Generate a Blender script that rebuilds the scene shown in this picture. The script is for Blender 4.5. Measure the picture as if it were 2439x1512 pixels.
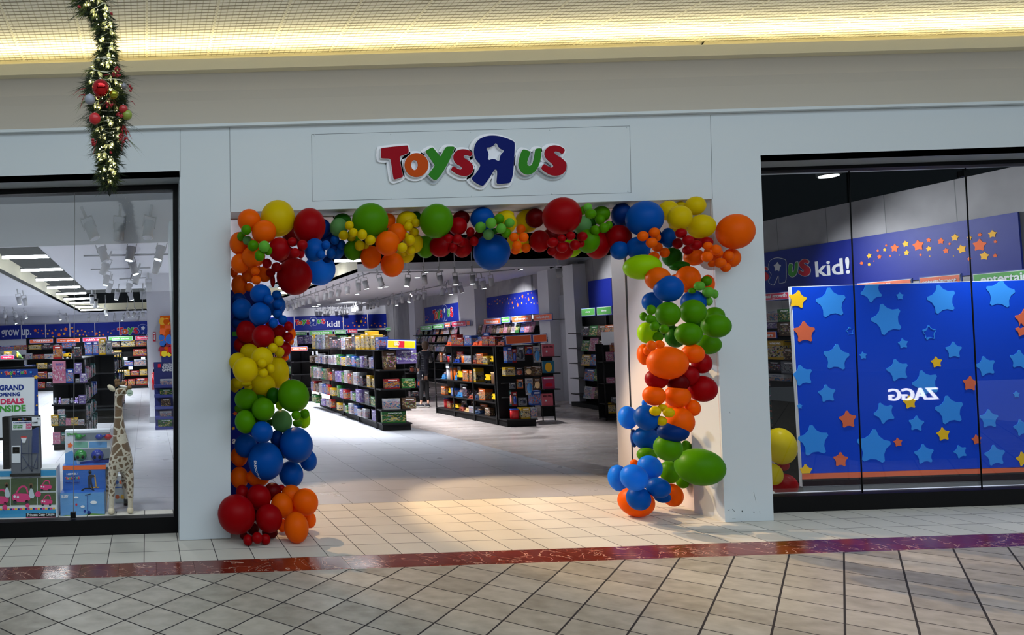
import bpy, bmesh, math, random
from mathutils import Vector, Matrix
# ------------------------------------------------------------------ clear
for o in list(bpy.data.objects): bpy.data.objects.remove(o, do_unlink=True)
SC = bpy.context.scene
COL = SC.collection
PI = math.pi
# ------------------------------------------------------------------ camera (fitted to the floor tiles and the front of the shop)
W, H = 2439, 1512
F, CX, CY = 1665.26, 361.75, 756.0
YAW, PITCH, ROLL = 0.0083, 0.0394, -0.0312
EYE = Vector((0.9942, -5.8377, 1.7889))
_f = Vector((math.sin(YAW)*math.cos(PITCH), math.cos(YAW)*math.cos(PITCH), math.sin(PITCH)))
_r0 = Vector((math.cos(YAW), -math.sin(YAW), 0)); _u0 = _r0.cross(_f)
RT = _r0*math.cos(ROLL) + _u0*math.sin(ROLL); UP = -_r0*math.sin(ROLL) + _u0*math.cos(ROLL)
cd = bpy.data.cameras.new('camera'); cam = bpy.data.objects.new('camera', cd); COL.objects.link(cam)
cd.sensor_width = 36; cd.lens = F/W*36; cd.shift_x = (W/2-CX)/W; cd.shift_y = (CY-H/2)/W
cd.clip_end = 200; cd.clip_start = .05
cam.matrix_world = Matrix(((RT.x, UP.x, -_f.x, EYE.x), (RT.y, UP.y, -_f.y, EYE.y), (RT.z, UP.z, -_f.z, EYE.z), (0, 0, 0, 1)))
SC.camera = cam
SC.view_settings.view_transform = 'Standard'; SC.view_settings.look = 'None'
SC.view_settings.gamma = 1; SC.view_settings.use_curve_mapping = False
SC.view_settings.exposure = 0.4
SC.cycles.use_denoising = True
SC.cycles.max_bounces = 8; SC.cycles.transparent_max_bounces = 12
SC.cycles.sample_clamp_indirect = 4
# ------------------------------------------------------------------ world and large lights
wd = bpy.data.worlds.new('world'); SC.world = wd; wd.use_nodes = True
bg = wd.node_tree.nodes['Background']; bg.inputs[0].default_value = (0.72, 0.86, 1.0, 1); bg.inputs[1].default_value = 0.30
def area(name, loc, rot, sx, sy, power, col, spread=PI):
    l = bpy.data.lights.new(name, 'AREA'); l.shape = 'RECTANGLE'; l.size = sx; l.size_y = sy; l.energy = power; l.color = col; l.spread = spread
    o = bpy.data.objects.new(name, l); o.location = loc; o.rotation_euler = rot; COL.objects.link(o); return o
def spot(name, loc, target, power, col, angle=60, blend=.6, rad=.05):
    l = bpy.data.lights.new(name, 'SPOT'); l.energy = power; l.color = col; l.spot_size = math.radians(angle); l.spot_blend = blend; l.shadow_soft_size = rad; l.specular_factor = .3
    o = bpy.data.objects.new(name, l); o.location = loc; COL.objects.link(o)
    o.rotation_euler = (Vector(target)-Vector(loc)).to_track_quat('-Z', 'Y').to_euler(); return o
area('skylight_lamp', (4, -7.5, 6.6), (math.radians(14), 0, 0), 12, 4, 330, (.82, .93, 1.0))              # mall skylight over the concourse
o_ = area('front_fill_lamp', (4, -12.0, 4.6), (math.radians(90), 0, 0), 18, 2.6, 170, (.86, .94, 1.0)); o_.data.specular_factor = .4   # added fill from out of view, brightens the bulkhead and shop front
area('cove_lamp', (6, .80, 4.47), (math.radians(220), 0, 0), 30, .10, 82, (1.0, .87, .50))           # hidden strip in the ceiling cove
spot('entry_lamp_warm_a', (2.3, 3.2, 3.25), (4.0, 1.1, 0), 300, (1, .64, .34), 62, .35, .03)
spot('entry_lamp_warm_b', (3.9, 3.4, 3.25), (5.6, 1.0, 0), 480, (1, .68, .36), 60, .35, .03)
spot('entry_lamp_cool', (3.4, 4.2, 3.3), (6.0, .8, .9), 260, (.95, .95, 1), 46, .4, .03)
# ------------------------------------------------------------------ pixel helpers
def ray(x, y): return RT*((x-CX)/F) - UP*((y-CY)/F) + _f
class Plane:
    """vertical plane through P0, horizontal unit u; n faces the viewer"""
    def __init__(s, p0, u):
        s.p = Vector((p0[0], p0[1], 0)); s.u = Vector((u[0], u[1], 0)).normalized(); s.n = Vector((s.u.y, -s.u.x, 0))
    def hit(s, x, y):
        d = ray(x, y); t = (s.p-EYE).dot(s.n)/d.dot(s.n); return EYE+d*t
    def loc(s, x, y):
        q = s.hit(x, y)-s.p; return (q.dot(s.u), q.z)
    def mat(s, off=0.0, org=(0, 0)):
        o = s.p + s.n*off + s.u*org[0] + Vector((0, 0, org[1]))
        return Matrix(((s.u.x, 0, s.n.x, o.x), (s.u.y, 0, s.n.y, o.y), (0, 1, 0, o.z), (0, 0, 0, 1)))
    def scale(s, x, y): return abs(s.hit(x, y-5).z-s.hit(x, y+5).z)/10.
def YP(y): return Plane((0, y), (1, 0))
def atY(x, y, Y): return YP(Y).hit(x, y)
def atZ(x, y, z=0.0): d = ray(x, y); return EYE+d*((z-EYE.z)/d.z)
# ------------------------------------------------------------------ materials
def lin(r, g, b):
    f = lambda v: ((v/255)/12.92) if v/255 <= .04045 else (((v/255)+.055)/1.055)**2.4
    return (f(r), f(g), f(b), 1)
MATS = {}
def mat(name, col, rough=.5, metal=0., spec=.5, emit=None, es=0., coat=0.):
    if name in MATS: return MATS[name]
    m = bpy.data.materials.new(name); m.use_nodes = True; b = m.node_tree.nodes['Principled BSDF']
    b.inputs['Base Color'].default_value = col; b.inputs['Roughness'].default_value = rough; b.inputs['Metallic'].default_value = metal
    b.inputs['Specular IOR Level'].default_value = spec; b.inputs['Coat Weight'].default_value = coat
    if emit: b.inputs['Emission Color'].default_value = emit; b.inputs['Emission Strength'].default_value = es
    # faint procedural surface variation
    nt = m.node_tree; n = nt.nodes.new('ShaderNodeTexNoise'); n.inputs['Scale'].default_value = 35
    mx = nt.nodes.new('ShaderNodeMapRange'); mx.inputs['To Min'].default_value = max(0, rough-.05); mx.inputs['To Max'].default_value = min(1, rough+.05)
    nt.links.new(n.outputs['Fac'], mx.inputs['Value']); nt.links.new(mx.outputs['Result'], b.inputs['Roughness'])
    MATS[name] = m; return m
def nd(nt, t, **kw):
    n = nt.nodes.new(t)
    for k, v in kw.items():
        if k.startswith('i_'): n.inputs[k[2:]].default_value = v
        elif k.startswith('n_'): n.inputs[int(k[2:])].default_value = v
        else: setattr(n, k, v)
    return n
def mth(nt, op, a, b=None, c=None):
    n = nt.nodes.new('ShaderNodeMath'); n.operation = op
    for i, v in enumerate((a, b, c)):
        if v is None: continue
        if isinstance(v, (int, float)): n.inputs[i].default_value = v
        else: nt.links.new(v, n.inputs[i])
    return n.outputs[0]
def mixc(nt, f, a, b):
    n = nt.nodes.new('ShaderNodeMix'); n.data_type = 'RGBA'
    for i, v in ((0, f), (6, a), (7, b)):
        if isinstance(v, (int, float, tuple)): n.inputs[i].default_value = v
        else: nt.links.new(v, n.inputs[i])
    return n.outputs[2]
def tile_mat(name, c1, c2, grout, sx, sy, rot=0., ox=0., oy=0., gw=.008, rough=.25, vein=None, streak=1., spec=.5, mottle=7.):
    m = bpy.data.materials.new(name); m.use_nodes = True; nt = m.node_tree; b = nt.nodes['Principled BSDF']; L = nt.links
    tc = nd(nt, 'ShaderNodeTexCoord'); sp = nd(nt, 'ShaderNodeSeparateXYZ'); L.new(tc.outputs['Object'], sp.inputs[0])
    X = mth(nt, 'SUBTRACT', sp.outputs[0], ox); Y = mth(nt, 'SUBTRACT', sp.outputs[1], oy); c, s = math.cos(rot), math.sin(rot)
    u = mth(nt, 'ADD', mth(nt, 'MULTIPLY', X, c), mth(nt, 'MULTIPLY', Y, s)); v = mth(nt, 'ADD', mth(nt, 'MULTIPLY', X, -s), mth(nt, 'MULTIPLY', Y, c))
    U = mth(nt, 'DIVIDE', u, sx); V = mth(nt, 'DIVIDE', v, sy)
    du = mth(nt, 'MULTIPLY', mth(nt, 'SUBTRACT', .5, mth(nt, 'ABSOLUTE', mth(nt, 'SUBTRACT', mth(nt, 'FRACT', U), .5))), sx)
    dv = mth(nt, 'MULTIPLY', mth(nt, 'SUBTRACT', .5, mth(nt, 'ABSOLUTE', mth(nt, 'SUBTRACT', mth(nt, 'FRACT', V), .5))), sy)
    g = mth(nt, 'LESS_THAN', mth(nt, 'MINIMUM', du, dv), gw/2)
    cb = nd(nt, 'ShaderNodeCombineXYZ'); L.new(mth(nt, 'FLOOR', U), cb.inputs[0]); L.new(mth(nt, 'FLOOR', V), cb.inputs[1])
    wn = nd(nt, 'ShaderNodeTexWhiteNoise', noise_dimensions='3D'); L.new(cb.outputs[0], wn.inputs['Vector'])
    mp = nd(nt, 'ShaderNodeMapping'); mp.inputs['Scale'].default_value = (1, streak, 1) if streak >= 1 else (streak, 2.5, 1); mp.inputs['Rotation'].default_value = (0, 0, rot if streak >= 1 else 0); L.new(tc.outputs['Object'], mp.inputs[0])
    off = nd(nt, 'ShaderNodeVectorMath', operation='ADD'); L.new(mp.outputs[0], off.inputs[0]); L.new(wn.outputs['Color'], off.inputs[1])
    no = nd(nt, 'ShaderNodeTexNoise', i_Scale=mottle, i_Detail=6.); L.new(off.outputs[0], no.inputs['Vector'])
    fac = mth(nt, 'ADD', mth(nt, 'MULTIPLY', wn.outputs['Value'], .45), mth(nt, 'MULTIPLY', mth(nt, 'SUBTRACT', no.outputs['Fac'], .3), 1.3))
    fc = nd(nt, 'ShaderNodeClamp'); L.new(fac, fc.inputs[0])
    col = mixc(nt, fc.outputs[0], c1, c2)
    if vein:
        ms = nd(nt, 'ShaderNodeTexNoise', i_Scale=3.2, i_Detail=5., i_Distortion=1.6); L.new(off.outputs[0], ms.inputs['Vector'])
        vv = mth(nt, 'LESS_THAN', mth(nt, 'ABSOLUTE', mth(nt, 'SUBTRACT', ms.outputs['Fac'], .5)), .006)
        col = mixc(nt, mth(nt, 'MULTIPLY', vv, .7), col, vein)
    col = mixc(nt, g, col, grout)
    L.new(col, b.inputs['Base Color']); b.inputs['Specular IOR Level'].default_value = spec
    r = mth(nt, 'ADD', mth(nt, 'MULTIPLY', no.outputs['Fac'], .16), rough-.08); L.new(mth(nt, 'MAXIMUM', r, mth(nt, 'MULTIPLY', g, .8)), b.inputs['Roughness'])
    bp = nd(nt, 'ShaderNodeBump', i_Strength=.25, i_Distance=.002); L.new(mth(nt, 'SUBTRACT', 1., g), bp.inputs['Height']); L.new(bp.outputs[0], b.inputs['Normal'])
    MATS[name] = m; return m
def glass_mat(name, ior=1.5, tint=(.93, .95, .95, 1), boost=1.):
    m = bpy.data.materials.new(name); m.use_nodes = True; nt = m.node_tree; nt.nodes.remove(nt.nodes['Principled BSDF'])
    out = nt.nodes['Material Output']; t = nd(nt, 'ShaderNodeBsdfTransparent', i_Color=tint); g = nd(nt, 'ShaderNodeBsdfGlossy', i_Roughness=0.0, i_Color=(1, 1, 1, 1))
    fr = nd(nt, 'ShaderNodeLayerWeight', i_Blend=.5); mx = nd(nt, 'ShaderNodeMixShader')
    f5 = mth(nt, 'POWER', fr.outputs['Facing'], 5.); nt.links.new(mth(nt, 'MULTIPLY', mth(nt, 'ADD', mth(nt, 'MULTIPLY', f5, .9), .024), boost), mx.inputs[0]); nt.links.new(t.outputs[0], mx.inputs[1]); nt.links.new(g.outputs[0], mx.inputs[2]); nt.links.new(mx.outputs[0], out.inputs[0])
    return m
def latex(name, col):
    m = bpy.data.materials.new(name); m.use_nodes = True; nt = m.node_tree; b = nt.nodes['Principled BSDF']; out = nt.nodes['Material Output']
    b.inputs['Base Color'].default_value = col; b.inputs['Roughness'].default_value = .38; b.inputs['Specular IOR Level'].default_value = .12
    no = nd(nt, 'ShaderNodeTexNoise', i_Scale=6.); mr = nd(nt, 'ShaderNodeMapRange'); mr.inputs['To Min'].default_value = .32; mr.inputs['To Max'].default_value = .46
    nt.links.new(no.outputs['Fac'], mr.inputs['Value']); nt.links.new(mr.outputs[0], b.inputs['Roughness'])
    t = nd(nt, 'ShaderNodeBsdfTranslucent', i_Color=tuple(min(1, v**.8) for v in col[:3])+(1,)); mx = nd(nt, 'ShaderNodeMixShader'); mx.inputs[0].default_value = .34
    nt.links.new(b.outputs[0], mx.inputs[1]); nt.links.new(t.outputs[0], mx.inputs[2]); nt.links.new(mx.outputs[0], out.inputs[0]); return m
BAL = dict(R=('red', (.36, .0, .003, 1)), r=('dark red', (.15, .0, .001, 1)), O=('orange', (.90, .145, .0, 1)), Y=('yellow', (.72, .55, .0, 1)),
           G=('green', (.085, .30, .0, 1)), d=('dark green', (.015, .13, .003, 1)), L=('light green', (.15, .48, .05, 1)), m=('sage green', (.13, .33, .10, 1)),
           l=('lime green', (.33, .62, .0, 1)), B=('blue', (.0, .095, .46, 1)), b=('dark blue', (.0, .035, .22, 1)), S=('lit blue', (.01, .22, .90, 1)))  # the brighter blue has the light on and through the latex put into it
BM = {k: latex('latex_'+v[0].replace(' ', '_'), v[1]) for k, v in BAL.items()}
M_white = mat('panel_white', lin(208, 216, 220), .5, spec=.3)
M_seam = mat('panel_seam', lin(120, 126, 130), .7)
M_bulk = mat('bulkhead_paint', lin(202, 195, 184), .8)
M_cream = mat('cream_paint', lin(236, 228, 200), .7)
M_black = mat('black_metal', (.003, .003, .0035, 1), .5, spec=.15)
M_shelf = mat('shelf_black', (.0025, .0025, .003, 1), .6, spec=.2)
M_shelf_edge = mat('shelf_edge', (.007, .007, .008, 1), .45, spec=.25)
M_int = mat('store_white', lin(222, 222, 230), .75)
M_spot = mat('spot_grey', lin(176, 176, 180), .5)
M_pink = mat('soffit_paint', lin(216, 200, 196), .18)
M_dark = mat('dark_ceiling', (.002, .002, .002, 1), .9, spec=.0)
M_navy = mat('banner_navy', lin(12, 34, 138), .5, spec=.2)
M_navy2 = mat('sign_navy', lin(32, 60, 150), .4)
M_print = mat('poster_blue', lin(8, 68, 205), .35, spec=.3)
M_print_l = mat('poster_light_blue', lin(58, 148, 240), .35, spec=.3)
M_so = mat('print_orange', lin(242, 108, 48), .6, spec=.2)
M_sy = mat('print_yellow', lin(250, 188, 50), .6, spec=.2)
M_sr = mat('print_red', lin(205, 28, 52), .6, spec=.2)
M_sg = mat('print_green', lin(72, 166, 62), .6, spec=.2)
M_sw = mat('print_white', lin(238, 240, 246), .6, spec=.2)
M_sb = mat('print_blue', lin(24, 50, 140), .6, spec=.2)
M_lo = mat('print_dark_orange', lin(220, 100, 36), .6, spec=.2)
M_pk = mat('print_pink', lin(226, 60, 128), .6, spec=.2)
M_signo = mat('sign_orange', lin(232, 98, 48), .4); M_signg = mat('sign_green', lin(84, 172, 76), .4); M_signr = mat('sign_crimson', lin(205, 38, 80), .4)
M_tube = mat('tube_glow', (1, 1, 1, 1), .5, emit=(.93, .97, 1, 1), es=30)
M_lens_on = mat('lens_glow', (1, 1, 1, 1), .5, emit=(.88, .98, 1, 1), es=14)
M_lens_off = mat('lens_off', lin(150, 150, 155), .2, .6)
M_chrome = mat('chrome', (.8, .8, .82, 1), .12, 1.)
M_glass = glass_mat('window_glass', 1.5, boost=1.3)
M_cloche = glass_mat('clear_plastic', 1.4)
# ------------------------------------------------------------------ object helpers
def tag(o, label=None, cat=None, group=None, kind=None):
    if label: o['label'] = label
    if cat: o['category'] = cat
    if group: o['group'] = group
    if kind: o['kind'] = kind
    return o
def empty(name, loc=(0, 0, 0), rz=0):
    o = bpy.data.objects.new(name, None); COL.objects.link(o); o.location = loc; o.rotation_euler = (0, 0, rz); o.empty_display_size = .1; return o
def link(name, data, parent=None, m=None, world=None):
    o = bpy.data.objects.new(name, data); COL.objects.link(o)
    if m is not None:
        for x in (m if isinstance(m, (list, tuple)) else [m]): data.materials.append(x)
    if world is not None: o.matrix_world = world
    if parent is not None:
        o.parent = parent; o.matrix_parent_inverse = PINV(parent)
    return o
def meshify(o):
    """turn a curve or text object into a mesh object"""
    bpy.context.view_layer.update(); dg = bpy.context.evaluated_depsgraph_get()
    me = bpy.data.meshes.new_from_object(o.evaluated_get(dg)); n = bpy.data.objects.new('x', me); COL.objects.link(n)
    nm = o.name; mw = o.matrix_world.copy(); pa = o.parent; old = o.data; bpy.data.objects.remove(o); bpy.data.curves.remove(old)
    n.name = nm; me.name = nm; n.matrix_world = mw
    if pa is not None: n.parent = pa; n.matrix_parent_inverse = PINV(pa); n.matrix_basis = mw
    return n
def PINV(p):
    mtx = Matrix.LocRotScale(p.location, p.rotation_euler, p.scale)
    if p.parent: mtx = WM(p.parent) @ mtx
    return mtx.inverted()
def WM(p):
    mtx = Matrix.LocRotScale(p.location, p.rotation_euler, p.scale)
    return (WM(p.parent) @ p.matrix_parent_inverse @ mtx) if p.parent else mtx
class MB:
    def __init__(s): s.bm = bmesh.new()
    def box(s, a, b, mi=0, M=None):
        x0, y0, z0 = a; x1, y1, z1 = b
        vs = [s.bm.verts.new(((M @ Vector(p)) if M else p)) for p in ((x0, y0, z0), (x1, y0, z0), (x1, y1, z0), (x0, y1, z0), (x0, y0, z1), (x1, y0, z1), (x1, y1, z1), (x0, y1, z1))]
        for f in ((0, 3, 2, 1), (4, 5, 6, 7), (0, 1, 5, 4), (1, 2, 6, 5), (2, 3, 7, 6), (3, 0, 4, 7)):
            s.bm.faces.new([vs[i] for i in f]).material_index = mi
        return s
    def prism(s, pts, dv, mi=0):
        """polygon (3-D points) extruded by dv"""
        dv = Vector(dv); a = [s.bm.verts.new(p) for p in pts]; b = [s.bm.verts.new(Vector(p)+dv) for p in pts]; n = len(pts)
        fs = [s.bm.faces.new(a), s.bm.faces.new(b[::-1])]
        for i in range(n): fs.append(s.bm.faces.new((a[i], b[i], b[(i+1) % n], a[(i+1) % n])))
        for f in fs: f.material_index = mi
        return s
    def tube(s, p, q, r, r2=None, seg=12, mi=0, cap=True):
        p = Vector(p); q = Vector(q); r2 = r if r2 is None else r2; d = (q-p); k = d.to_track_quat('Z', 'Y')
        A = [s.bm.verts.new(p+k @ Vector((r*math.cos(2*PI*i/seg), r*math.sin(2*PI*i/seg), 0))) for i in range(seg)]
        B = [s.bm.verts.new(q+k @ Vector((r2*math.cos(2*PI*i/seg), r2*math.sin(2*PI*i/seg), 0))) for i in range(seg)]
        for i in range(seg):
            f = s.bm.faces.new((A[i], A[(i+1) % seg], B[(i+1) % seg], B[i])); f.smooth = True; f.material_index = mi
        if cap:
            s.bm.faces.new(A[::-1]).material_index = mi; s.bm.faces.new(B).material_index = mi
        return s
    def ell(s, c, rx, ry, rz, u=16, v=10, mi=0, M=None):
        c = Vector(c); rows = []
        for j in range(v+1):
            t = PI*j/v
            if j in (0, v): pp = [Vector((0, 0, rz*math.cos(t)))]
            else: pp = [Vector((rx*math.sin(t)*math.cos(2*PI*i/u), ry*math.sin(t)*math.sin(2*PI*i/u), rz*math.cos(t))) for i in range(u)]
            rows.append([s.bm.verts.new(c+((M @ x) if M else x)) for x in pp])
        for j in range(v):
            a, b = rows[j], rows[j+1]
            for i in range(u):
                k = (i+1) % u
                vs = (a[0], b[i], b[k]) if len(a) == 1 else (a[i], b[0], a[k]) if len(b) == 1 else (a[i], b[i], b[k], a[k])
                f = s.bm.faces.new(vs); f.smooth = True; f.material_index = mi
        return s
    def build(s, name, m, parent=None, world=None):
        bmesh.ops.recalc_face_normals(s.bm, faces=s.bm.faces)
        me = bpy.data.meshes.new(name); s.bm.to_mesh(me); s.bm.free(); return link(name, me, parent, m, world)
def struct(o): o['kind'] = 'structure'; return o
def smooth_loop(p, it=2):
    for _ in range(it):
        q = []
        for i in range(len(p)):
            a, b = p[i], p[(i+1) % len(p)]
            q += [(a[0]*.75+b[0]*.25, a[1]*.75+b[1]*.25), (a[0]*.25+b[0]*.75, a[1]*.25+b[1]*.75)]
        p = q
    return p
def flat(name, loops, mats, parent=None, world=None, extrude=.002, offset=0.):
    """filled flat shapes; loops = [(points, material index)]"""
    cu = bpy.data.curves.new(name, 'CURVE'); cu.dimensions = '2D'; cu.fill_mode = 'BOTH'; cu.extrude = extrude; cu.offset = offset
    for x in (mats if isinstance(mats, (list, tuple)) else [mats]): cu.materials.append(x)
    for pts, mi in loops:
        s = cu.splines.new('POLY'); s.points.add(len(pts)-1)
        for i, p in enumerate(pts): s.points[i].co = (p[0], p[1], 0, 1)
        s.use_cyclic_u = True; s.material_index = mi
    o = link(name, cu, None, None, world); o = meshify(o)
    if parent is not None: o.parent = parent; o.matrix_parent_inverse = PINV(parent)
    return o
def text(s, w, h, m, parent, world, name='lettering', bold=.02, extrude=.002, keep=True):
    """text fitted into a w by h box whose lower left corner is the local origin"""
    cu = bpy.data.curves.new(name, 'FONT'); cu.body = s; cu.size = 1; cu.offset = bold; cu.resolution_u = 3
    o = link(name, cu, None, m); bpy.context.view_layer.update()
    bb = [Vector(c) for c in o.bound_box]; x0 = min(c.x for c in bb); x1 = max(c.x for c in bb); y0 = min(c.y for c in bb); y1 = max(c.y for c in bb)
    sx = w/max(x1-x0, .01); sy = h/max(y1-y0, .01); cu.extrude = extrude/max(sx, .001)*0+extrude
    o.matrix_world = world @ Matrix.Translation((-x0*sx, -y0*sy, 0)) @ Matrix.Diagonal((sx, sy, 1, 1))
    o = meshify(o)
    if parent is not None: o.parent = parent; o.matrix_parent_inverse = PINV(parent)
    return o
def star_pts(cx, cy, r, rot=0., inner=.5):
    p = []
    for k in range(10):
        a = rot+PI/2+k*PI/5; q = r if k % 2 == 0 else r*inner; p.append((cx+q*math.cos(a), cy+q*math.sin(a)))
    return smooth_loop(p, 1)
def skin(name, nodes, edges, m, parent=None, world=None, sub=2, root=0):
    me = bpy.data.meshes.new(name); me.from_pydata([n[:3] for n in nodes], edges, []); o = link(name, me, parent, m, world)
    sk = o.modifiers.new('skin', 'SKIN'); sk.use_smooth_shade = True
    for i, n in enumerate(nodes):
        r = n[3] if isinstance(n[3], tuple) else (n[3], n[3]); v = me.skin_vertices[0].data[i]; v.radius = r; v.use_root = (i == root)
    ss = o.modifiers.new('sub', 'SUBSURF'); ss.levels = sub; ss.render_levels = sub; return o
ORD = ['first', 'second', 'third', 'fourth', 'fifth', 'sixth', 'seventh', 'eighth', 'ninth', 'tenth', 'eleventh', 'twelfth', 'thirteenth', 'fourteenth', 'fifteenth', 'sixteenth',
       'seventeenth', 'eighteenth', 'nineteenth', 'twentieth', 'twenty-first', 'twenty-second', 'twenty-third', 'twenty-fourth', 'twenty-fifth', 'twenty-sixth', 'twenty-seventh', 'twenty-eighth', 'twenty-ninth', 'thirtieth'] + ['%d-th' % i for i in range(31, 90)]
random.seed(7)
# ================================================================== SHELL
YF = .624                      # plane of the shop front
FR = YP(YF)
def fp(x, y): return FR.hit(x, y)
s_ = .305
# ---- floors
T_entry = tile_mat('entry_tile', lin(214, 209, 198), lin(196, 192, 182), lin(70, 66, 66), s_, s_, 0, 0, 0, .007, .46, mottle=2., spec=.12)
T_mall = tile_mat('diagonal_tile', lin(190, 182, 168), lin(138, 130, 116), lin(44, 40, 42), s_, s_, PI/4, -.0686, -.3304, .011, .38, streak=1.25, mottle=8., spec=.3)
T_band = tile_mat('marble_band', lin(96, 30, 20), lin(132, 54, 34), lin(50, 24, 20), s_, s_, 0, .1, 0, .003, .16, spec=.35, vein=lin(220, 190, 170), mottle=9.)
T_store = tile_mat('store_tile', lin(176, 178, 184), lin(160, 162, 170), lin(96, 98, 104), .61, .61, 0, .13, 1.83, .006, .3, mottle=2., spec=.3)
T_wood = tile_mat('wood_floor', lin(196, 186, 182), lin(150, 136, 130), lin(120, 108, 104), .19, 1.3, PI/2+.02, 0, 0, .003, .26, streak=.35, mottle=4.)
def floor_poly(name, pts, m, z=0.0, th=.02):
    o = MB().prism([(x, y, z) for x, y in pts], (0, 0, -th)).build(name, m); return struct(o)
floor_poly('floor', [(-9, -12), (16, -12), (16, -.3304), (-9, -.3304)], T_mall)
floor_poly('floor_marble_band', [(-9, -.3304), (16, -.3304), (16, 0), (-9, 0)], T_band)
floor_poly('floor_entry', [(-9, 0), (16, 0), (16, 1.83), (-9, 1.83)], T_entry)
WB = [(6.62, 1.83), (6.5, 3.6), (6.3, 7.3), (6.0, 9.0), (5.8, 31)]
floor_poly('floor_store_tile', [(-9, 1.83)]+WB+[(-9, 31)], T_store)
floor_poly('floor_wood', [WB[0], (20, 1.83), (20, 31)]+WB[::-1][:-1], T_wood)
# ---- shop front (white panels); every corner is taken where the photo shows it on the front plane
def fquad(mb, pts, th=.30, mi=0): mb.prism([fp(x, y) for x, y in pts], (0, th, 0), mi)
TOP = lambda x: 319-.0282*x+.0*x      # top edge line of the panels
mb = MB()
fquad(mb, [(-900, TOP(-900)), (428, TOP(428)), (428, 422), (-900, 463)])
fquad(mb, [(428, TOP(428)), (549, TOP(549)), (549, 1281), (427.5, 1286.5), (428, 422)], .36)
fquad(mb, [(549, TOP(549)), (1692, TOP(1692)), (1697, 473), (549, 505)], .36)
fquad(mb, [(1692, TOP(1692)), (1806, TOP(1806)), (1812, 385), (1843, 1240.5), (1727, 1243), (1697, 473)], .36)
fquad(mb, [(1806, TOP(1806)), (3300, TOP(3300)), (3300, 335), (1812, 385)])
mb.build('wall_front', M_white)['kind'] = 'structure'
mb = MB()
for a, b in (((429, 309), (429, 422)), ((547, 304), (549, 505)), ((1692, 274), (1697, 473)), ((742, 320), (743.5, 479)), ((742, 320), (1500, 300)), ((743.5, 479), (1503, 459)), ((1500, 300), (1503, 459))):
    p, q = fp(*a), fp(*b); mb.tube(p, q, .0022, seg=4)
struct(mb.build('trim_1', M_seam))
mb = MB()
for x, y in ((749, 322), (931, 319), (1121, 314), (1310, 309), (1493, 303), (752, 476), (934, 472), (1124, 467), (1315, 461), (1496, 455)):
    p = fp(x, y); mb.tube(p, p+Vector((0, -.004, 0)), .008, seg=8)
struct(mb.build('trim_2', M_white))
# ledge, bulkhead, crown lip, cove
LED = [(.30, 3.80), (.52, 3.80), (.52, 3.845), (.70, 3.85), (.70, 3.80)]
zt = fp(1200, TOP(1200)).z
mb = MB(); mb.box((-12, .57, zt), (18, 1.0, zt+.02)); mb.box((-12, .60, zt+.02), (18, 1.0, zt+.035))
struct(mb.build('trim_3', M_white))
mb = MB()
prof = [(.86, zt+.035), (.80, zt+.055), (.78, zt+.09), (.77, zt+.14), (.73, zt+.30), (.70, 4.18), (.69, 4.345), (1.2, 4.345), (1.2, zt+.035)]
mb.prism([(-12, y, z) for y, z in prof], (30, 0, 0)); struct(mb.build('wall_bulkhead', M_bulk))
mb = MB(); mb.box((-12, .60, 4.345), (18, .66, 4.45)); mb.box((-12, .66, 4.345), (18, 1.03, 4.37)); struct(mb.build('trim_4', M_cream))
mb = MB(); mb.box((-12, 1.03, 4.34), (18, 1.3, 4.95)); struct(mb.build('wall_cove', M_cream))
# joint seen in the cove wall
p, q = atY(1685, 89, 1.028), atY(1664, 117, .9)
MB().tube(atY(1684, 89, 1.022), atY(1668, 111, 1.022), .006, seg=6).build('trim_5', M_black)['kind'] = 'structure'
# tiled concourse ceiling: coffered lay-in panels
m = bpy.data.materials.new('coffer_tile'); m.use_nodes = True; nt = m.node_tree; b = nt.nodes['Principled BSDF']; L = nt.links
tc = nd(nt, 'ShaderNodeTexCoord'); sp = nd(nt, 'ShaderNodeSeparateXYZ'); L.new(tc.outputs['Object'], sp.inputs[0])
def gridmask(sx, sy, w1, w2, ox=0., oy=0.):
    U = mth(nt, 'FRACT', mth(nt, 'DIVIDE', mth(nt, 'SUBTRACT', sp.outputs[0], ox), sx)); V = mth(nt, 'FRACT', mth(nt, 'DIVIDE', mth(nt, 'SUBTRACT', sp.outputs[1], oy), sy))
    return mth(nt, 'LESS_THAN', U, w1/sx), mth(nt, 'LESS_THAN', V, w2/sy)
c = .61/11
bu, bv = gridmask(.61, .61, .02, .02, -.15); hu, hv = gridmask(c, c, .010, .013)
no = nd(nt, 'ShaderNodeTexNoise', i_Scale=160.); sp2 = mth(nt, 'LESS_THAN', no.outputs['Fac'], .36)
col = mixc(nt, hu, lin(248, 248, 244), lin(218, 216, 206)); col = mixc(nt, hv, col, lin(130, 126, 114)); col = mixc(nt, mth(nt, 'MULTIPLY', sp2, .35), col, lin(150, 146, 130)); col = mixc(nt, bu, col, lin(236, 234, 222))
L.new(col, b.inputs['Base Color']); b.inputs['Roughness'].default_value = .9
hgt = mth(nt, 'SUBTRACT', 1., mth(nt, 'MAXIMUM', hu, hv)); bp = nd(nt, 'ShaderNodeBump', i_Strength=.6, i_Distance=.01); L.new(hgt, bp.inputs['Height']); L.new(bp.outputs[0], b.inputs['Normal'])
MB().box((-12, -.95, 4.655), (18, 1.05, 4.70)).build('ceiling', m)['kind'] = 'structure'
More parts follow.
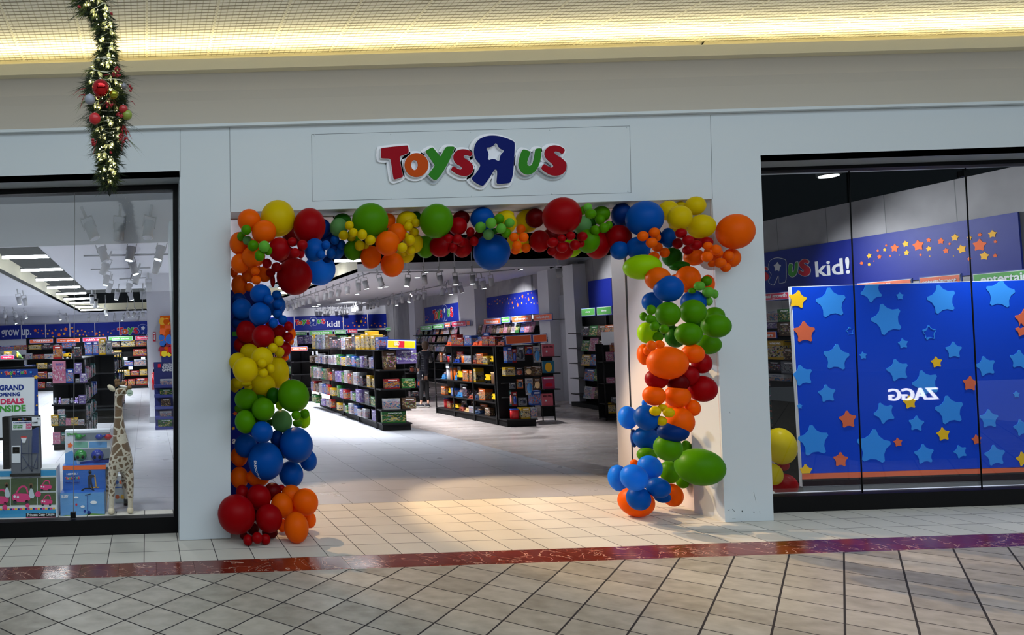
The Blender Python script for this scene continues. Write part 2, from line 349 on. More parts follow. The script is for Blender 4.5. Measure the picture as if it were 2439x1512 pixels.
# ---- returns of the entry (soffit, splayed side)
mb = MB()
zs = 2.99
mb.prism([(1.70, .98, zs), (6.34, .98, zs), (6.62, 2.45, zs), (1.70, 2.45, zs)], (0, 0, .10)); struct(mb.build('ceiling_entry_soffit', M_pink))
mb = MB()
def wallseg(mb, a, b, z0, z1, th=.1, lean=0.):
    a = Vector((a[0], a[1], 0)); b = Vector((b[0], b[1], 0)); u = (b-a).normalized(); n = Vector((u.y, -u.x, 0))*th
    mb.prism([(a.x, a.y, z0), (b.x, b.y, z0), (b.x+n.x, b.y+n.y, z0), (a.x+n.x, a.y+n.y, z0)], (lean, 0, z1-z0))
wallseg(mb, (6.258, .64), (6.35, 1.25), 0, 3.0, .08, .07); wallseg(mb, (6.35, 1.25), (6.55, 2.24), 0, 3.0, .08, .07)
struct(mb.build('wall_entry_return', mat('return_paint', lin(208, 200, 198), .3)))
mb = MB(); wallseg(mb, (6.575, 2.30), (6.66, 2.66), 0, 3.5, .5, .07); struct(mb.build('wall_entry_panel', MATS['return_paint']))
mb = MB(); wallseg(mb, (6.555, 2.25), (6.575, 2.30), 0, 3.0, .06, .07); struct(mb.build('trim_6', M_black))
MB().box((1.25, .98, 0), (1.69, 1.5, 3.0)).build('wall_entry_side', M_white)['kind'] = 'structure'
# ---- windows
def window(idx, x0, x1, yg, px_l, px_r, left):
    pl = YP(yg)
# left window (frame, pane joints, black base)
gl = .93
wz0, wz1 = atY(300, 1232, gl).z, atY(300, 457, gl).z
fx1 = lambda z: 1.236+.033*z        # where the frame meets the pillar
w1 = empty('window_1', (-1.5, gl, 0)); w1['kind'] = 'structure'
mb = MB(); mb.prism([(-7, .88, 0), (1.24, .88, 0), (1.245, .88, wz0), (-7, .88, wz0)], (0, .14, 0)); mb.build('window_base', M_black, w1)
mb = MB(); mb.prism([(-7, .88, wz1), (1.34, .88, wz1), (1.345, .88, wz1+.05), (-7, .88, wz1+.05)], (0, .14, 0)); mb.prism([(1.20, .88, wz0), (1.245, .88, wz0), (1.34, .88, wz1), (1.295, .88, wz1)], (0, .12, 0)); mb.build('window_frame', M_black, w1)
mb = MB(); mb.box((-7, .928, wz0), (1.3, .932, wz1)); mb.build('window_glass', M_glass, w1)
a, b_ = atY(175, 1230, .92), atY(178, 458, .92)
MB().tube(a, b_, .0035, seg=6).build('window_joint', mat('joint_silicone', lin(150, 150, 150), .3), w1)
c0 = atY(174, 1226, .915); MB().box((c0.x-.025, .90, c0.z-.03), (c0.x+.025, .95, c0.z+.025)).build('window_clamp', M_black, w1)
mb = MB(); mb.prism([fp(-900, 463), fp(428, 422), fp(428, 422)+Vector((0, 0, .06)), fp(-900, 463)+Vector((0, 0, .06))], (0, .6, 0)); struct(mb.build('trim_7', M_white))
# right window
w2 = empty('window_2', (9, gl, 0)); w2['kind'] = 'structure'
rz0, rz1 = atY(2100, 1172, gl).z, atY(2100, 401, gl).z
mb = MB(); mb.prism([(6.70, .88, 0), (14, .88, 0), (14, .88, rz0), (6.70, .88, rz0)], (0, .14, 0)); mb.build('window_base', M_black, w2)
mb = MB(); mb.prism([(6.78, .88, rz1), (14, .88, rz1), (14, .88, rz1+.06), (6.78, .88, rz1+.06)], (0, .14, 0)); mb.build('window_frame', M_black, w2)
mb = MB(); mb.box((6.7, .928, rz0), (14, .932, rz1)); mb.build('window_glass', M_glass, w2)
for (xa, ya, xb, yb) in ((2022, 408, 2054, 1173), (2299, 400, 2339, 1164)):
    MB().tube(atY(xb, yb, .92), atY(xa, ya, .92), .006, seg=6).build('window_joint', M_black, w2)
c0 = atY(2299, 413, .915); MB().box((c0.x-.03, .90, c0.z-.03), (c0.x+.03, .95, c0.z+.03)).build('window_clamp', M_black, w2)
mb = MB(); mb.prism([fp(1812, 385), fp(3300, 335), fp(3300, 335)+Vector((0, 0, .06)), fp(1812, 385)+Vector((0, 0, .06))], (0, .6, 0)); struct(mb.build('trim_8', M_white))
# ---- the shop sign
LZ = lambda x, y: FR.loc(880+x*.1968, 300+y*.1968)
T_ = [(115,300),(120,287),(425,255),(438,262),(448,335),(440,350),(345,385),(337,400),(345,480),(380,620),(375,635),(285,665),(270,660),(262,640),(232,430),(222,412),(122,412),(113,400)]
Y_ = [(648,322),(725,280),(738,283),(822,388),(832,385),(885,285),(905,270),(990,270),(996,282),(985,320),(930,450),(850,590),(785,668),(765,675),(740,665),(685,610),(685,598),(758,505),(755,485),(650,335)]
S1 = [(1213,350),(1205,375),(1190,388),(1175,385),(1150,372),(1120,372),(1105,385),(1108,400),(1130,420),(1180,450),(1212,485),(1222,530),(1210,580),(1175,612),(1120,627),(1060,615),(1000,585),(960,555),(957,540),(975,508),(990,507),(1020,530),(1060,548),(1082,540),(1088,525),(1075,508),(1020,480),(992,445),(980,400),(990,355),(1020,320),(1070,302),(1130,303),(1180,320)]
R_ = [(1718,235),(1718,300),(1705,520),(1690,640),(1665,700),(1650,708),(1520,720),(1505,710),(1500,690),(1510,600),(1508,560),(1500,545),(1480,545),(1465,560),(1420,640),(1350,735),(1330,742),(1290,728),(1230,690),(1200,655),(1205,640),(1250,595),(1290,540),(1312,485),(1265,445),(1235,390),(1228,320),(1240,250),(1280,190),(1340,155),(1420,137),(1520,142),(1620,170),(1690,200),(1712,215)]
RS = [(1497,215),(1530,290),(1602,318),(1545,370),(1535,457),(1465,412),(1390,440),(1408,350),(1368,285),(1450,275)]
U_ = [(1830,303),(1895,325),(1905,340),(1900,360),(1870,440),(1867,480),(1880,502),(1905,502),(1930,480),(1945,430),(1965,310),(1975,295),(2030,290),(2038,305),(2035,380),(2015,480),(1975,560),(1920,600),(1860,610),(1800,580),(1765,520),(1762,470),(1775,400),(1800,330),(1815,308)]
S2 = [(2320,310),(2312,335),(2295,357),(2280,355),(2250,335),(2210,325),(2190,335),(2192,350),(2215,372),(2290,415),(2330,455),(2342,505),(2325,570),(2280,610),(2210,622),(2150,612),(2090,580),(2045,545),(2037,530),(2055,490),(2072,478),(2090,490),(2130,515),(2165,523),(2182,510),(2180,490),(2160,470),(2110,430),(2080,390),(2073,345),(2090,300),(2130,268),(2190,252),(2260,265),(2305,292)]
OO = [(540+143*math.cos(a*PI/16), 492+144*math.sin(a*PI/16)) for a in range(32)]; OI = [(516+40*math.cos(a*PI/12), 492+60*math.sin(a*PI/12)) for a in range(24)]
LOGO = [('letter_t', [T_], 'R'), ('letter_o', [OO, OI], 'O'), ('letter_y', [Y_], 'G'), ('letter_s', [S1], 'R'), ('letter_r', [R_, RS], 'B'), ('letter_u', [U_], 'G'), ('letter_s', [S2], 'R')]
LM = dict(R=mat('sign_letter_red', lin(150, 6, 26), .65, spec=.12), O=mat('sign_letter_orange', lin(190, 74, 12), .65, spec=.12), G=mat('sign_letter_green', lin(48, 126, 34), .65, spec=.12), B=mat('sign_letter_blue', lin(6, 24, 100), .65, spec=.12))
sg = empty('shop_sign', fp(1120, 390)); tag(sg, 'large raised multicolour name sign with a reversed letter on the panel above the entrance', 'sign')
fw = FR.mat(0.0)
for nm, loops, k in LOGO:
    pts = [([LZ(*p) for p in (smooth_loop(l, 2) if l not in (RS,) else smooth_loop(l, 1))], 0) for l in loops]
    flat('backing_plate', pts[:1], M_sw, sg, FR.mat(.012), .010, .030)
    bk = flat('letter_return', pts, M_sw, sg, FR.mat(.040), .014, .004)
    flat(nm, pts, LM[k], sg, FR.mat(.058), .003, 0)
def logo(parent, plane_mat, w, outline=True, th=.001, subset=None):
    """the same wordmark printed small: local x from 0 to w"""
    k = w/(2342-113.); loops = []; ol = []
    cols = dict(R=0, O=1, G=2, B=3)
    for i, (nm, ls, c) in enumerate(LOGO):
        if subset and i not in subset: continue
        for j, l in enumerate(ls):
            q = [((x-113)*k, (742-y)*k) for x, y in smooth_loop(l, 1)]
            loops.append((q, cols[c]))
            if j == 0: ol.append((q, 0))
    a = flat('logo_outline', ol, M_sw, parent, plane_mat, th*.5, 12*k) if outline else None
    b = flat('logo_print', loops, [M_sr, M_lo, M_sg, M_sb], parent, plane_mat @ Matrix.Translation((0, 0, th*2)), th*.5, 0)
    return b

mb = MB()
for (x0, y0, x1, y1, r) in ((1795, 1171, 1801, 1196, .0012), (1767, 1216, 1769, 1219, .005), (1744, 1212, 1750, 1218, .002), (1733, 1216, 1739, 1214, .0016), (1794, 1219, 1797, 1219.5, .003), (1809, 1217, 1810, 1224, .0012), (1744, 1235, 1752, 1235, .0012), (1738, 980, 1739, 984, .0014)):
    mb.tube(fp(x0, y0), fp(x1, y1), r, seg=4)
struct(mb.build('trim_12', mat('scuff_mark', lin(90, 96, 100), .8)))
# ================================================================== BALLOON ARCH
ZN = dict(A=(540, 470, .15873), B=(780, 470, .13226), C=(1000, 470, .12568), D=(1240, 460, .11905), E=(1460, 460, .15873), F=(540, 670, .1918), G=(1440, 600, .19837), H=(540, 880, .18519), I=(500, 1060, .17192), J=(1440, 840, .14552), K=(1430, 1020, .15873), L=(1800, 780, .31744))
# back to front in each zone: centre x, y, half width, half height, colour
BD = """
A O 380 1130 160 150|R 880 860 150 140|b 1480 640 150 150|O 330 760 170 150
A S 1395 1085 240 240|r 1000 560 170 170|Y 765 318 265 283|b 1440 470 125 150|R 1240 435 245 280|B 1320 790 160 180|B 1640 800 125 135|R 1110 830 60 90|O 110 1120 60 90|O 570 1150 110 125|O 335 345 175 172|O 185 690 145 175|O 200 990 140 150|O 190 1320 122 160|O 400 890 180 165|O 560 520 187 182|R 690 1250 38 100|R 790 780 168 183|R 1015 1190 272 282
A R 980 670 72 72|R 1025 838 75 80|R 1135 715 80 82|R 605 990 72 75|R 660 1130 72 68|R 745 1048 78 77|O 430 1105 68 65|O 445 1240 73 70|O 305 1203 68 72|O 337 1348 68 66|G 215 585 62 72|G 620 800 65 70|m 308 645 70 72|G 293 488 78 80|G 395 725 85 85|G 495 875 78 88|L 563 737 86 90
A b 1505 935 68 52|b 1600 770 60 50|B 1715 710 70 75|B 1565 840 72 80|B 1490 717 67 73|B 1415 862 65 72|B 1625 637 68 75
B G 900 620 200 180|Y 1480 800 130 150|G 480 700 150 130
B d 265 430 170 145|d 1600 400 110 150|O 1090 420 140 135|G 460 950 170 190|m 205 540 168 172|G 1765 890 180 207|Y 1430 420 195 175|G 765 425 335 325|Y 1400 1030 168 158|Y 1565 825 158 185|O 1250 640 180 175|O 780 1075 190 210|O 1165 1210 215 228|O 1080 825 222 226
B Y 690 870 60 60|Y 435 735 75 58|Y 392 505 82 85|Y 290 683 92 90|Y 465 635 82 84|Y 770 770 98 92|Y 625 670 92 98|Y 580 866 93 97|Y 1465 440 60 40|Y 1370 1010 55 55|Y 1430 690 40 60|Y 1500 955 85 90|Y 1590 458 78 78|Y 1560 625 88 85|Y 1453 525 85 85|Y 1485 770 95 98|Y 1345 905 93 93
C r 620 760 170 150|B 1300 700 150 140|r 1000 800 130 120
C r 780 400 170 150|Y 1620 335 170 85|b 1330 390 100 90|R 390 930 220 208|R 800 950 190 195|R 720 545 180 175|G 310 448 325 330|Y 1850 860 220 200|Y 2030 450 230 225|Y 1640 490 198 205|B 1180 400 235 215|r 1120 700 80 75|B 1358 1035 362 348
C R 540 780 95 88|R 790 850 82 90|R 620 955 92 95|R 710 795 98 98|R 958 655 85 92|R 1025 835 88 93|d 1420 640 70 60|G 1500 410 105 100|G 1635 675 98 95|L 1700 485 100 92|L 1540 588 100 97|L 1147 567 108 105|L 1348 487 107 108|m 1302 705 107 105|O 1915 600 92 90|O 1810 1010 85 72|O 1780 755 90 88|O 2010 958 92 90|O 1965 760 100 97|O 1840 915 95 92
D r 600 850 170 150|d 1450 760 150 130|b 1950 650 180 160
D r 290 500 200 200|l 1000 1100 230 190|R 1530 1040 270 280|R 380 960 212 225|R 830 1150 235 190|d 1420 560 120 120|G 1610 420 190 165|m 1230 640 195 195|G 1350 960 240 245|b 2020 430 220 240|R 1950 880 285 248|R 825 455 410 375
D R 820 910 90 85|R 630 1160 98 92|R 1210 1010 75 75|R 1000 855 100 88|R 640 988 118 103|R 830 1090 115 105|R 1230 868 115 98|R 1085 1040 110 108|G 1240 350 60 90|L 1340 285 98 85|G 1400 415 120 98|G 1490 740 110 100|G 1590 530 105 105|G 1765 640 80 90|G 1665 698 112 98
E b 600 680 160 150|Y 1000 480 170 130|R 1250 720 140 100|O 1500 900 150 120
E Y 1010 210 100 90|Y 830 260 170 150|Y 1235 190 172 143|B 450 950 150 100|B 100 860 150 140|d 890 960 160 150|B 830 670 118 155|B 375 820 195 170|B 473 380 303 268|Y 1325 500 230 182|Y 1000 365 200 182|O 1780 970 148 145|O 1220 960 170 128|O 1835 575 312 268
E R 970 755 85 82|R 1020 600 95 75|R 1120 855 85 70|R 1400 740 110 85|R 1240 780 100 80|R 1125 710 97 80|O 670 660 52 62|O 448 645 90 78|O 665 810 84 72|O 620 590 88 77|O 580 743 92 78|O 775 893 82 77|O 612 952 90 75|O 1420 790 80 60|O 1590 900 70 60|O 1490 1060 70 50|O 1690 1110 85 75|O 1735 945 85 80|O 1545 850 90 80|O 1410 955 98 78|O 1610 1045 97 75
F b 470 300 150 150|R 560 700 150 130|b 300 480 140 110|R 350 760 140 100
F b 150 220 85 80|b 160 510 105 90|B 610 300 122 130|B 420 155 132 122|B 185 340 127 132|O 810 650 50 70|O 800 740 35 50|O 720 945 50 45|R 530 540 50 40|R 180 790 95 95|R 240 625 122 140|R 650 620 85 85|R 700 840 105 100|B 413 403 140 143|R 452 682 142 142
F B 620 167 62 57|B 520 222 62 60|B 632 405 62 65|B 637 285 67 62|B 697 480 57 62|B 578 517 58 65|R 770 560 57 63|R 762 692 62 63|Y 648 742 63 66|Y 655 878 62 65|Y 573 828 60 62
F Y 400 1080 170 150|Y 330 1200 140 120
F Y 100 1290 60 90|Y 280 880 115 110|Y 150 1260 70 80|Y 630 1130 148 198|Y 440 950 137 135|Y 452 1290 152 142|Y 140 1000 112 118|Y 268 1315 50 48|Y 245 1270 65 35|Y 232 1098 158 158|Y 545 1083 52 60|Y 440 1015 60 58|Y 453 1138 61 62
H d 420 470 160 150|d 400 640 120 100|b 720 1000 150 140
H d 600 340 90 110|G 160 500 60 60|d 560 680 60 45|l 680 460 50 60|G 250 385 150 140|G 240 670 137 150|l 990 640 88 115|G 857 337 205 212|m 710 665 133 148|G 470 510 148 152|G 910 690 65 50|G 1003 567 62 63|G 893 588 62 63
H O 165 1390 115 140|O 400 1390 150 110|O 160 1120 110 125|b 650 890 90 110|B 245 980 145 152|B 455 803 140 140|B 1050 1170 110 135|B 828 1345 156 168|B 893 968 215 227|B 500 1175 225 243
I r 720 900 150 150|O 1150 960 140 130
I R 990 590 52 45|R 450 660 90 110|r 870 640 120 120|O 1130 690 140 140|O 1380 1030 90 115|O 1000 1110 70 90|r 600 1160 80 80|r 830 1210 110 80|r 470 1250 55 55|R 680 720 167 175|O 1000 835 155 172|R 368 958 260 270|R 818 1013 185 195|O 1197 1140 170 210|O 1325 785 175 185|R 527 1315 67 77|R 770 1302 70 75|R 655 1284 72 80
G O 880 380 150 120|d 1150 820 170 130|d 700 900 150 130
G l 450 180 242 152|d 900 170 130 60|O 1240 380 88 110|O 980 430 60 60|O 640 320 165 140|O 1000 315 160 150|B 570 600 130 120|B 1070 600 165 140|B 768 440 192 162|G 1050 465 50 35|L 1250 590 52 55|L 1325 505 45 55|G 1222 350 72 62|L 1245 482 78 65|L 1138 408 73 57
G G 1320 760 130 100|l 510 970 125 130|d 850 1020 135 130|G 1240 1110 172 120|G 760 745 160 148|G 1060 718 172 150|G 1338 888 193 145|G 1007 985 176 140|G 580 810 40 50|G 468 775 50 54|G 558 695 62 62|G 545 805 60 55|G 600 892 60 60|G 640 1020 67 62|G 715 925 62 57
G O 480 1230 97 130|O 1060 1220 150 115|O 753 1330 262 198|O 660 1110 65 50|O 510 1185 50 55|O 560 1125 65 62
J r 1200 480 200 160|O 1150 900 170 150|b 900 1200 200 150
J R 1590 170 180 170|R 1600 590 260 215|R 850 430 200 165|R 1360 370 200 175|S 650 830 45 60|O 810 700 200 165|O 1440 900 140 140|O 1190 710 230 185|O 1235 1120 248 230|b 1120 1300 270 160|b 480 1400 60 150|B 680 1400 230 190|S 380 1060 165 188|B 690 1060 220 210|Y 950 900 85 60|Y 830 955 100 80|Y 930 1115 97 80|Y 1050 978 103 83
K d 1150 500 160 150|b 700 760 150 140|O 900 950 120 110
K G 700 400 160 110|G 1290 280 80 100|G 1230 800 105 100|O 510 520 65 55|G 1040 655 162 168|G 1490 580 395 275|G 1013 292 225 200|O 535 1100 285 220|O 1080 1000 172 170|B 930 1030 135 85|S 270 745 165 195|B 572 1050 192 178|S 740 585 195 178|B 870 890 193 150|S 505 738 218 194
L R 210 1030 45 45|R 215 1180 108 85|Y 130 1100 80 80|Y 185 890 130 137
"""
# one unit latex envelope: egg shaped, knot at the bottom end
def balloon_mesh():
    bm = bmesh.new(); u, v = 28, 18; rows = []
    for j in range(v+1):
        t = PI*j/v; z = math.cos(t); r = math.sin(t)*(1-.05*(z < 0)*(-z)**2)
        if z < -.93: r += .0
        rows.append([bm.verts.new((r*math.cos(2*PI*i/u), r*math.sin(2*PI*i/u), z*(1.0 if z > 0 else 1.02))) for i in range(u)] if 0 < j < v else [bm.verts.new((0, 0, z*(1 if z > 0 else 1.02)))])
    for j in range(v):
        a, b = rows[j], rows[j+1]
        for i in range(u):
            k = (i+1) % u
            vs = (a[0], b[i], b[k]) if len(a) == 1 else (a[i], b[0], a[k]) if len(b) == 1 else (a[i], b[i], b[k], a[k])
            bm.faces.new(vs).smooth = True
    # neck and rolled lip
    for (z0, z1, r0, r1) in ((-1.0, -1.10, .07, .035), (-1.10, -1.16, .05, .09)):
        A = [bm.verts.new((r0*math.cos(i*PI/5), r0*math.sin(i*PI/5), z0)) for i in range(10)]; B = [bm.verts.new((r1*math.cos(i*PI/5), r1*math.sin(i*PI/5), z1)) for i in range(10)]
        for i in range(10): bm.faces.new((A[i], A[(i+1) % 10], B[(i+1) % 10], B[i])).smooth = True
    bmesh.ops.recalc_face_normals(bm, faces=bm.faces); me = bpy.data.meshes.new('balloon'); bm.to_mesh(me); bm.free(); return me
BMESH = {}
placed = []; recs = []
for line in BD.strip().split('\n'):
    z = line[0]; ox, oy, k = ZN[z]
    for it in line[2:].split('|'):
        c, a, b, rx, ry = it.split(); recs.append([z, c, ox+float(a)*k, oy+float(b)*k, float(rx)*k, float(ry)*k])
BACK = dict(A=.95, B=.95, C=.95, D=.95, E=.9, F=.95, G=1.15, H=.95, I=.80, J=1.15, K=1.2, L=1.27)
out = []
for r in recs:
    z, c, px, py, rx, ry = r; Y = BACK[z]; big = max(rx, ry) > 20
    for (qx, qy, qr, qY, qz) in placed:
        s = F/(Y-EYE.y); d = math.hypot(px-qx, py-qy); R1 = (rx+ry)/2; Rs = R1+qr
        if d < Rs and (qz == 'L') == (z == 'L'):
            gap = math.sqrt(Rs*Rs-d*d)/s
            kf = .66 if (big and qr > 20) else .86
            Y = min(Y, qY-gap*kf)
    if z == 'E' and c == 'O' and rx > 45: Y = min(Y, .40)
    if z == 'L': Y = max(Y, 1.16)
    lim = {'A': .12, 'E': .1, 'G': .2, 'J': .3, 'K': .35}.get(z, .05)
    Y = max(Y, lim) if big else max(Y, lim-.14)
    if z != 'L':
        sc = F/(YF-EYE.y)
        # the ones that overlap the front panels stand clear of them; the rest stay clear of the entry return
        ledge = 505-.0279*(px-549); xr = 1697+(py-473)*.039; R1 = max(rx, ry)/sc; e = min(px-549, py-ledge, xr-px)
        if min(px-rx-549, py-ry-ledge, xr-px-rx) < -2:
            Y = min(Y, YF-.01-(R1*1.02 if e <= 0 else math.sqrt(max(0, R1*R1-(e/sc)**2))))
        for _ in range(60):
            P = atY(px, py, Y); Rw = max(rx, ry)*(Y-EYE.y)/F
            if Y > YF-Rw*.5 and P.x+Rw*.85 > 6.24+max(0, Y-.62)*.2+.03*P.z: Y -= .02
            elif P.z+Rw*.8 > 2.99 and Y > YF-Rw: Y -= .02
            else: break
    if py > 1100 and z != 'L':   # keep the lowest ones on the tiles
        Rw = ry*(Y-EYE.y)/F
        for _ in range(20):
            P = atY(px, py, Y); Rw = ry*(Y-EYE.y)/F
            if P.z-Rw*1.0 < 0: Y -= .02
            else: break
    placed.append((px, py, (rx+ry)/2, Y, z)); out.append((z, c, px, py, rx, ry, Y))
def section(px, py, z):
    if z == 'L': return 'inside the window beside the star poster', 'balloons inside the poster window'
    if py < 660 and (px > 700 or py < 600): 
        if px > 1440: return 'at the arch corner by the poster window', 'balloon arch corner clusters'
        if px < 780: return 'at the arch corner by the giraffe window', 'balloon arch corner clusters'
        return 'along the top of the arch', 'balloon arch top clusters'
    if px < 1000: return 'on the arch column by the giraffe window', 'balloon arch column clusters'
    return 'on the arch column by the poster window', 'balloon arch column clusters'
from collections import defaultdict
grp = defaultdict(list)
for i, (z, c, px, py, rx, ry, Y) in enumerate(out):
    sz = 'small' if max(rx, ry) < 15.5 else 'large' if max(rx, ry) > 36 else 'medium'
    sec, g = section(px, py, z); grp[(sz, BAL[c][0], sec)].append(i)
lab = {}
for (sz, cn, sec), ids in grp.items():
    top = 'top of' in sec
    ids.sort(key=lambda i: out[i][2] if top else out[i][3])
    for n, i in enumerate(ids):
        if len(ids) == 1: lab[i] = f'{sz} {cn} balloon {sec}'
        elif top: lab[i] = f'{sz} {cn} balloon {sec}, {ORD[n]} from the giraffe side'
        else: lab[i] = f'{sz} {cn} balloon {sec}, {ORD[n]} from top'
random.seed(3)
BASEM = {}
for i, (z, c, px, py, rx, ry, Y) in enumerate(out):
    if c not in BASEM:
        BASEM[c] = balloon_mesh(); BASEM[c].materials.append(BM[c])
    P = atY(px, py, Y); d = (P-EYE); az = math.atan2(d.x, d.y); s = (Y-EYE.y)/F
    ca = math.cos(az); RX = rx*s*ca; RZ = ry*s; RYd = (RX+RZ)/2
    o = bpy.data.objects.new('balloon', BASEM[c]); COL.objects.link(o); o.location = P
    # the knot points back into the arch, away from the concourse
    rot = Matrix.Rotation(-az, 4, 'Z') @ Matrix.Rotation(PI/2 + random.uniform(-.25, .25), 4, 'X')
    k = Matrix.Diagonal((RX, RZ, RYd*1.0, 1))
    o.matrix_world = Matrix.Translation(P) @ rot @ k
    tag(o, lab[i], 'balloon', section(px, py, z)[1])
    if z == 'H' and c == 'B' and rx > 40 and py > 1090: BIGB = (o, P, RX); BIGR = (RX, RYd, RZ); BIGM = Matrix.Translation(P) @ rot @ k
# printed word on the big blue balloon
bo, bp_, br = BIGB
cu = bpy.data.curves.new('lettering', 'FONT'); cu.body = 'BALLOONS'; cu.size = .034; cu.offset = .0009; cu.extrude = .0004; cu.space_character = 1.1
o = link('lettering', cu, None, M_sw); bpy.context.view_layer.update()
dg = bpy.context.evaluated_depsgraph_get(); me = bpy.data.meshes.new_from_object(o.evaluated_get(dg)); bpy.data.objects.remove(o)
w = max(v.co.x for v in me.vertices)
rx_, ry_, rz_ = BIGR
for v in me.vertices:      # the word runs up the outer side of the balloon
    el = (v.co.x-w/2)/br-.42; lon = math.radians(-40)-v.co.y/br; q = 1.035+v.co.z/br
    v.co = (rx_*q*math.cos(el)*math.sin(lon), -ry_*q*math.cos(el)*math.cos(lon), rz_*q*math.sin(el))
o = link('lettering', me, None, M_sw, Matrix.Translation(bp_)); o.parent = bo; o.matrix_parent_inverse = BIGM.inverted()
me.materials.clear(); me.materials.append(M_sw)
# wire hooks that tie the arch to the soffit
for px, py in ((798, 505), (1196, 500)):
    p = atY(px, py, .95); q = p+Vector((0, 0, .0)); q.z = 2.99
    MB().tube((p.x, p.y, p.z-.1), (p.x-.02, p.y, 2.99), .004, seg=6).tube((p.x+.03, p.y, p.z-.1), (p.x+.01, p.y, 2.99), .004, seg=6).build('tie_wire', M_black)
for n, o in enumerate([x for x in COL.objects if x.name.startswith('tie_wire')]):
    tag(o, 'thin black tie wire holding the arch beside the '+('sage green balloon' if n == 0 else 'yellow balloons at mid span'), 'wire')
# torn yellow balloon stub hanging under the big green balloon
p = atY(1702, 1180, .9); MB().tube(p+Vector((0, 0, .12)), p, .002, seg=5).ell(p+Vector((0, 0, -.03)), .008, .008, .045).ell(p+Vector((.012, 0, -.05)), .006, .006, .04).build('burst_balloon', BM['Y'])
tag(bpy.data.objects['burst_balloon'], 'small burst yellow balloon scrap hanging on the white entry return', 'balloon')

# navy star banner standing just inside the entrance, mostly hidden by the arch
pl = YP(1.28); e = empty('standing_banner', (pl.hit(575, 1200).x, 1.28, 0)); tag(e, 'navy printed banner standing behind the balloon column nearest the giraffe', 'banner')
r = [1.725, 0.0, pl.loc(612, 900)[0], pl.loc(560, 690)[1]]
MB().box((r[0], 1.28, r[1]+.01), (r[2], 1.30, r[3])).build('banner_panel', M_navy, e)
MB().box((r[0], 1.24, 0), (r[2], 1.36, .012)).build('foot_plate', M_black, e)
cu = [([pl.loc(*q) for q in ((553, 790), (575, 789), (575, 800), (553, 801))], 0)]
flat('green_strip', cu, M_sg, e, pl.mat(.003), .001)
lp = [(star_pts(*pl.loc(x, y), .02*k, .1), i % 2) for i, (x, y, k) in enumerate(((558, 765, .8), (566, 720, .7), (561, 740, .5), (571, 905, 1.6), (560, 985, 1.4), (556, 1020, 1.0), (585, 1015, 1.3), (570, 700, .6), (557, 1140, 1.2), (575, 880, .8), (590, 1000, .7)))]
flat('star_print', lp, [M_so, M_sy], e, pl.mat(.003), .001)
text('a', .045, .05, M_sw, e, pl.mat(.003, pl.loc(553, 1057)), bold=.03)
# ================================================================== STORE SHELL
ZC = 3.45
mb = MB()
for x0, x1, y0, y1 in ((-9, -2.1, 2.45, 30), (-.75, 4.7, 2.45, 14.5), (1.08, 4.7, 14.5, 30), (-2.1, 1.08, 27.6, 30), (4.7, 6.3, 21, 30), (6.3, 15, 11.5, 30), (-2.1, -.75, 2.45, 3.2)):
    mb.box((x0, y0, ZC), (x1, y1, ZC+.08))
struct(mb.build('ceiling_store', M_int))
mb = MB(); mb.box((-2.2, 2.4, 3.85), (1.2, 27.7, 3.9)); mb.box((4.6, 1.2, 4.0), (15, 21.1, 4.05)); mb.box((6.3, 11.5, 3.64), (12.6, 11.52, 4.0)); mb.box((4.6, 1.0, 4.0), (15, 1.2, 4.05)); mb.box((13.4, 1.0, 3.4), (13.45, 12, 4.05)); mb.box((6.34, .96, 3.5), (15, 1.0, 4.05)); mb.box((4.62, 2.45, 3.53), (4.7, 21, 4.0))  # also holds added dark filler that shuts out the open background above the side wall
struct(mb.build('ceiling_dark_recess', M_dark))
mb = MB()
for a, b in (((-2.12, 3.2, 3.45), (-2.1, 27.6, 3.85)), ((-.75, 3.2, 3.45), (-.73, 14.5, 3.85)), ((-2.1, 27.6, 3.45), (1.08, 27.62, 3.85)), ((6.3, 11.5, 3.45), (6.32, 21, 3.85)), ((4.7, 21, 3.45), (6.3, 21.02, 3.85)), ((1.08, 14.5, 3.45), (1.1, 27.6, 3.85)), ((-.75, 14.48, 3.45), (1.08, 14.5, 3.85))): mb.box(a, b)
struct(mb.build('trim_9', M_cream))
struct(MB().box((6.3, 11.46, 3.45), (12.4, 11.5, 3.64)).build('trim_10', M_int))
struct(MB().box((-9, 2.40, 3.0), (4.7, 2.45, 4.0)).build('wall_above_entry', M_int))
struct(MB().box((-9.3, 30, 0), (16, 30.2, 4)).build('wall_back', M_int))
struct(MB().box((-9.2, 1.0, 0), (-9, 30, 4)).build('wall_left', M_int))
wp = atZ(1320, 950, 0); WU = Vector((137/1665, 1, 0)).normalized()
WR = Plane((wp.x, wp.y), (-WU.x, -WU.y)); WR.n = Vector((-WU.y, WU.x, 0))           # right-hand wall, faces into the store
WR.n = Vector((-1, 0, 0)) if False else (WR.n if WR.n.x < 0 else -WR.n)
WR.u = Vector((-WU.x, -WU.y, 0))
def on_wall(s, z=0, off=0): p = Vector((wp.x, wp.y, 0))+WU*s+WR.n*off; return Vector((p.x, p.y, z))
def wallpiece(name, s0, s1, z0, z1, th, m, off=0): 
    a, b = on_wall(s0, z0, off), on_wall(s1, z0, off)
    mb = MB().prism([a, b, b-WR.n*th, a-WR.n*th], (0, 0, z1-z0)); return mb.build(name, m)
T_conc = tile_mat('cement_panel', lin(168, 166, 170), lin(140, 138, 142), lin(110, 110, 114), 1.2, .9, 0, 0, 0, .01, .8, mottle=3.)
struct(wallpiece('wall_right', -12.5, 18, 0, 3.53, .2, T_conc))
struct(wallpiece('baseboard_right', -12.4, 11, 0, .12, .02, M_int, .02))
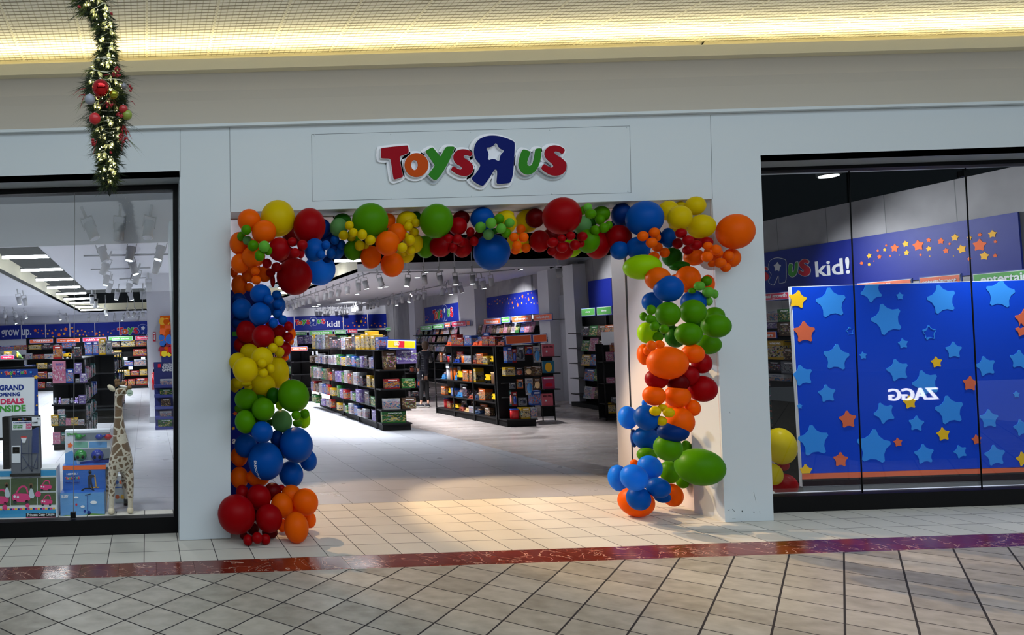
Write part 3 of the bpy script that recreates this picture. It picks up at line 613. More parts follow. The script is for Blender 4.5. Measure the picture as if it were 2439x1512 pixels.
# white piers against the side wall
def at_wall_px(x, y=800): q = WR.hit(x, y); return (q-Vector((wp.x, wp.y, q.z))).dot(WU)
for i, (xa, xb, off, m) in enumerate(((996, 1010, .35, M_int), (1119.5, 1160.5, .35, M_int), (1314, 1340, .30, M_int), (1377, 1403, .30, M_int))):
    s1, s0 = at_wall_px(xa), at_wall_px(xb)
    struct(wallpiece('wall_pier_%d' % (i+1), s0, s1, 0, ZC, off, m, off))
s1, s0 = at_wall_px(1363), at_wall_px(1377); struct(wallpiece('wall_mirror', s0, s1, 0, 2.75, .02, mat('mirror', (.7, .7, .72, 1), .03, 1.), .05))
s1, s0 = at_wall_px(1340), at_wall_px(1363); struct(wallpiece('door_1', s0, s1, 0, 2.75, .05, mat('door_paint', lin(176, 178, 188), .5), .05))
sw = empty('wall_phone', WR.hit(1331, 808)+WR.n*.32); p = WR.hit(1331, 808)+WR.n*.31
MB().box((-.06, -.03, -.13), (.06, .03, .13)).build('housing', M_int, sw, Matrix.Translation(p)); MB().box((-.02, -.045, -.06), (.02, -.03, .06)).build('keypad', M_lens_off, sw, Matrix.Translation(p)); tag(sw, 'small grey wall unit fixed to the white pier behind the calendars', 'wall unit')
# column with the fire signs, seen through the giraffe window
c = atZ(358, 1007, 0)
struct(MB().box((c.x, c.y, 0), (c.x+.8, c.y+.6, ZC)).build('wall_pier_5', M_int)); struct(MB().box((c.x-.02, c.y-.02, 0), (c.x+.82, c.y+.62, .14)).build('baseboard_pier', mat('base_grey', lin(150, 152, 158), .5)))
# glow tubes in the two ceiling slots
n = 0
def tube(px0, px1, py, z=3.47):
    global n
    a = atZ(px0, py, z); b = atZ(px1, py, z); b.y = a.y
    t = empty('tube_light', (a+b)/2); MB().box((a.x, a.y-.035, z), (b.x, a.y+.035, z+.05)).build('diffuser', M_tube, t); MB().box((a.x-.02, a.y-.03, z+.05), (b.x+.02, a.y+.03, z+.09)).build('housing', M_black, t)
    return t
for i, (xl, xr, y) in enumerate(((-20, 82/3.516, 511.5), (-20, 290/3.516, 574), (22/3.516, 435/3.516, 616.5), (178/3.516, 537/3.516, 646.5), (303/3.516, 622/3.516, 669), (398/3.516, 680/3.516, 687.5), (472/3.516, 728/3.516, 702), (535/3.516, 775/3.516, 714), (586/3.516, 802/3.516, 723.5), (635/3.516, 834/3.516, 732.5), (675/3.516, 862/3.516, 740))):
    t = tube(xl, xr, y, 3.5); tag(t, f'white tube light in the ceiling slot above the giraffe, {ORD[i]} from the window', 'ceiling light', 'tube lights in the slot over the giraffe aisle')
for i, (xl, xr, y) in enumerate(((797.6, 862, 624), (735, 790, 655), (690, 738, 676), (664, 685, 688), (662, 681, 699))):
    t = tube(xl, xr, y, 3.55); tag(t, f'bright white tube light in the slot behind the red balloons, {ORD[i]} from the entrance', 'ceiling light', 'tube lights in the slot over the entrance aisle')
# ---- track spotlights
def make_spot(m_body, lit):
    t = empty('track_spotlight')
    MB().tube((0, 0, .02), (0, 0, -.19), .062, seg=16).build('housing', m_body, t)
    mb = MB(); mb.box((-.075, -.01, -.05), (-.066, .01, .10)); mb.box((.066, -.01, -.05), (.075, .01, .10)); mb.box((-.075, -.01, .095), (.075, .01, .107)); mb.build('bracket', m_body, t)
    MB().tube((0, 0, .107), (0, 0, .25 if m_body is M_spot else .45), .018, seg=8).build('stem', m_body, t)
    MB().tube((0, 0, -.19), (0, 0, -.192), .052, seg=16).build('lens', M_lens_on if lit else M_lens_off, t); return t
PROTO = {}
def put_spot(px, py, lit=False, black=False, zt=ZC, tx=None):
    k = (lit, black)
    pos = atZ(px, py, zt-.24)
    if pos.y > 28.8: pos = atY(px, py, 28.8); pos.z = zt-.22
    first = k not in PROTO
    if first: PROTO[k] = make_spot(M_black if black else M_spot, lit)
    if first: o = PROTO[k]
    else:
        o = PROTO[k].copy(); COL.objects.link(o)
        for ch in PROTO[k].children:
            if ch.name.startswith('drop_rod'): continue
            q = ch.copy(); COL.objects.link(q); q.parent = o
    r = random.Random(int(px*7+py*13)); o.location = pos; tilt = math.radians(r.uniform(12, 34)); az = r.choice((-1, 1))*r.uniform(.4, 1.3) if tx is None else tx
    o.rotation_euler = (math.radians(-tilt if lit else r.uniform(-20, 25)), math.radians(r.uniform(-20, 20)), az*.35)
    x, y, z = pos
    top = 3.85 if ((-2.1 < x < -.75 and 3.2 < y < 27.6) or (-2.1 < x < 1.08 and 14.5 < y < 27.6)) else 4.0 if ((4.7 < x < 6.3 and y < 21) or (x > 6.3 and y < 11.5)) else 0
    if top and not black: MB().tube((x, y, z+.22), (x, y, top), .009, seg=6).build('drop_rod', M_spot, o)
    return o
SP = []
z5 = lambda x, y: (x*.2844, 430+y*.2844); z1_ = lambda x, y: (660+x*.172, 600+y*.172); z2_ = lambda x, y: (960+x*.2214, 600+y*.2214)
LW = [(745,370,0),(1000,370,0),(1250,360,0),(850,570,0),(1100,565,1),(1350,560,1),(890,700,0),(1110,700,1),(1320,690,0),(895,800,1),(1150,790,0),(920,870,0),(1085,870,0),(1245,860,0),(983,940,1),(1090,945,1),(1195,935,0),(1225,932,0),(1300,932,1),(770,980,1),(800,1015,0),(885,1090,1),(745,1165,0),(822,1160,0),(890,1165,0),(960,1160,0),(1035,1155,1),(1160,1155,0),(1070,1108,1),(1125,1108,1),(1197,1105,0),(155,980,1),(205,990,0),(40,1110,0),(125,1110,0),(210,1115,1),(55,1170,0),(125,1180,1),(185,1170,0),(500,1130,1),(560,1150,0)]
LO = [(145,745,0),(220,730,0),(265,705,0),(310,690,0),(365,665,0),(455,640,0),(550,610,0),(675,580,0),(755,560,0),(855,530,0),(970,490,0),(1125,440,0),(1215,410,1),(1420,370,0),(1810,370,1),(2035,340,0),(2250,340,0),(645,850,0),(690,850,0),(740,840,0),(770,835,0),(860,830,1),(900,815,0),(935,805,0),(970,800,0),(1050,780,0),(1085,770,0),(1125,760,0),(1165,755,0),(1260,735,0),(1300,730,0),(1345,720,0),(1395,700,0),(1555,670,0),(1600,655,0),(1650,670,1),(1730,635,0),(1840,625,1),(1915,605,0),(1980,590,0),(2040,575,0),(2310,520,0)]
LR = [(560,270,1),(745,260,1),(785,320,0),(855,320,1),(945,290,0),(435,400,0),(500,390,1),(560,370,0),(615,370,1)]
lw = sorted(LW, key=lambda q: q[0])
for i, (x, y, l) in enumerate(lw):
    o = put_spot(*z5(x, y), lit=bool(l)); tag(o, f'{"lit" if l else "unlit"} white track spotlight above the giraffe window display, {ORD[i]} counted towards the entrance', 'spotlight', 'track spotlights seen through the giraffe window')
for i, (x, y, l) in enumerate(sorted([z1_(x, y)+(l,) for x, y, l in LO]+[z2_(x, y)+(l,) for x, y, l in LR])):
    o = put_spot(x, y, lit=bool(l)); tag(o, f'{"lit" if l else "unlit"} white track spotlight seen through the arch, {ORD[i]} from the blue balloon side', 'spotlight', 'track spotlights seen through the arch')
for i, (x, y, l) in enumerate(((60, 140, 0), (240, 140, 1), (1240, 115, 1), (1580, 95, 0), (1700, 90, 0), (1800, 80, 0))):
    px, py = z2_(x, y); o = put_spot(px, py, lit=bool(l), black=True, zt=3.85); tag(o, f'{"lit" if l else "unlit"} black ceiling spotlight just behind the arch balloons, {ORD[i]} from the orange balloons', 'spotlight', 'black spotlights behind the arch')
tag(put_spot(*z2_(1675, 185)), 'single white spotlight on top of the white pier behind the calendars', 'spotlight')
# tracks
def track(pts, lab):
    mb = MB(); P = [atZ(x, y, ZC-.018) for x, y in pts]
    for a, b in zip(P, P[1:]): mb.tube(a, b, .016, seg=6)
    tag(mb.build('lighting_track', mat('track_grey', lin(150, 150, 155), .5)), lab, 'track')
track([z1_(140, 690), z1_(660, 520), z1_(1130, 345), z1_(1290, 290), z1_(2300, 265)], 'long white lighting track running above the central shelving')
track([z1_(640, 838), z1_(1400, 660), z1_(1700, 580), z1_(2320, 455)], 'white lighting track in front of the cement wall panels')
track([z2_(600, 240), z2_(1200, 190)], 'short white lighting track over the toy truck shelving')
for i, (y, x0, x1) in enumerate(((265, 690, 1450), (500, 640, 1450), (632, 700, 1450), (745, 760, 1260), (825, 1000, 1270))):
    track([z5(x0, y), z5(x1, y-14)], f'thin white lighting track across the ceiling over the giraffe, {ORD[i]} from the glass')
# recessed downlights
for i, (x, y) in enumerate(((1510, 485), (1430, 498), (1110, 585), (845, 662), (580, 733), (390, 783), (225, 830), (1940, 355))):
    p = atZ(*z1_(x, y), ZC-.004)
    if p.y > 28.8: p.y = 28.8
    d = empty('downlight', p); MB().tube((0, 0, 0), (0, 0, .006), .085, seg=20).build('trim_ring', M_int, d, Matrix.Translation(p)); MB().tube((0, 0, -.002), (0, 0, .001), .062, seg=20).build('diffuser', M_lens_on, d, Matrix.Translation(p))
    tag(d, f'small round recessed downlight glowing in the white store ceiling, {ORD[i]} in its scattered row', 'downlight', 'recessed downlights')
# store lamps that do the lighting: inside the slots, along the tubes, and at the lit track heads
for y in (8, 14, 20, 26): area('slot_lamp', (-1.4, y, 3.52), (0, 0, 0), .9, 4.5, 330, (.93, .96, 1)).data.spread = math.radians(118)
for y in (9.5, 15, 19): area('slot_lamp', (5.4, y, 3.6), (0, 0, 0), 1.0, 3.5, 330, (.93, .96, 1)).data.spread = math.radians(118)
for x, y, tx, ty, tz, e in ((9.6, 9.0, 8.3, 8.0, .9, 180), (6.8, 6.0, 5.8, 7.8, .9, 160), (4.4, 9, 5.4, 10.5, .8, 160), (10.2, 14, 12, 14.5, 2.0, 220), (10.4, 19, 12.4, 20, 2.0, 200), (9.2, 7.5, 11.5, 7.6, 2.2, 90), (10.0, 10.5, 12.0, 9.5, 2.4, 60), (9.5, 4.6, 11.1, 3.8, 2.2, 40), (2.2, 9.6, .8, 9.2, .8, 60), (.7, 4.4, -.6, 6.6, 1, 70), (.6, 3.8, .5, 2.0, .6, 30), (-.2, 20.5, -.5, 23, 1.2, 260), (6.5, 26, 6.5, 30, 2.2, 300), (10.0, 25, 11.5, 29.5, 2.3, 240), (9, 5.5, 10.6, 2.2, 2, 200), (7.5, 1.02, 7.8, 1.4, 1.5, 0)):
    if e: e *= 2.1; spot('track_lamp', (x, y, 3.3), (tx, ty, tz), e, (.95, .97, 1), 70, .8, .06)
# ================================================================== BANNERS ON THE WALLS
BK = YP(29.95)
def px_rect(pl, x0, y0, x1, y1):
    """rectangle of a plane from its top left and bottom right as seen in the photo"""
    a = pl.loc(x0, y0); b = pl.loc(x1, y1); return (min(a[0], b[0]), min(a[1], b[1]), max(a[0], b[0]), max(a[1], b[1]))
def board(name, pl, r, m, off, parent=None, th=.02):
    x0, z0, x1, z1 = r
    return MB().box((x0, z0, -th), (x1, z1, 0)).build(name, m, parent, pl.mat(off))
def stars(pl, lst, off, parent, mats, name='star_print'):
    loops = []
    for (x, y, r, mi) in lst:
        a = pl.loc(x, y); s = pl.scale(x, y)/1.0; sc = abs(pl.hit(x, y+1).z-pl.hit(x, y).z)
        loops.append((star_pts(a[0], a[1], r*sc, random.uniform(-.25, .25)), mi))
    return flat(name, loops, mats, parent, pl.mat(off), .001)
random.seed(11)
SM = [M_so, M_sy, M_sr]
bb = empty('wall_banner', (3, 29.9, 2.3)); tag(bb, 'long navy banner on the back wall with stars and the words grow up and kid', 'banner')
board('banner_panel', BK, (-9, 2.30, 13.9, 3.02), M_navy, .03, bb)
def t_on(pl, s, x0, yb, x1, yt, m, off, parent, name='lettering', bold=.02):
    a = pl.hit(x0, yb); b = pl.hit(x1, yb); w = abs((b-a).dot(pl.u)); h = pl.hit(x0, yt).z-a.z
    l = pl.loc(x0, yb); flip = (b-a).dot(pl.u) < 0
    M = pl.mat(off, l)
    return text(s, w, h, m, parent, M, name, bold)
t_on(BK, 'grow up.', 3.5, 806, 75, 786, M_sw, .034, bb)
st = [(84.5, 787, 4.6, 0), (91, 792, 2.2, 1), (92, 785, 1.6, 0), (100, 787, 2.4, 0), (103, 795, 2.2, 0), (109, 785.5, 2.6, 1), (114, 795, 3.2, 1), (118, 787, 2.2, 1), (125, 793, 4.2, 0), (127, 802, 3, 1), (132.5, 786, 2.8, 1), (141, 797, 5.8, 0), (146, 786, 2.3, 1), (156.5, 784, 5.8, 0), (153, 795, 3.8, 1), (172, 781, 3.2, 1), (173.5, 789.5, 3.4, 0), (166.5, 796.5, 2.7, 1), (185.5, 788, 3.6, 1), (195, 786.5, 2.2, 0), (181, 795, 2.2, 1), (190, 797, 3, 1), (198.5, 796.5, 2.5, 0), (202.5, 789.5, 2.2, 1), (206, 799, 2, 1), (212, 792, 1.8, 0), (220, 789.5, 1.6, 1), (229.5, 795, 4.6, 0), (237, 791, 2.2, 1), (237, 798, 2.4, 1), (246, 797, 3.2, 0), (257.5, 790.5, 1.8, 0), (264.5, 793, 2.4, 1), (267, 787, 1.6, 1), (271.5, 785.5, 1.6, 0),
      (815, 766, 1.3, 0), (822, 776, 2, 1), (829, 777, 2, 0), (840, 769, 2.4, 1), (844, 776, 2.6, 0), (848.5, 765.5, 2.5, 0), (860, 765.5, 4.2, 1), (854.5, 777, 3.3, 1), (866, 774.5, 2.3, 1), (870, 768, 2.4, 0), (870.5, 758, 2.2, 1), (864, 756, 1.8, 0), (884.5, 774.5, 2.6, 1), (892, 770.5, 2, 0), (897, 776.5, 1.8, 1), (906, 777, 3.9, 0), (902.5, 771, 1.2, 0), (916, 771, 2.6, 1), (916, 778, 2.2, 1), (926, 775.5, 5.4, 0), (937, 770, 2.6, 1), (936, 778, 2.2, 1), (946.5, 776, 3.6, 0)]
stars(BK, st, .033, bb, SM)
for x0, x1, yb, sub in ((279.5, 352, 801, (0, 1, 2, 3, 4)), (701, 775, 777, None)):
    a = BK.hit(x0, yb); b = BK.hit(x1, yb); w = (b-a).x*(2342-113)/((1718-113) if sub else (2342-113)); logo(bb, BK.mat(.034, BK.loc(x0, yb+.5)), w, True, .002, sub)
t_on(BK, 'kid!', 779, 779, 809, 764.5, M_sw, .034, bb)
mb = MB()
for x in (51, 108.5, 166.5, 226, 285, 701, 817.5, 876):
    q = BK.loc(x, 780)[0]; mb.box((q-.02, 2.28, 0), (q+.02, 3.04, .004))
mb.build('panel_joint', M_int, bb, BK.mat(.036))
# banner with the wordmark on the side wall, and the star banner; giraffe mascot is left out
def wall_banner(x0, y0, x1, y1, lab, off=.03):
    e = empty('wall_banner', WR.hit((x0+x1)/2, (y0+y1)/2)); tag(e, lab, 'banner', 'navy banners on the side wall'); r = px_rect(WR, x0, y0, x1, y1); board('banner_panel', WR, (r[0], 2.33, r[2], 3.0), M_navy, off, e); return e
b1 = wall_banner(1012.7, 733, 1119.4, 766, 'navy wall banner with the coloured shop wordmark between two white piers')
a = WR.hit(1034, 767); b = WR.hit(1082, 764); logo(b1, WR.mat(.033, WR.loc(1034, 767)), (b-a).length, True, .002)
stars(WR, [(z2_(x, y)[0], z2_(x, y)[1], r*.22, mi) for x, y, r, mi in ((250, 700, 9, 0), (268, 730, 12, 0), (268, 690, 6, 1), (285, 705, 8, 0), (300, 680, 8, 1), (318, 670, 6, 0), (250, 740, 6, 1), (680, 665, 12, 1), (690, 640, 7, 0), (705, 680, 10, 0), (672, 690, 6, 1), (712, 645, 9, 1), (700, 700, 6, 0))], .032, b1, SM)
b2 = wall_banner(1160.4, 709, 1314.2, 744, 'navy wall banner with a drift of orange and yellow stars above the calendars')
S2L = [(920, 590, 6, 2), (938, 560, 10, 1), (940, 600, 6, 2), (962, 562, 6, 0), (978, 528, 5, 0), (1000, 528, 14, 0), (1024, 510, 9, 1), (1024, 556, 11, 1), (1053, 524, 18, 0), (1078, 500, 5, 0), (1080, 545, 10, 0), (1108, 512, 8, 0), (1135, 500, 13, 1), (1150, 555, 14, 1), (1165, 512, 7, 0), (1188, 545, 18, 0), (1215, 498, 12, 1), (1232, 522, 6, 0), (1245, 570, 26, 0), (1262, 495, 9, 1), (1290, 550, 17, 1), (1297, 478, 26, 0), (1328, 492, 7, 0), (1337, 555, 11, 1), (1357, 450, 15, 1), (1363, 508, 22, 0), (1392, 440, 8, 0), (1390, 545, 9, 1), (1407, 492, 15, 1), (1421, 555, 13, 1), (1442, 485, 7, 2), (1457, 550, 10, 0), (1470, 500, 10, 1), (1485, 565, 10, 1), (1510, 518, 10, 0), (1540, 500, 7, 1), (1578, 535, 24, 0), (1545, 565, 8, 0), (1573, 492, 7, 1), (1163, 605, 7, 2), (1198, 598, 13, 1), (1585, 572, 6, 1)]
stars(WR, [(z2_(x, y)[0], z2_(x, y)[1], r*.22, mi) for x, y, r, mi in S2L], .032, b2, SM)
b3 = wall_banner(1403, 672, 1462, 731, 'plain navy wall panel above the dog calendars')
b4 = wall_banner(1770, 600, 2430, 500, 'navy wall banner with stars and large white word behind the star poster')
z6_ = lambda x, y: (1800+x*.2778, 380+y*.2778)
st = [(928, 887, 20, 0), (994, 898, 17, 1), (1034, 870, 7, 0), (995, 824, 27, 1), (1068, 778, 14, 0), (1082, 832, 22, 0), (1140, 735, 12, 0), (1127, 773, 17, 1), (1175, 825, 12, 0), (1213, 757, 42, 0), (1307, 722, 33, 1), (1316, 797, 28, 1), (1254, 818, 6, 1), (1416, 735, 56, 0), (1436, 817, 14, 0), (1506, 688, 23, 0), (1508, 762, 27, 1), (1516, 827, 6, 1), (1611, 697, 33, 0), (1655, 780, 29, 0), (1686, 721, 14, 0), (1720, 826, 6, 1), (1732, 667, 37, 1), (1790, 766, 44, 1), (1858, 670, 23, 1), (1947, 643, 21, 0), (1943, 733, 64, 0), (2055, 637, 40, 1), (2080, 702, 17, 0), (1985, 825, 44, 1), (2078, 822, 22, 0), (1855, 852, 20, 0)]
stars(WR, [(z6_(x, y)[0], z6_(x, y)[1], r*.2778, mi) for x, y, r, mi in st], .032, b4, SM)
t_on(WR, 'kid!', 1949, 660, 2032, 622, M_sw, .034, b4)
a = WR.hit(1752, 684); b = WR.hit(1938, 668); logo(b4, WR.mat(.033, WR.loc(1752, 688)), (b-a).length, True, .002)

for x, tx, e in ((7.45, 7.6, 150), (9.7, 9.7, 150)): spot('window_track_lamp', (x, 1.0, 3.2), (tx, 1.35, 1.3), e, (.95, .97, 1), 95, .9, .04)
for x, tx, ty, tz, e in ((.35, .62, 1.75, .7, 80), (-.9, -.4, 1.7, .5, 80)): spot('window_track_lamp', (x, 1.02, 3.2), (tx, ty, tz), e, (.95, .97, 1), 60, .9, .04)
# ================================================================== SHELVING AND GOODS
ART = {}
PAL = dict(red=((190, 24, 30), (30, 60, 150), (240, 200, 60)), blue=((28, 80, 180), (230, 90, 40), (160, 210, 250)), white=((226, 228, 232), (60, 130, 190), (220, 110, 60)), green=((50, 140, 62), (240, 220, 120), (20, 60, 40)),
           yellow=((240, 190, 20), (40, 40, 50), (240, 240, 230)), pink=((232, 150, 180), (250, 225, 235), (200, 60, 120)), black=((24, 22, 28), (150, 70, 50), (90, 110, 140)), orange=((236, 110, 34), (40, 60, 90), (250, 220, 160)),
           purple=((150, 130, 200), (230, 220, 245), (90, 60, 150)), teal=((40, 120, 120), (240, 150, 140), (30, 60, 70)), brown=((110, 78, 54), (214, 180, 130), (50, 40, 36)), grey=((130, 134, 146), (40, 44, 60), (200, 204, 214)))
def art(c):
    if c in ART: return ART[c]
    m = bpy.data.materials.new('box_art_'+c); m.use_nodes = True; nt = m.node_tree; b = nt.nodes['Principled BSDF']; L = nt.links
    tc = nd(nt, 'ShaderNodeTexCoord'); oi = nd(nt, 'ShaderNodeObjectInfo'); sp = nd(nt, 'ShaderNodeSeparateXYZ'); L.new(tc.outputs['Generated'], sp.inputs[0])
    ad = nd(nt, 'ShaderNodeVectorMath', operation='ADD'); L.new(tc.outputs['Generated'], ad.inputs[0]); cb = nd(nt, 'ShaderNodeCombineXYZ')
    r = mth(nt, 'MULTIPLY', oi.outputs['Random'], 57.); L.new(r, cb.inputs[0]); L.new(r, cb.inputs[2]); L.new(cb.outputs[0], ad.inputs[1])
    c0, c1, c2 = [tuple(q*.42 for q in lin(*x)[:3])+(1,) for x in PAL[c]]
    n1 = nd(nt, 'ShaderNodeTexNoise', i_Scale=5.5, i_Detail=5., i_Distortion=1.2); L.new(ad.outputs[0], n1.inputs['Vector'])
    v = nd(nt, 'ShaderNodeTexVoronoi', i_Scale=9.); L.new(ad.outputs[0], v.inputs['Vector'])
    z = sp.outputs[2]; x = sp.outputs[0]
    art_zone = mth(nt, 'MULTIPLY', mth(nt, 'GREATER_THAN', z, .12), mth(nt, 'LESS_THAN', z, .74))
    blob = mth(nt, 'MULTIPLY', mth(nt, 'GREATER_THAN', n1.outputs['Fac'], .53), art_zone)
    col = mixc(nt, mth(nt, 'MULTIPLY', mth(nt, 'GREATER_THAN', n1.outputs['Fac'], .40), mth(nt, 'MULTIPLY', art_zone, .55)), c0, c2)
    hs = nd(nt, 'ShaderNodeHueSaturation', i_Saturation=.8, i_Value=.5); L.new(v.outputs['Color'], hs.inputs['Color'])
    mxa = mixc(nt, mth(nt, 'LESS_THAN', v.outputs['Distance'], .42), c1, hs.outputs[0]); col = mixc(nt, blob, col, mxa)
    n2 = nd(nt, 'ShaderNodeTexNoise', i_Scale=26.); L.new(ad.outputs[0], n2.inputs['Vector'])
    band = mth(nt, 'MULTIPLY', mth(nt, 'MULTIPLY', mth(nt, 'GREATER_THAN', z, .80), mth(nt, 'LESS_THAN', z, .90)), mth(nt, 'LESS_THAN', mth(nt, 'ABSOLUTE', mth(nt, 'SUBTRACT', x, .55)), .3))
    col = mixc(nt, mth(nt, 'MULTIPLY', band, mth(nt, 'GREATER_THAN', n2.outputs['Fac'], .48)), col, lin(235, 235, 235) if c not in ('white', 'pink') else lin(40, 60, 120))
    L.new(col, b.inputs['Base Color']); b.inputs['Roughness'].default_value = .45; b.inputs['Specular IOR Level'].default_value = .3; ART[c] = m; return m
def bevel_box(w=1, d=1, h=1, bv=.03):
    bm = bmesh.new(); bmesh.ops.create_cube(bm, size=1)
    for v in bm.verts: v.co = Vector((v.co.x*w, v.co.y*d, (v.co.z+.5)*h))
    if bv: bmesh.ops.bevel(bm, geom=bm.edges[:], offset=bv, segments=1, affect='EDGES')
    return bm
GM = {}
def goods_mesh(kind, c):
    k = (kind, c)
    if k in GM: return GM[k]
    me = bpy.data.meshes.new(kind)
    if kind in ('toy_box', 'board_game', 'building_set_box'): bm = bevel_box(bv=.012)
    elif kind == 'wall_calendar': bm = bevel_box(1, 1, 1, .004)
    elif kind == 'blister_pack':
        bm = bevel_box(1, .10, 1, .004)
        for f in bm.faces: f.material_index = 0
        b2 = MB(); b2.ell((0, -.28, .42), .36, .30, .32, 12, 8, mi=1); b2.tube((0, -.03, .95), (0, .03, .95), .03, seg=8, mi=2); me2 = bpy.data.meshes.new('t'); b2.bm.to_mesh(me2); b2.bm.free(); bm.from_mesh(me2); bpy.data.meshes.remove(me2)
    elif kind == 'plush_toy':
        b2 = MB(); b2.ell((0, 0, .33), .40, .40, .34, mi=0); b2.ell((0, -.05, .78), .30, .28, .24, mi=0); b2.ell((-.2, 0, .98), .09, .06, .11, 8, 6, mi=1); b2.ell((.2, 0, .98), .09, .06, .11, 8, 6, mi=1); b2.ell((-.3, -.25, .15), .13, .2, .12, 8, 6, mi=1); b2.ell((.3, -.25, .15), .13, .2, .12, 8, 6, mi=1); b2.ell((-.38, -.1, .45), .1, .1, .2, 8, 6); b2.ell((.38, -.1, .45), .1, .1, .2, 8, 6); bm = b2.bm
    elif kind == 'toy_truck':
        b2 = MB(); b2.box((-.5, -.3, .18), (.5, .3, .30), 1); b2.prism([(-.5, -.35, .34), (.18, -.35, .30), (.30, -.35, .92), (-.42, -.35, .74)], (0, .7, 0), 0); b2.box((.28, -.3, .3), (.5, .3, .78), 0); b2.box((.30, -.31, .52), (.48, .31, .72), 1)
        for x in (-.3, .34):
            for y in (-.36, .24): b2.tube((x, y, .16), (x, y+.12, .16), .16, seg=14, mi=1)
        bm = b2.bm
    elif kind == 'toy_tube':
        b2 = MB(); b2.tube((0, 0, 0), (0, 0, .9), .45, seg=16); b2.tube((0, 0, .9), (0, 0, 1), .48, seg=16, mi=1); bm = b2.bm
    elif kind == 'toy_vehicle_stand':
        b2 = MB(); b2.box((-.5, -.5, 0), (.5, .5, .05), 1); b2.box((-.5, .3, 0), (.5, .5, 1), 0); b2.box((-.35, -.35, .15), (.35, .2, .35), 1); b2.ell((0, -.05, .42), .28, .25, .16, 10, 6, mi=0)
        for x in (-.25, .25): b2.tube((x, -.42, .14), (x, .25, .14), .11, seg=12, mi=1)
        bm = b2.bm
    bmesh.ops.recalc_face_normals(bm, faces=bm.faces); bm.to_mesh(me); bm.free()
    me.materials.append(art(c) if kind not in ('plush_toy', 'toy_truck', 'toy_tube') else mat('plastic_'+c, lin(*PAL[c][0]), .4))
    me.materials.append({'blister_pack': mat('bubble_'+c, lin(*PAL[c][1]), .12, coat=.8), 'toy_truck': M_black}.get(kind, mat('plastic2_'+c, lin(*PAL[c][1]), .4)))
    if kind == 'blister_pack': me.materials.append(M_shelf)
    GM[k] = me; return me
COUNT = defaultdict(int)
def goods(kind, c, P, ax, n, w, d, h, label, group, tilt=0., cat=None):
    """P: world point, base centre of the front edge; ax: unit along the shelf; n: unit out of the shelf"""
    o = bpy.data.objects.new(kind, goods_mesh(kind, c)); COL.objects.link(o)
    ctr = P-n*(d/2)
    R = Matrix(((ax.x, -n.x, 0, 0), (ax.y, -n.y, 0, 0), (0, 0, 1, 0), (0, 0, 0, 1)))
    o.matrix_world = Matrix.Translation(ctr) @ R @ Matrix.Rotation(-tilt, 4, 'X') @ Matrix.Diagonal((w, d, h, 1))
    COUNT[kind] += 1; label = label.replace('building set box on', 'building set on').replace('on the top shelf of', 'on top shelf of').replace('of the building set gondola', 'of the long gondola').replace('of the pink toy gondola aisle side', 'facing the giraffe aisle').replace('its front end', 'its front').replace('building set on the', 'building set on').replace('toy vehicle on the', 'toy vehicle on').replace('its far end', 'the far end').replace('of the puzzle gondola', 'of the puzzle gondola'); tag(o, label, cat or {'toy_box': 'toy', 'board_game': 'board game', 'wall_calendar': 'calendar', 'blister_pack': 'toy', 'plush_toy': 'soft toy', 'building_set_box': 'toy', 'toy_truck': 'toy', 'toy_tube': 'toy', 'toy_vehicle_stand': 'toy'}[kind], group); return o
KN = dict(toy_box='toy box', board_game='board game', wall_calendar='calendar', blister_pack='carded toy', plush_toy='soft toy', building_set_box='building set box', toy_truck='toy truck', toy_tube='toy tub', toy_vehicle_stand='toy vehicle')
def row(O, ax, n, L, depth, z, hc, where, endword, rnd, pal, kinds, wr=(.12, .30), fill=.9, tilt=0., group=None, grow=None):
    """fill one shelf from its near end with single goods"""
    t = rnd.uniform(.01, .04); i = 0
    while t < L-.1:
        w = min(rnd.uniform(*wr), L-t-.01)
        if w < .07: break
        if rnd.random() < fill:
            k = rnd.choice(kinds); c = rnd.choice(pal); h = hc*rnd.uniform(.55, .93); d = depth*rnd.uniform(.35, .8) if k != 'wall_calendar' else .012
            if k == 'blister_pack': d = .05; w = min(w, .16)
            if k == 'toy_truck': c = 'yellow' if 'yellow' in pal else c; h = min(h, w*.8)
            if k == 'plush_toy': h = min(h, w*1.5); d = w
            if k == 'wall_calendar': h = min(hc*.95, w*1.05); 
            p = O+ax*(t+w/2)+Vector((0, 0, z))-n*rnd.uniform(.02, .06)
            goods(k, c, p, ax, n, w*.96, d, h, f'{c} {KN[k]} {where}, {ORD[i]} from {endword}', group or f'goods {where}', tilt); i += 1
        t += w+rnd.uniform(.004, .03)
LEV = (.14, .44, .80, 1.19)
SHN = ('bottom shelf', 'second shelf', 'third shelf', 'fourth shelf', 'fifth shelf')
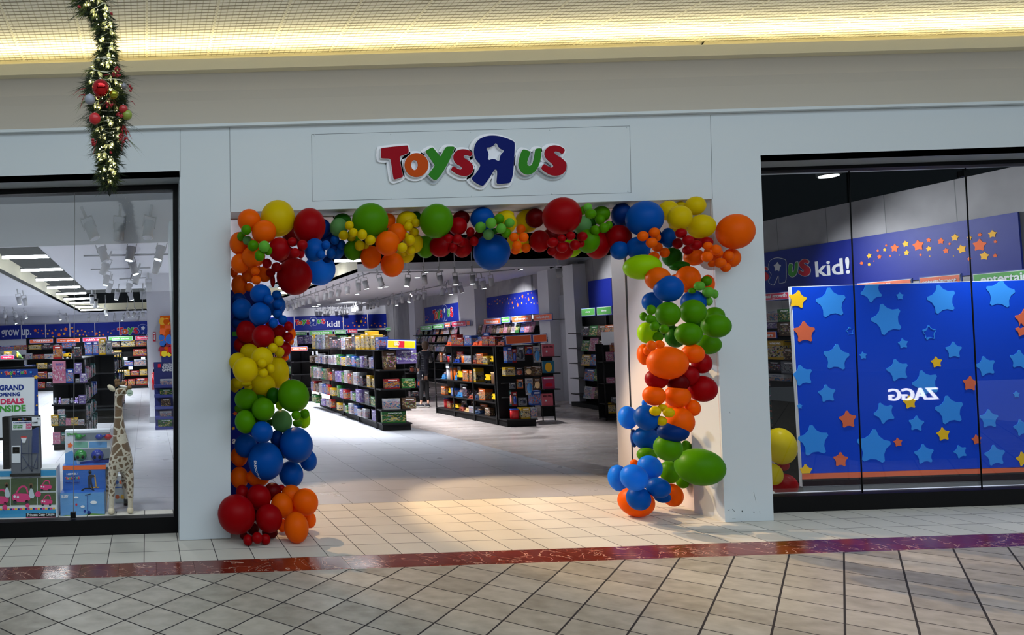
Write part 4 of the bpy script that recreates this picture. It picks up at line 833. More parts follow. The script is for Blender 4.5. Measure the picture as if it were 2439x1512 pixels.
def gondola(P0, u, v, Wd, Ln, Ht, bays, label, levels=LEV, sides='LE', endlev=(.14, .40, .80, 1.17), name='gondola_shelving', group=None):
    """P0 near left corner on the floor, u across, v back; parts: spine, base, uprights, shelves"""
    e = empty(name, P0, math.atan2(u.y, u.x)); tag(e, label, 'shelving', group)
    M = Matrix.Translation(P0) @ Matrix(((u.x, v.x, 0, 0), (u.y, v.y, 0, 0), (0, 0, 1, 0), (0, 0, 0, 1)))
    MB().box((Wd/2-.02, .30, .1), (Wd/2+.02, Ln, Ht)).build('spine_panel', M_shelf, e, M)
    MB().box((.03, .03, 0), (Wd-.03, Ln, .12)).build('base_deck', M_shelf, e, M)
    MB().box((0, .0, Ht-.02), (Wd, Ln, Ht)).build('top_shelf', M_shelf_edge, e, M)
    if 'E' in sides:
        MB().box((.02, .30, .1), (Wd-.02, .33, Ht)).build('end_panel', M_shelf, e, M)
        for z in endlev: MB().box((.01, .0, z-.025), (Wd-.01, .30, z)).build('end_shelf', M_shelf_edge, e, M)
    for b in range(bays+1):
        y = .33+(Ln-.36)*b/bays if 'E' in sides else .01+(Ln-.04)*b/bays
        MB().box((-.0, y, 0), (.022, y+.028, Ht)).build('upright', M_shelf_edge, e, M)
        if 'R' in sides: MB().box((Wd-.022, y, 0), (Wd, y+.028, Ht)).build('upright', M_shelf_edge, e, M)
    for z in levels:
        y0 = .33 if 'E' in sides else 0
        MB().box((.0, y0, z-.022), (Wd/2-.02, Ln, z)).build('side_shelf', M_shelf_edge, e, M)
        if 'R' in sides: MB().box((Wd/2+.02, y0, z-.022), (Wd, Ln, z)).build('side_shelf', M_shelf_edge, e, M)
    return e
def V3(p): return Vector((p[0], p[1], 0))
MIX = ['red', 'blue', 'white', 'white', 'green', 'black', 'orange', 'purple', 'grey', 'teal', 'brown', 'yellow']
# ---- gondola A (building sets), its end faces the entrance
A0, A1, A2 = V3((5.46, 7.66)), V3((6.05, 7.61)), V3((5.31, 13.1))
uA = (A1-A0).normalized(); vA = (A2-A0).normalized(); WA = .60; LA = (A2-A0).length; HA = 1.56
gondola(A0, uA, vA, WA, LA, HA, 4, 'long black gondola shelving of building sets with a yellow end sign', sides='LE')
rnd = random.Random(5)
for li, z in enumerate(LEV):
    row(A0+vA*.36, vA, -uA, LA-.4, .28, z, (LEV+(1.52,))[li+1]-z-.06, f'on the {SHN[li]} of the long gondola', 'its front', rnd, ['white', 'white', 'blue', 'white', 'red', 'green', 'yellow', 'black', 'brown', 'teal', 'purple'], ['building_set_box', 'toy_box', 'toy_box'], (.13, .34), .9, group='goods along the building set gondola')
row(A0+vA*.05+uA*.02, vA, -uA, LA-.4, .3, HA, .44, 'on top of the long gondola', 'its front', rnd, ['black', 'white', 'black', 'grey', 'blue', 'brown', 'yellow'], ['building_set_box', 'toy_box'], (.22, .42), .95, group='boxes on top of the building set gondola')
EA = Plane((A0.x, A0.y), (uA.x, uA.y)); EA.n = -vA; EA.u = uA
def at_end(PL, off): q = Plane((PL.p.x, PL.p.y), (PL.u.x, PL.u.y)); q.n = PL.n; q.u = PL.u; q.p = PL.p+PL.n*off; return q
def end_box(PL, x0, y0, x1, y1, kind, c, label, d=.10, group=None, off=-.06, tilt=.0):
    pl = at_end(PL, off); a = pl.hit(x0, y1); b = pl.hit(x1, y1); h = abs(pl.hit(x0, y0).z-a.z); w = abs((b-a).dot(pl.u)); P = (a+b)/2; P.z = min(a.z, b.z)
    zz = [z for z in (.14, .40, .80, 1.17) if abs(z-P.z) < .05]
    if zz: P.z = zz[0]
    return goods(kind, c, P, pl.u, pl.n, w, d, h, label, group, tilt)
ga = 'building sets facing the entrance'
end_box(EA, 915, 830, 944, 874, 'building_set_box', 'brown', 'tall dark castle building set box at the top of the gondola end', group=ga)
end_box(EA, 946, 832, 993, 865, 'building_set_box', 'purple', 'wide lilac winter building set box at the top of the gondola end', group=ga)
end_box(EA, 917, 899, 952, 922, 'building_set_box', 'red', 'red and blue building set box on the third shelf of the gondola end', group=ga)
end_box(EA, 958, 898, 989, 921, 'building_set_box', 'green', 'green forest building set box on the third shelf of the gondola end', group=ga)
end_box(EA, 915, 947, 954, 973, 'building_set_box', 'white', 'white safari building set box on the second shelf of the gondola end', group=ga)
end_box(EA, 959, 946, 992, 972, 'building_set_box', 'brown', 'dinosaur building set box on the second shelf of the gondola end', group=ga)
end_box(EA, 912, 985, 967, 1012, 'building_set_box', 'green', 'wide green garden building set box on the bottom shelf of the gondola end', group=ga)
def sign_board(PL, x0, y0, x1, y1, word, mcol, label, off=.05, tb=(.18, .25), navy=True, name='shelf_sign', group=None, border=.12, word_col=None, arm=.1):
    pl = at_end(PL, off) if off else PL
    r = list(px_rect(pl, x0, y0, x1, y1)); w = r[2]-r[0]; h = r[3]-r[1]
    # keep the board level: average the slope away
    a = pl.loc((x0+x1)/2, y0)[1]; b = pl.loc((x0+x1)/2, y1)[1]; r[3] = a; r[1] = b; h = a-b
    e = empty(name, pl.hit((x0+x1)/2, y1)); tag(e, label, 'sign', group)
    MB().box((r[0], r[1], -.012), (r[2], r[3], 0)).build('backing_board', M_navy2 if navy else mcol, e, pl.mat(.0))
    for q in (r[0]+w*.12, r[2]-w*.12): MB().box((q-.008, r[1]+.01, -arm-.012), (q+.008, r[1]+.03, -.012)).build('bracket', M_black, e, pl.mat(0))
    k = h*border
    pts = smooth_loop([(r[0]+k, r[1]+k), (r[2]-k, r[1]+k), (r[2]-k, r[3]-k), (r[0]+k, r[3]-k)], 0)
    kk = k*.35
    if navy: flat('white_border', [([(r[0]+k-kk, r[1]+k-kk), (r[2]-k+kk, r[1]+k-kk), (r[2]-k+kk, r[3]-k+kk), (r[0]+k-kk, r[3]-k+kk)], 0)], M_sw, e, pl.mat(.003), .001); flat('colour_panel', [(pts, 0)], mcol, e, pl.mat(.006), .001)
    if word: text(word, w*(1-2*tb[0]), h*(1-2*tb[1]), word_col or M_sw, e, pl.mat(.009, (r[0]+w*tb[0], r[1]+h*tb[1])), bold=.02)
    return e, pl, r
e, pl, r = sign_board(EA, 908, 806, 979, 829, 'LEGO', mat('sign_yellow', lin(250, 205, 20), .4), 'yellow building set sign with a red square logo on the gondola end', tb=(.42, .3), border=.16)
q = flat('red_square', [([(r[0]+(r[2]-r[0])*.40, r[1]+.03), (r[0]+(r[2]-r[0])*.60, r[1]+.03), (r[0]+(r[2]-r[0])*.60, r[3]-.03), (r[0]+(r[2]-r[0])*.40, r[3]-.03)], 0)], M_sr, e, pl.mat(.0075), .0008)
# ---- gondola B (vehicles), end with carded toys
B0, B1, B2 = V3((7.86, 7.62)), V3((8.50, 7.68)), V3((7.78, 10.5))
uB = (B1-B0).normalized(); vB = (B2-B0).normalized(); WB_ = .64; LB = (B2-B0).length; HB = 1.57
gondola(B0, uB, vB, WB_, LB, HB, 3, 'black gondola shelving of toy vehicles with carded toys on its end', sides='LE', endlev=(.14,))
for li, z in enumerate(LEV):
    row(B0+vB*.36, vB, -uB, LB-.4, .28, z, (LEV+(1.52,))[li+1]-z-.06, f'on the {SHN[li]} of the vehicle gondola', 'its front end', rnd, ['black', 'orange', 'blue', 'red', 'yellow', 'black', 'white', 'brown', 'orange'], ['toy_box', 'toy_box', 'toy_truck', 'toy_vehicle_stand', 'toy_tube'], (.12, .30), .82, group='goods along the vehicle gondola')
row(B0+vB*.05+uB*.02, vB, -uB, LB-.3, .3, HB, .30, 'on top of the vehicle gondola', 'its front end', rnd, ['black', 'red', 'brown', 'black', 'blue', 'red'], ['toy_box', 'toy_vehicle_stand'], (.2, .36), .95, group='boxes on top of the vehicle gondola')
EB = Plane((B0.x, B0.y), (uB.x, uB.y)); EB.n = -vB; EB.u = uB
zb = lambda x, y: (1190+x*.1852, 740+y*.1852)
gb = 'carded toys on the gondola end'
for (x0, y0, x1, y1, c, k, d) in ((98, 460, 165, 670, 'blue', 'toy_box', 'tall blue and red packs in a row at the top of the vehicle gondola end'), (166, 490, 232, 665, 'red', 'blister_pack', 'red framed carded toy beside the blue packs on the vehicle gondola end'), (233, 458, 335, 640, 'grey', 'blister_pack', 'wide carded car pack under the racing sign'), (338, 455, 442, 565, 'red', 'blister_pack', 'red carded toy high on the vehicle gondola end'), (446, 450, 540, 662, 'white', 'blister_pack', 'long white carded pack at the top corner of the vehicle gondola end'),
        (78, 725, 202, 838, 'yellow', 'toy_box', 'row of yellow packs on the second peg line of the vehicle gondola end'), (208, 725, 312, 835, 'black', 'blister_pack', 'dark carded car on the second peg line'), (335, 715, 430, 828, 'brown', 'blister_pack', 'brown carded toy on the second peg line'), (432, 715, 545, 832, 'brown', 'toy_box', 'boxed toy at the outer end of the second peg line'),
        (140, 925, 215, 1002, 'grey', 'blister_pack', 'tiny grey carded car on the third peg line'), (232, 880, 314, 998, 'orange', 'blister_pack', 'orange carded toy on the third peg line'), (346, 868, 444, 1082, 'white', 'blister_pack', 'long white carded pack hanging low in the middle of the vehicle gondola end'), (446, 865, 540, 1012, 'brown', 'blister_pack', 'brown carded set beside the long white pack'),
        (140, 1040, 168, 1240, 'teal', 'blister_pack', 'narrow teal carded toy on the lowest peg line'), (172, 1068, 238, 1248, 'red', 'blister_pack', 'red framed carded toy on the lowest peg line'), (250, 1085, 362, 1188, 'grey', 'blister_pack', 'rounded grey carded car low on the vehicle gondola end'), (420, 1040, 542, 1228, 'blue', 'toy_box', 'stack of blue packs low on the vehicle gondola end'),
        (155, 1288, 275, 1418, 'red', 'toy_tube', 'red and blue toy tub on the bottom shelf of the vehicle gondola end'), (280, 1270, 400, 1416, 'yellow', 'toy_box', 'yellow and white toy box on the bottom shelf of the vehicle gondola end'), (405, 1270, 492, 1412, 'white', 'toy_box', 'white toy box at the edge of the bottom shelf of the vehicle gondola end')):
    a = zb(x0, y0); b = zb(x1, y1); o = end_box(EB, a[0], a[1], b[0], b[1], k, c, d, d=.05 if k == 'blister_pack' else .12, group=gb, off=.0 if y0 < 1200 else -.05)
mb = MB(); MM = Matrix.Translation(B0) @ Matrix(((uB.x, vB.x, 0, 0), (uB.y, vB.y, 0, 0), (0, 0, 1, 0), (0, 0, 0, 1)))
sB = [o for o in COL.objects if o.name.startswith('gondola_shelving')][-1]
MB().box((.0, .25, .14), (WB_+.1, .29, HB)).build('peg_panel', M_shelf, sB, MM)
for z in (1.46, 1.12, .83, .55):
    MB().tube((.02, .16, z), (WB_+.08, .16, z), .008, seg=6).build('peg_rail', M_shelf_edge, sB, MM)
sign_board(EB, 1209, 798, 1275, 821, '', mat('racing_print', lin(220, 90, 40), .4), 'blue racing toy sign on the corner of the vehicle gondola')
sign_board(EB, 1275.5, 798, 1313, 819, 'humor', M_signo, 'orange humor sign beside the blue racing toy sign', tb=(.12, .25))
# ---- wire book rack beside gondola B
rk = V3((9.15, 8.45)); uR = Vector((1, .05, 0)).normalized()
RKP = Plane((rk.x, rk.y), (uR.x, uR.y))
rr = empty('book_rack', rk); tag(rr, 'black wire book rack with pink covers at the end of the vehicle gondola', 'rack')
xl, xr = RKP.hit(1292, 970), RKP.hit(1321, 968)
mb = MB()
for q in (xl, xr): mb.tube((q.x, q.y, 0), (q.x, q.y, 1.58), .012, seg=6)
mb.build('post', M_shelf_edge, rr)
for y in (850, 889, 927, 967):
    a, b = RKP.hit(1289, y), RKP.hit(1326, y); MB().box((a.x, a.y-.12, a.z-.01), (b.x, a.y+.05, a.z+.01)).build('rack_shelf', M_shelf_edge, rr)
MB().box((xl.x, rk.y+.02, .08), (xr.x, rk.y+.06, 1.56)).build('back_panel', M_shelf, rr)
gbk = 'books on the wire rack'
for (x0, y0, x1, y1, c, w, l) in ((1291, 820, 1321, 849, (206, 96, 110), 'ADULTING', 'pink book titled adulting at the top of the wire rack'), (1292, 859, 1321, 888, (40, 110, 140), None, 'blue and yellow book on the second tier of the wire rack'), (1292, 897, 1322, 926, (170, 50, 90), None, 'crimson car picture book on the third tier of the wire rack'), (1290, 937, 1318, 966, (206, 96, 110), 'ADULTING', 'pink book titled adulting at the bottom of the wire rack')):
    e = empty('book', RKP.hit((x0+x1)/2, y1)); tag(e, l, 'book', gbk); p2 = at_end(RKP, .09); r = px_rect(p2, x0, y0, x1, y1)
    r = (r[0], p2.loc((x0+x1)/2, y1)[1], r[2], p2.loc((x0+x1)/2, y0)[1]); w_, h_ = r[2]-r[0], r[3]-r[1]
    MB().box((r[0], r[1], -.015), (r[2], r[3], 0)).build('cover', mat('cover_%d_%d' % (c[0], c[1]), lin(*c), .4), e, p2.mat(0)); MB().box((r[0]+.003, r[1]+.003, -.03), (r[2]-.003, r[3]-.003, -.015)).build('pages', M_sw, e, p2.mat(0))
    if w: text(w, w_*.8, h_*.16, M_black, e, p2.mat(.002, (r[0]+w_*.1, r[1]+h_*.72)), bold=.01); flat('heart_print', [(star_pts(r[0]+w_*.35, r[1]+h_*.42, w_*.09, 0, .8), 0)], M_sw, e, p2.mat(.001), .0008)
    elif c[0] == 40: flat('cover_print', [(smooth_loop([(r[0]+w_*.2, r[1]+h_*.1), (r[0]+w_*.8, r[1]+h_*.1), (r[0]+w_*.78, r[1]+h_*.85), (r[0]+w_*.22, r[1]+h_*.85)], 2), 0)], M_sy, e, p2.mat(.001), .0008)
    else: flat('cover_print', [(smooth_loop([(r[0]+w_*.1, r[1]+h_*.2), (r[0]+w_*.9, r[1]+h_*.2), (r[0]+w_*.7, r[1]+h_*.5), (r[0]+w_*.3, r[1]+h_*.5)], 2), 0), ([(r[0]+w_*.1, r[1]+h_*.82), (r[0]+w_*.9, r[1]+h_*.82), (r[0]+w_*.9, r[1]+h_*.93), (r[0]+w_*.1, r[1]+h_*.93)], 1)], [M_sr, M_sw], e, p2.mat(.001), .0008)
# ---- shelving against the side wall (calendars) and its signs
def wall_shelf(s0, s1, label, levels, Ht, dep=.42, off=.0):
    e = empty('display_shelving', on_wall((s0+s1)/2)); tag(e, label, 'shelving', 'shelving along the side wall')
    M = Matrix.Translation(on_wall(s0, 0, off)) @ Matrix(((WU.x, WR.n.x, 0, 0), (WU.y, WR.n.y, 0, 0), (0, 0, 1, 0), (0, 0, 0, 1))); L_ = s1-s0
    MB().box((0, 0, 0), (L_, .04, Ht)).build('back_panel', M_shelf, e, M); MB().box((0, .04, 0), (L_, dep, .10)).build('base_deck', M_shelf, e, M)
    for x in (0, L_/2, L_-.03): MB().box((x, .04, 0), (x+.03, .10, Ht)).build('upright', M_shelf_edge, e, M)
    for z in levels: MB().box((0, .04, z-.02), (L_, dep, z)).build('shelf', M_shelf_edge, e, M)
    return e
def wall_rows(s0, s1, levels, Ht, where, end, pal, kinds, dep=.42, wr=(.2, .3), off=0, tilt=.25, fill=.95, seed=1, rows=None):
    r = random.Random(seed); lv = list(levels)+[Ht]
    for i, z in enumerate(levels):
        if rows and i not in rows: continue
        row(on_wall(s1, 0, off+dep-.02), -WU, WR.n, s1-s0, .25, z, min(.34, lv[i+1]-z-.04), f'on the {SHN[i] if i < 5 else "top shelf"} {where}', end, r, pal, kinds, wr, fill, tilt, group=f'goods {where}')
CAL = ['white', 'brown', 'green', 'black', 'white', 'blue', 'pink', 'orange', 'grey']
sA, sB_ = at_wall_px(1160), at_wall_px(1312)
wall_shelf(sB_+.05, sA-.1, 'black wall shelving of calendars under the star banner', (.5, .85, 1.2, 1.55, 1.82), 2.2)
wall_rows(sB_+.05, sA-.1, (.5, .85, 1.2, 1.55, 1.82), 2.2, 'under the star banner', 'its far end', CAL, ['wall_calendar'], seed=2, rows=(2, 3, 4))
sC, sD = at_wall_px(1006), at_wall_px(1119)
wall_shelf(sD+.1, sC-.1, 'black wall shelving of calendars under the wordmark banner', (.5, .85, 1.2, 1.55, 1.86), 2.2)
wall_rows(sD+.1, sC-.1, (.5, .85, 1.2, 1.55, 1.86), 2.2, 'under the wordmark banner', 'its far end', CAL, ['wall_calendar'], seed=3, rows=(1, 2, 3, 4), wr=(.24, .36))
# dog calendar unit by the entry return
sE, sF = at_wall_px(1385)-.35, at_wall_px(1385)-2.4
wall_shelf(sF, sE, 'tall black shelving of dog calendars beside the entry return', (.30, .68, 1.04, 1.40, 1.76), 2.35, .45, .05)
DC = Plane(tuple(on_wall(sE, 0, .5))[:2], (-WU.x, -WU.y)); DC.n = WR.n; DC.u = -WU
zd = lambda x, y: (1370+x*.1983, 720+y*.1983)
dcs = 'dog calendars beside the entry return'
for (x0, y0, x1, y1, c, l) in ((66, 285, 155, 410, 'black', 'dark calendar with two dogs, top row of the dog calendar unit, first'), (158, 280, 252, 408, 'green', 'green calendar with a white dog, top row of the dog calendar unit'), (256, 275, 350, 408, 'brown', 'brown calendar with a standing dog, top row of the dog calendar unit'), (345, 268, 455, 402, 'orange', 'orange calendar with a puppy, end of the top row'),
        (68, 455, 165, 585, 'green', 'green calendar with a black dog on the second row'), (160, 425, 255, 586, 'pink', 'pink calendar with heart hands on the second row'), (258, 450, 330, 585, 'brown', 'calendar with two brown dogs on the second row'), (320, 452, 360, 585, 'blue', 'blue calendar at the end of the second row'),
        (66, 628, 168, 760, 'yellow', 'yellow framed calendar on the third row'), (172, 625, 285, 762, 'blue', 'sky coloured calendar with a seated dog on the third row'), (288, 632, 355, 765, 'green', 'green calendar at the end of the third row'),
        (102, 800, 218, 940, 'blue', 'blue calendar with a golden dog on the fourth row'), (216, 805, 322, 945, 'green', 'green calendar with a shepherd dog on the fourth row'),
        (96, 1010, 186, 1155, 'white', 'white calendar with bold lettering on the bottom row'), (188, 1018, 222, 1158, 'pink', 'narrow pink calendar on the bottom row'), (222, 1020, 330, 1162, 'brown', 'calendar with beagle picture on the bottom row')):
    a = zd(x0, y0); b = zd(x1, y1); pl = at_end(DC, 0.02); A_ = pl.hit(a[0], b[1]); B_ = pl.hit(b[0], b[1]); h = abs(pl.hit(a[0], a[1]).z-A_.z); w = abs((B_-A_).dot(pl.u)); P = (A_+B_)/2
    goods('wall_calendar', c, P, pl.u, pl.n, w, .012, h, l, dcs, .2)
for (x0, y0, x1, y1, w, l) in ((1384, 733, 1418.5, 753, 'dogs', 'green dogs sign in a clear sleeve above the calendars, dog unit far half'), (1420.5, 729, 1458, 751, 'dogs', 'green dogs sign in a blue sleeve nearest the entry return')):
    sign_board(DC, x0, y0, x1, y1, w, M_signg, l, tb=(.33, .36))
# low rack in front of it
LR0 = atZ(1446, 1002); e = empty('display_rack', LR0); tag(e, 'black wire display rack cut off by the white entry return', 'rack')
PLR = Plane((LR0.x, LR0.y), (1, -.15))
def prect(pl, x0, y0, x1, y1): return (pl.loc(x0, y1)[0], pl.loc((x0+x1)/2, y1)[1], pl.loc(x1, y1)[0], pl.loc((x0+x1)/2, y0)[1])
r = prect(PLR, 1445, 818, 1500, 1002); MB().box((r[0], .02, -.3), (r[2], r[3], -.26)).build('back_panel', M_shelf, e, PLR.mat(0))
mb = MB()
for q in (r[0], r[2]): mb.tube((q, 0, 0), (q, r[3], 0), .012, seg=6); mb.tube((q, 0, -.28), (q, r[3], -.28), .012, seg=6)
mb.build('post', M_shelf_edge, e, PLR.mat(0))
for y in (861, 913, 962, 996): z = PLR.loc(1460, y)[1]; MB().box((r[0], z-.015, -.28), (r[2], z, .02)).build('shelf', M_shelf_edge, e, PLR.mat(0))
MB().box((r[0]-.0, r[3]-.02, -.02), (r[0]+.28, r[3]+.24, 0)).build('header_card', M_sw, e, PLR.mat(0))
for (x0, y0, x1, y1, c, k, l) in ((1447, 838, 1462, 860, 'pink', 'toy_box', 'pink and white pack on the top shelf of the cut off display rack'), (1456, 816, 1467, 838, 'red', 'toy_box', 'dark pink pack standing behind on the cut off display rack'), (1463, 838, 1476, 861, 'white', 'toy_box', 'white pack beside the pink one on the cut off display rack'), (1448, 899, 1464, 913, 'pink', 'toy_box', 'wide pink box on the middle shelf of the cut off display rack'), (1450, 959, 1467, 984, 'yellow', 'wall_calendar', 'sunflower calendar low on the cut off display rack'), (1457, 945, 1470, 962, 'grey', 'wall_calendar', 'grey photo calendar behind the sunflower calendar')):
    a = PLR.hit(x0, y1); b = PLR.hit(x1, y1); goods(k, c, (a+b)/2, PLR.u, PLR.n, abs((b-a).dot(PLR.u)), .06 if k == 'toy_box' else .012, abs(PLR.hit(x0, y0).z-a.z), l, 'goods on the cut off display rack')
# ---- signs over the side wall shelving
SWP = at_end(WR, .45)
def wsign(x0, y0, x1, y1, w, m, lab, tb=(.15, .28)): return sign_board(SWP, x0, y0, x1, y1, w, m, lab, off=0, tb=tb, arm=.43, group='shelf signs along the side wall')
for a in ((1152, 758, 1193, 773, 'blusters', M_signo, 'orange blusters sign beside the wide white pier'), (1194, 754, 1215, 769, 'dogs', M_signg, 'small green dogs sign between two orange signs'), (1219, 751, 1267, 768, 'dogs', M_signo, 'long orange dogs sign above the star banner shelving'), (1270, 747, 1316, 764, 'ready set play', M_signo, 'orange ready set play sign next to the narrow white pier'),
          (1001, 775, 1029, 787, 'ready set play', M_signg, 'green ready set play sign under the wordmark banner'), (1031, 771, 1058, 783, 'animals', M_signg, 'green animals sign under the wordmark banner'), (1059, 769, 1073, 780, 'animals', M_signo, 'small orange animals sign under the wordmark banner'), (1076, 764, 1110, 778, 'ready set play', M_signr, 'crimson ready set play sign under the wordmark banner'), (1111, 763, 1120, 776, '', M_signo, 'small orange sign cut off by the wide white pier')):
    wsign(*a)
# ---- back wall shelving, seen past the arch and through the giraffe window
def back_unit(y, x0, x1, label, levels, Ht):
    e = empty('display_shelving', ((x0+x1)/2, y, 0)); tag(e, label, 'shelving', 'shelving at the back of the store')
    MB().box((x0, y-.04, 0), (x1, y, Ht)).build('back_panel', M_shelf, e); MB().box((x0, y-.45, 0), (x1, y-.04, .1)).build('base_deck', M_shelf, e)
    for z in levels: MB().box((x0, y-.45, z-.02), (x1, y-.04, z)).build('shelf', M_shelf_edge, e)
    n = max(2, int((x1-x0)/1.2))
    for i in range(n+1): xx = x0+(x1-x0-.04)*i/n; MB().box((xx, y-.12, 0), (xx+.04, y-.04, Ht)).build('upright', M_shelf_edge, e)
    return e
BP = YP(29.3); FU_ = YP(23.6)
back_unit(29.9, 6.4, 13.6, 'black shelving along the back wall under the kid banner', (.4, .8, 1.2, 1.6), 2.2)
row(Vector((8.0, 29.45, 0)), Vector((1, 0, 0)), Vector((0, -1, 0)), 5.4, .3, 1.6, .5, 'on the back wall shelving', 'the history science sign', random.Random(8), MIX, ['toy_box'], (.3, .6), .95, group='boxes on the back wall shelving')
def psign(pl, x0, y0, x1, y1, w, m, lab, g, tb=(.15, .25)): return sign_board(pl, x0, y0, x1, y1, w, m, lab, off=0, tb=tb, group=g, arm=.55 if pl is BP or pl is FU_ else .12)
gs = 'shelf signs under the back wall banner'
for a in ((700, 790, 731, 799, 'history science', M_signg, 'dark green history science sign half hidden by the orange balloons'), (735.5, 786, 793, 799, 'history science', M_signg, 'long green history science sign under the kid banner'), (796, 785, 825, 796, 'history science', M_signg, 'short green history science sign at the end of the kid banner'), (827, 782.5, 852, 793.5, 'distributors', M_signr, 'crimson sign under the back wall stars'), (918, 779, 946, 788, 'education', M_signg, 'green education sign above the white boxes'), (951, 777, 983, 786, '', M_signo, 'orange sign above the box stack at the gondola end')):
    psign(BP, a[0], a[1], a[2], a[3], a[4], a[5], a[6], gs)
# unit behind gondola A (action figures)
C0 = V3((5.25, 14.6)); back = gondola(C0, Vector((1, 0, 0)), Vector((-.03, 1, 0)).normalized(), .6, 6.5, 1.56, 4, 'black gondola shelving behind the building sets', sides='LE')
for li, z in enumerate(LEV):
    row(C0+Vector((0, .36, 0)), Vector((-.03, 1, 0)).normalized(), Vector((-1, 0, 0)), 5.5, .28, z, .26, f'on the {SHN[li]} of the rear gondola', 'its front end', rnd, MIX, ['toy_box', 'blister_pack'], (.2, .4), .85, group='goods along the rear gondola')
row(C0+Vector((.05, .3, 0)), Vector((-.03, 1, 0)).normalized(), Vector((-1, 0, 0)), 3.5, .3, 1.56, .4, 'on top of the rear gondola', 'its front end', rnd, MIX, ['toy_box'], (.3, .5), .9, group='boxes on top of the rear gondola')
AF = YP(14.5)
psign(AF, 693, 825, 733, 836, 'action figures', M_signo, 'orange action figures sign beside the red and yellow balloons', 'signs on the rear gondola', (.1, .28))
back_unit(17.5, 4.0, 5.2, 'black shelving with carded action figures behind the yellow balloons', (.5, .9, 1.25, 1.6), 1.75)
row(Vector((4.1, 17.05, 0)), Vector((1, 0, 0)), Vector((0, -1, 0)), 1.05, .1, 1.25, .3, 'on the upper shelf behind the yellow balloons', 'the yellow balloons', rnd, MIX, ['blister_pack'], (.14, .2), .95, group='carded figures behind the yellow balloons')
row(Vector((4.1, 17.05, 0)), Vector((1, 0, 0)), Vector((0, -1, 0)), 1.05, .1, .9, .28, 'on the middle shelf behind the yellow balloons', 'the yellow balloons', rnd, MIX, ['blister_pack'], (.14, .2), .95, group='carded figures behind the yellow balloons')
# gondola behind the person
D0 = V3((8.15, 13.4)); gondola(D0, Vector((1, 0, 0)), Vector((.08, 1, 0)).normalized(), .6, 3.2, 1.56, 2, 'black gondola shelving beyond the person in the dark jacket', sides='LE')
for li, z in enumerate((.14, .40, .80, 1.17)):
    row(D0+Vector((.03, -.0, 0)), Vector((1, 0, 0)), Vector((0, -1, 0)), .56, .2, z, .28, f'on the {SHN[li]} behind the person', 'the person', rnd, ['white', 'black', 'red', 'blue'], ['toy_box', 'blister_pack'], (.15, .25), .95, group='goods behind the person')
# ---- what the giraffe window shows: near gondola with pink toys
G0_, G1_, G2_ = atZ(124, 1073), atZ(204, 1070), atZ(262, 974)
uG = (G1_-G0_).normalized(); vG = Vector((.02, 1, 0)).normalized(); WG = (G1_-G0_).length
gG = gondola(V3(G0_), uG, vG, WG, 3.0, 1.6, 2, 'black gondola shelving of pink and lilac toys behind the window display', sides='ERL', endlev=(.12, .43, .80, 1.17))
EG = Plane((G0_.x, G0_.y), (uG.x, uG.y)); z3 = lambda x, y: (90+x*.1653, 830+y*.1653)
gp = 'pink and lilac toys on the gondola end'
for (x0, y0, x1, y1, c, k, l) in ((215, 150, 405, 470, 'pink', 'toy_box', 'large pink castle toy box high on the pink toy gondola'), (408, 262, 515, 462, 'blue', 'toy_box', 'pale blue arched toy box beside the pink castle box'), (528, 205, 632, 360, 'purple', 'toy_box', 'purple picture pack hanging at the upper corner of the gondola end'), (605, 325, 712, 455, 'purple', 'toy_box', 'lilac toy box under the purple picture pack'), (540, 395, 602, 455, 'grey', 'toy_box', 'small grey toy box between the blue and lilac boxes'),
        (228, 708, 285, 806, 'grey', 'plush_toy', 'first grey hooded soft toy on the third shelf of the gondola end'), (292, 705, 340, 800, 'purple', 'plush_toy', 'second grey hooded soft toy on the third shelf of the gondola end'), (342, 715, 455, 795, 'white', 'toy_box', 'wide white window box beside the hooded soft toys'), (458, 708, 520, 795, 'grey', 'plush_toy', 'dark hooded soft toy in the middle of the third shelf'), (525, 708, 588, 795, 'purple', 'plush_toy', 'lilac hooded soft toy on the third shelf'), (592, 672, 688, 796, 'purple', 'toy_box', 'pale lilac bag shaped toy box at the end of the third shelf'),
        (192, 958, 298, 1112, 'yellow', 'toy_box', 'tan doll box at the edge of the second shelf'), (308, 955, 405, 1108, 'teal', 'toy_box', 'teal doll box beside the tan doll box'), (390, 1005, 432, 1105, 'pink', 'toy_box', 'narrow hot pink box on the second shelf'), (432, 1005, 478, 1102, 'pink', 'toy_box', 'narrow pale pink box on the second shelf'), (480, 1002, 520, 1100, 'yellow', 'toy_box', 'narrow yellow box on the second shelf'), (522, 995, 580, 1098, 'yellow', 'toy_box', 'pale yellow figure box on the second shelf'), (583, 1020, 668, 1092, 'white', 'toy_box', 'white box with two small figures on the second shelf'), (288, 878, 388, 956, 'white', 'toy_box', 'plain white box resting above the doll boxes'),
        (218, 1215, 330, 1375, 'pink', 'toy_box', 'doll box with pink haired picture on the bottom shelf'), (335, 1220, 400, 1375, 'teal', 'toy_box', 'teal box beside the pink haired doll box')):
    a = z3(x0, y0); b = z3(x1, y1); pl = at_end(EG, .02); A_ = pl.hit(a[0], b[1]); B_ = pl.hit(b[0], b[1]); P = (A_+B_)/2; h = abs(pl.hit(a[0], a[1]).z-A_.z)
    for z in (.12, .43, .80, 1.17):
        if abs(P.z-z) < .07: P.z = z
    goods(k, c, P, pl.u, pl.n, abs((B_-A_).dot(pl.u)), .12 if k == 'toy_box' else .12, h, l, gp)
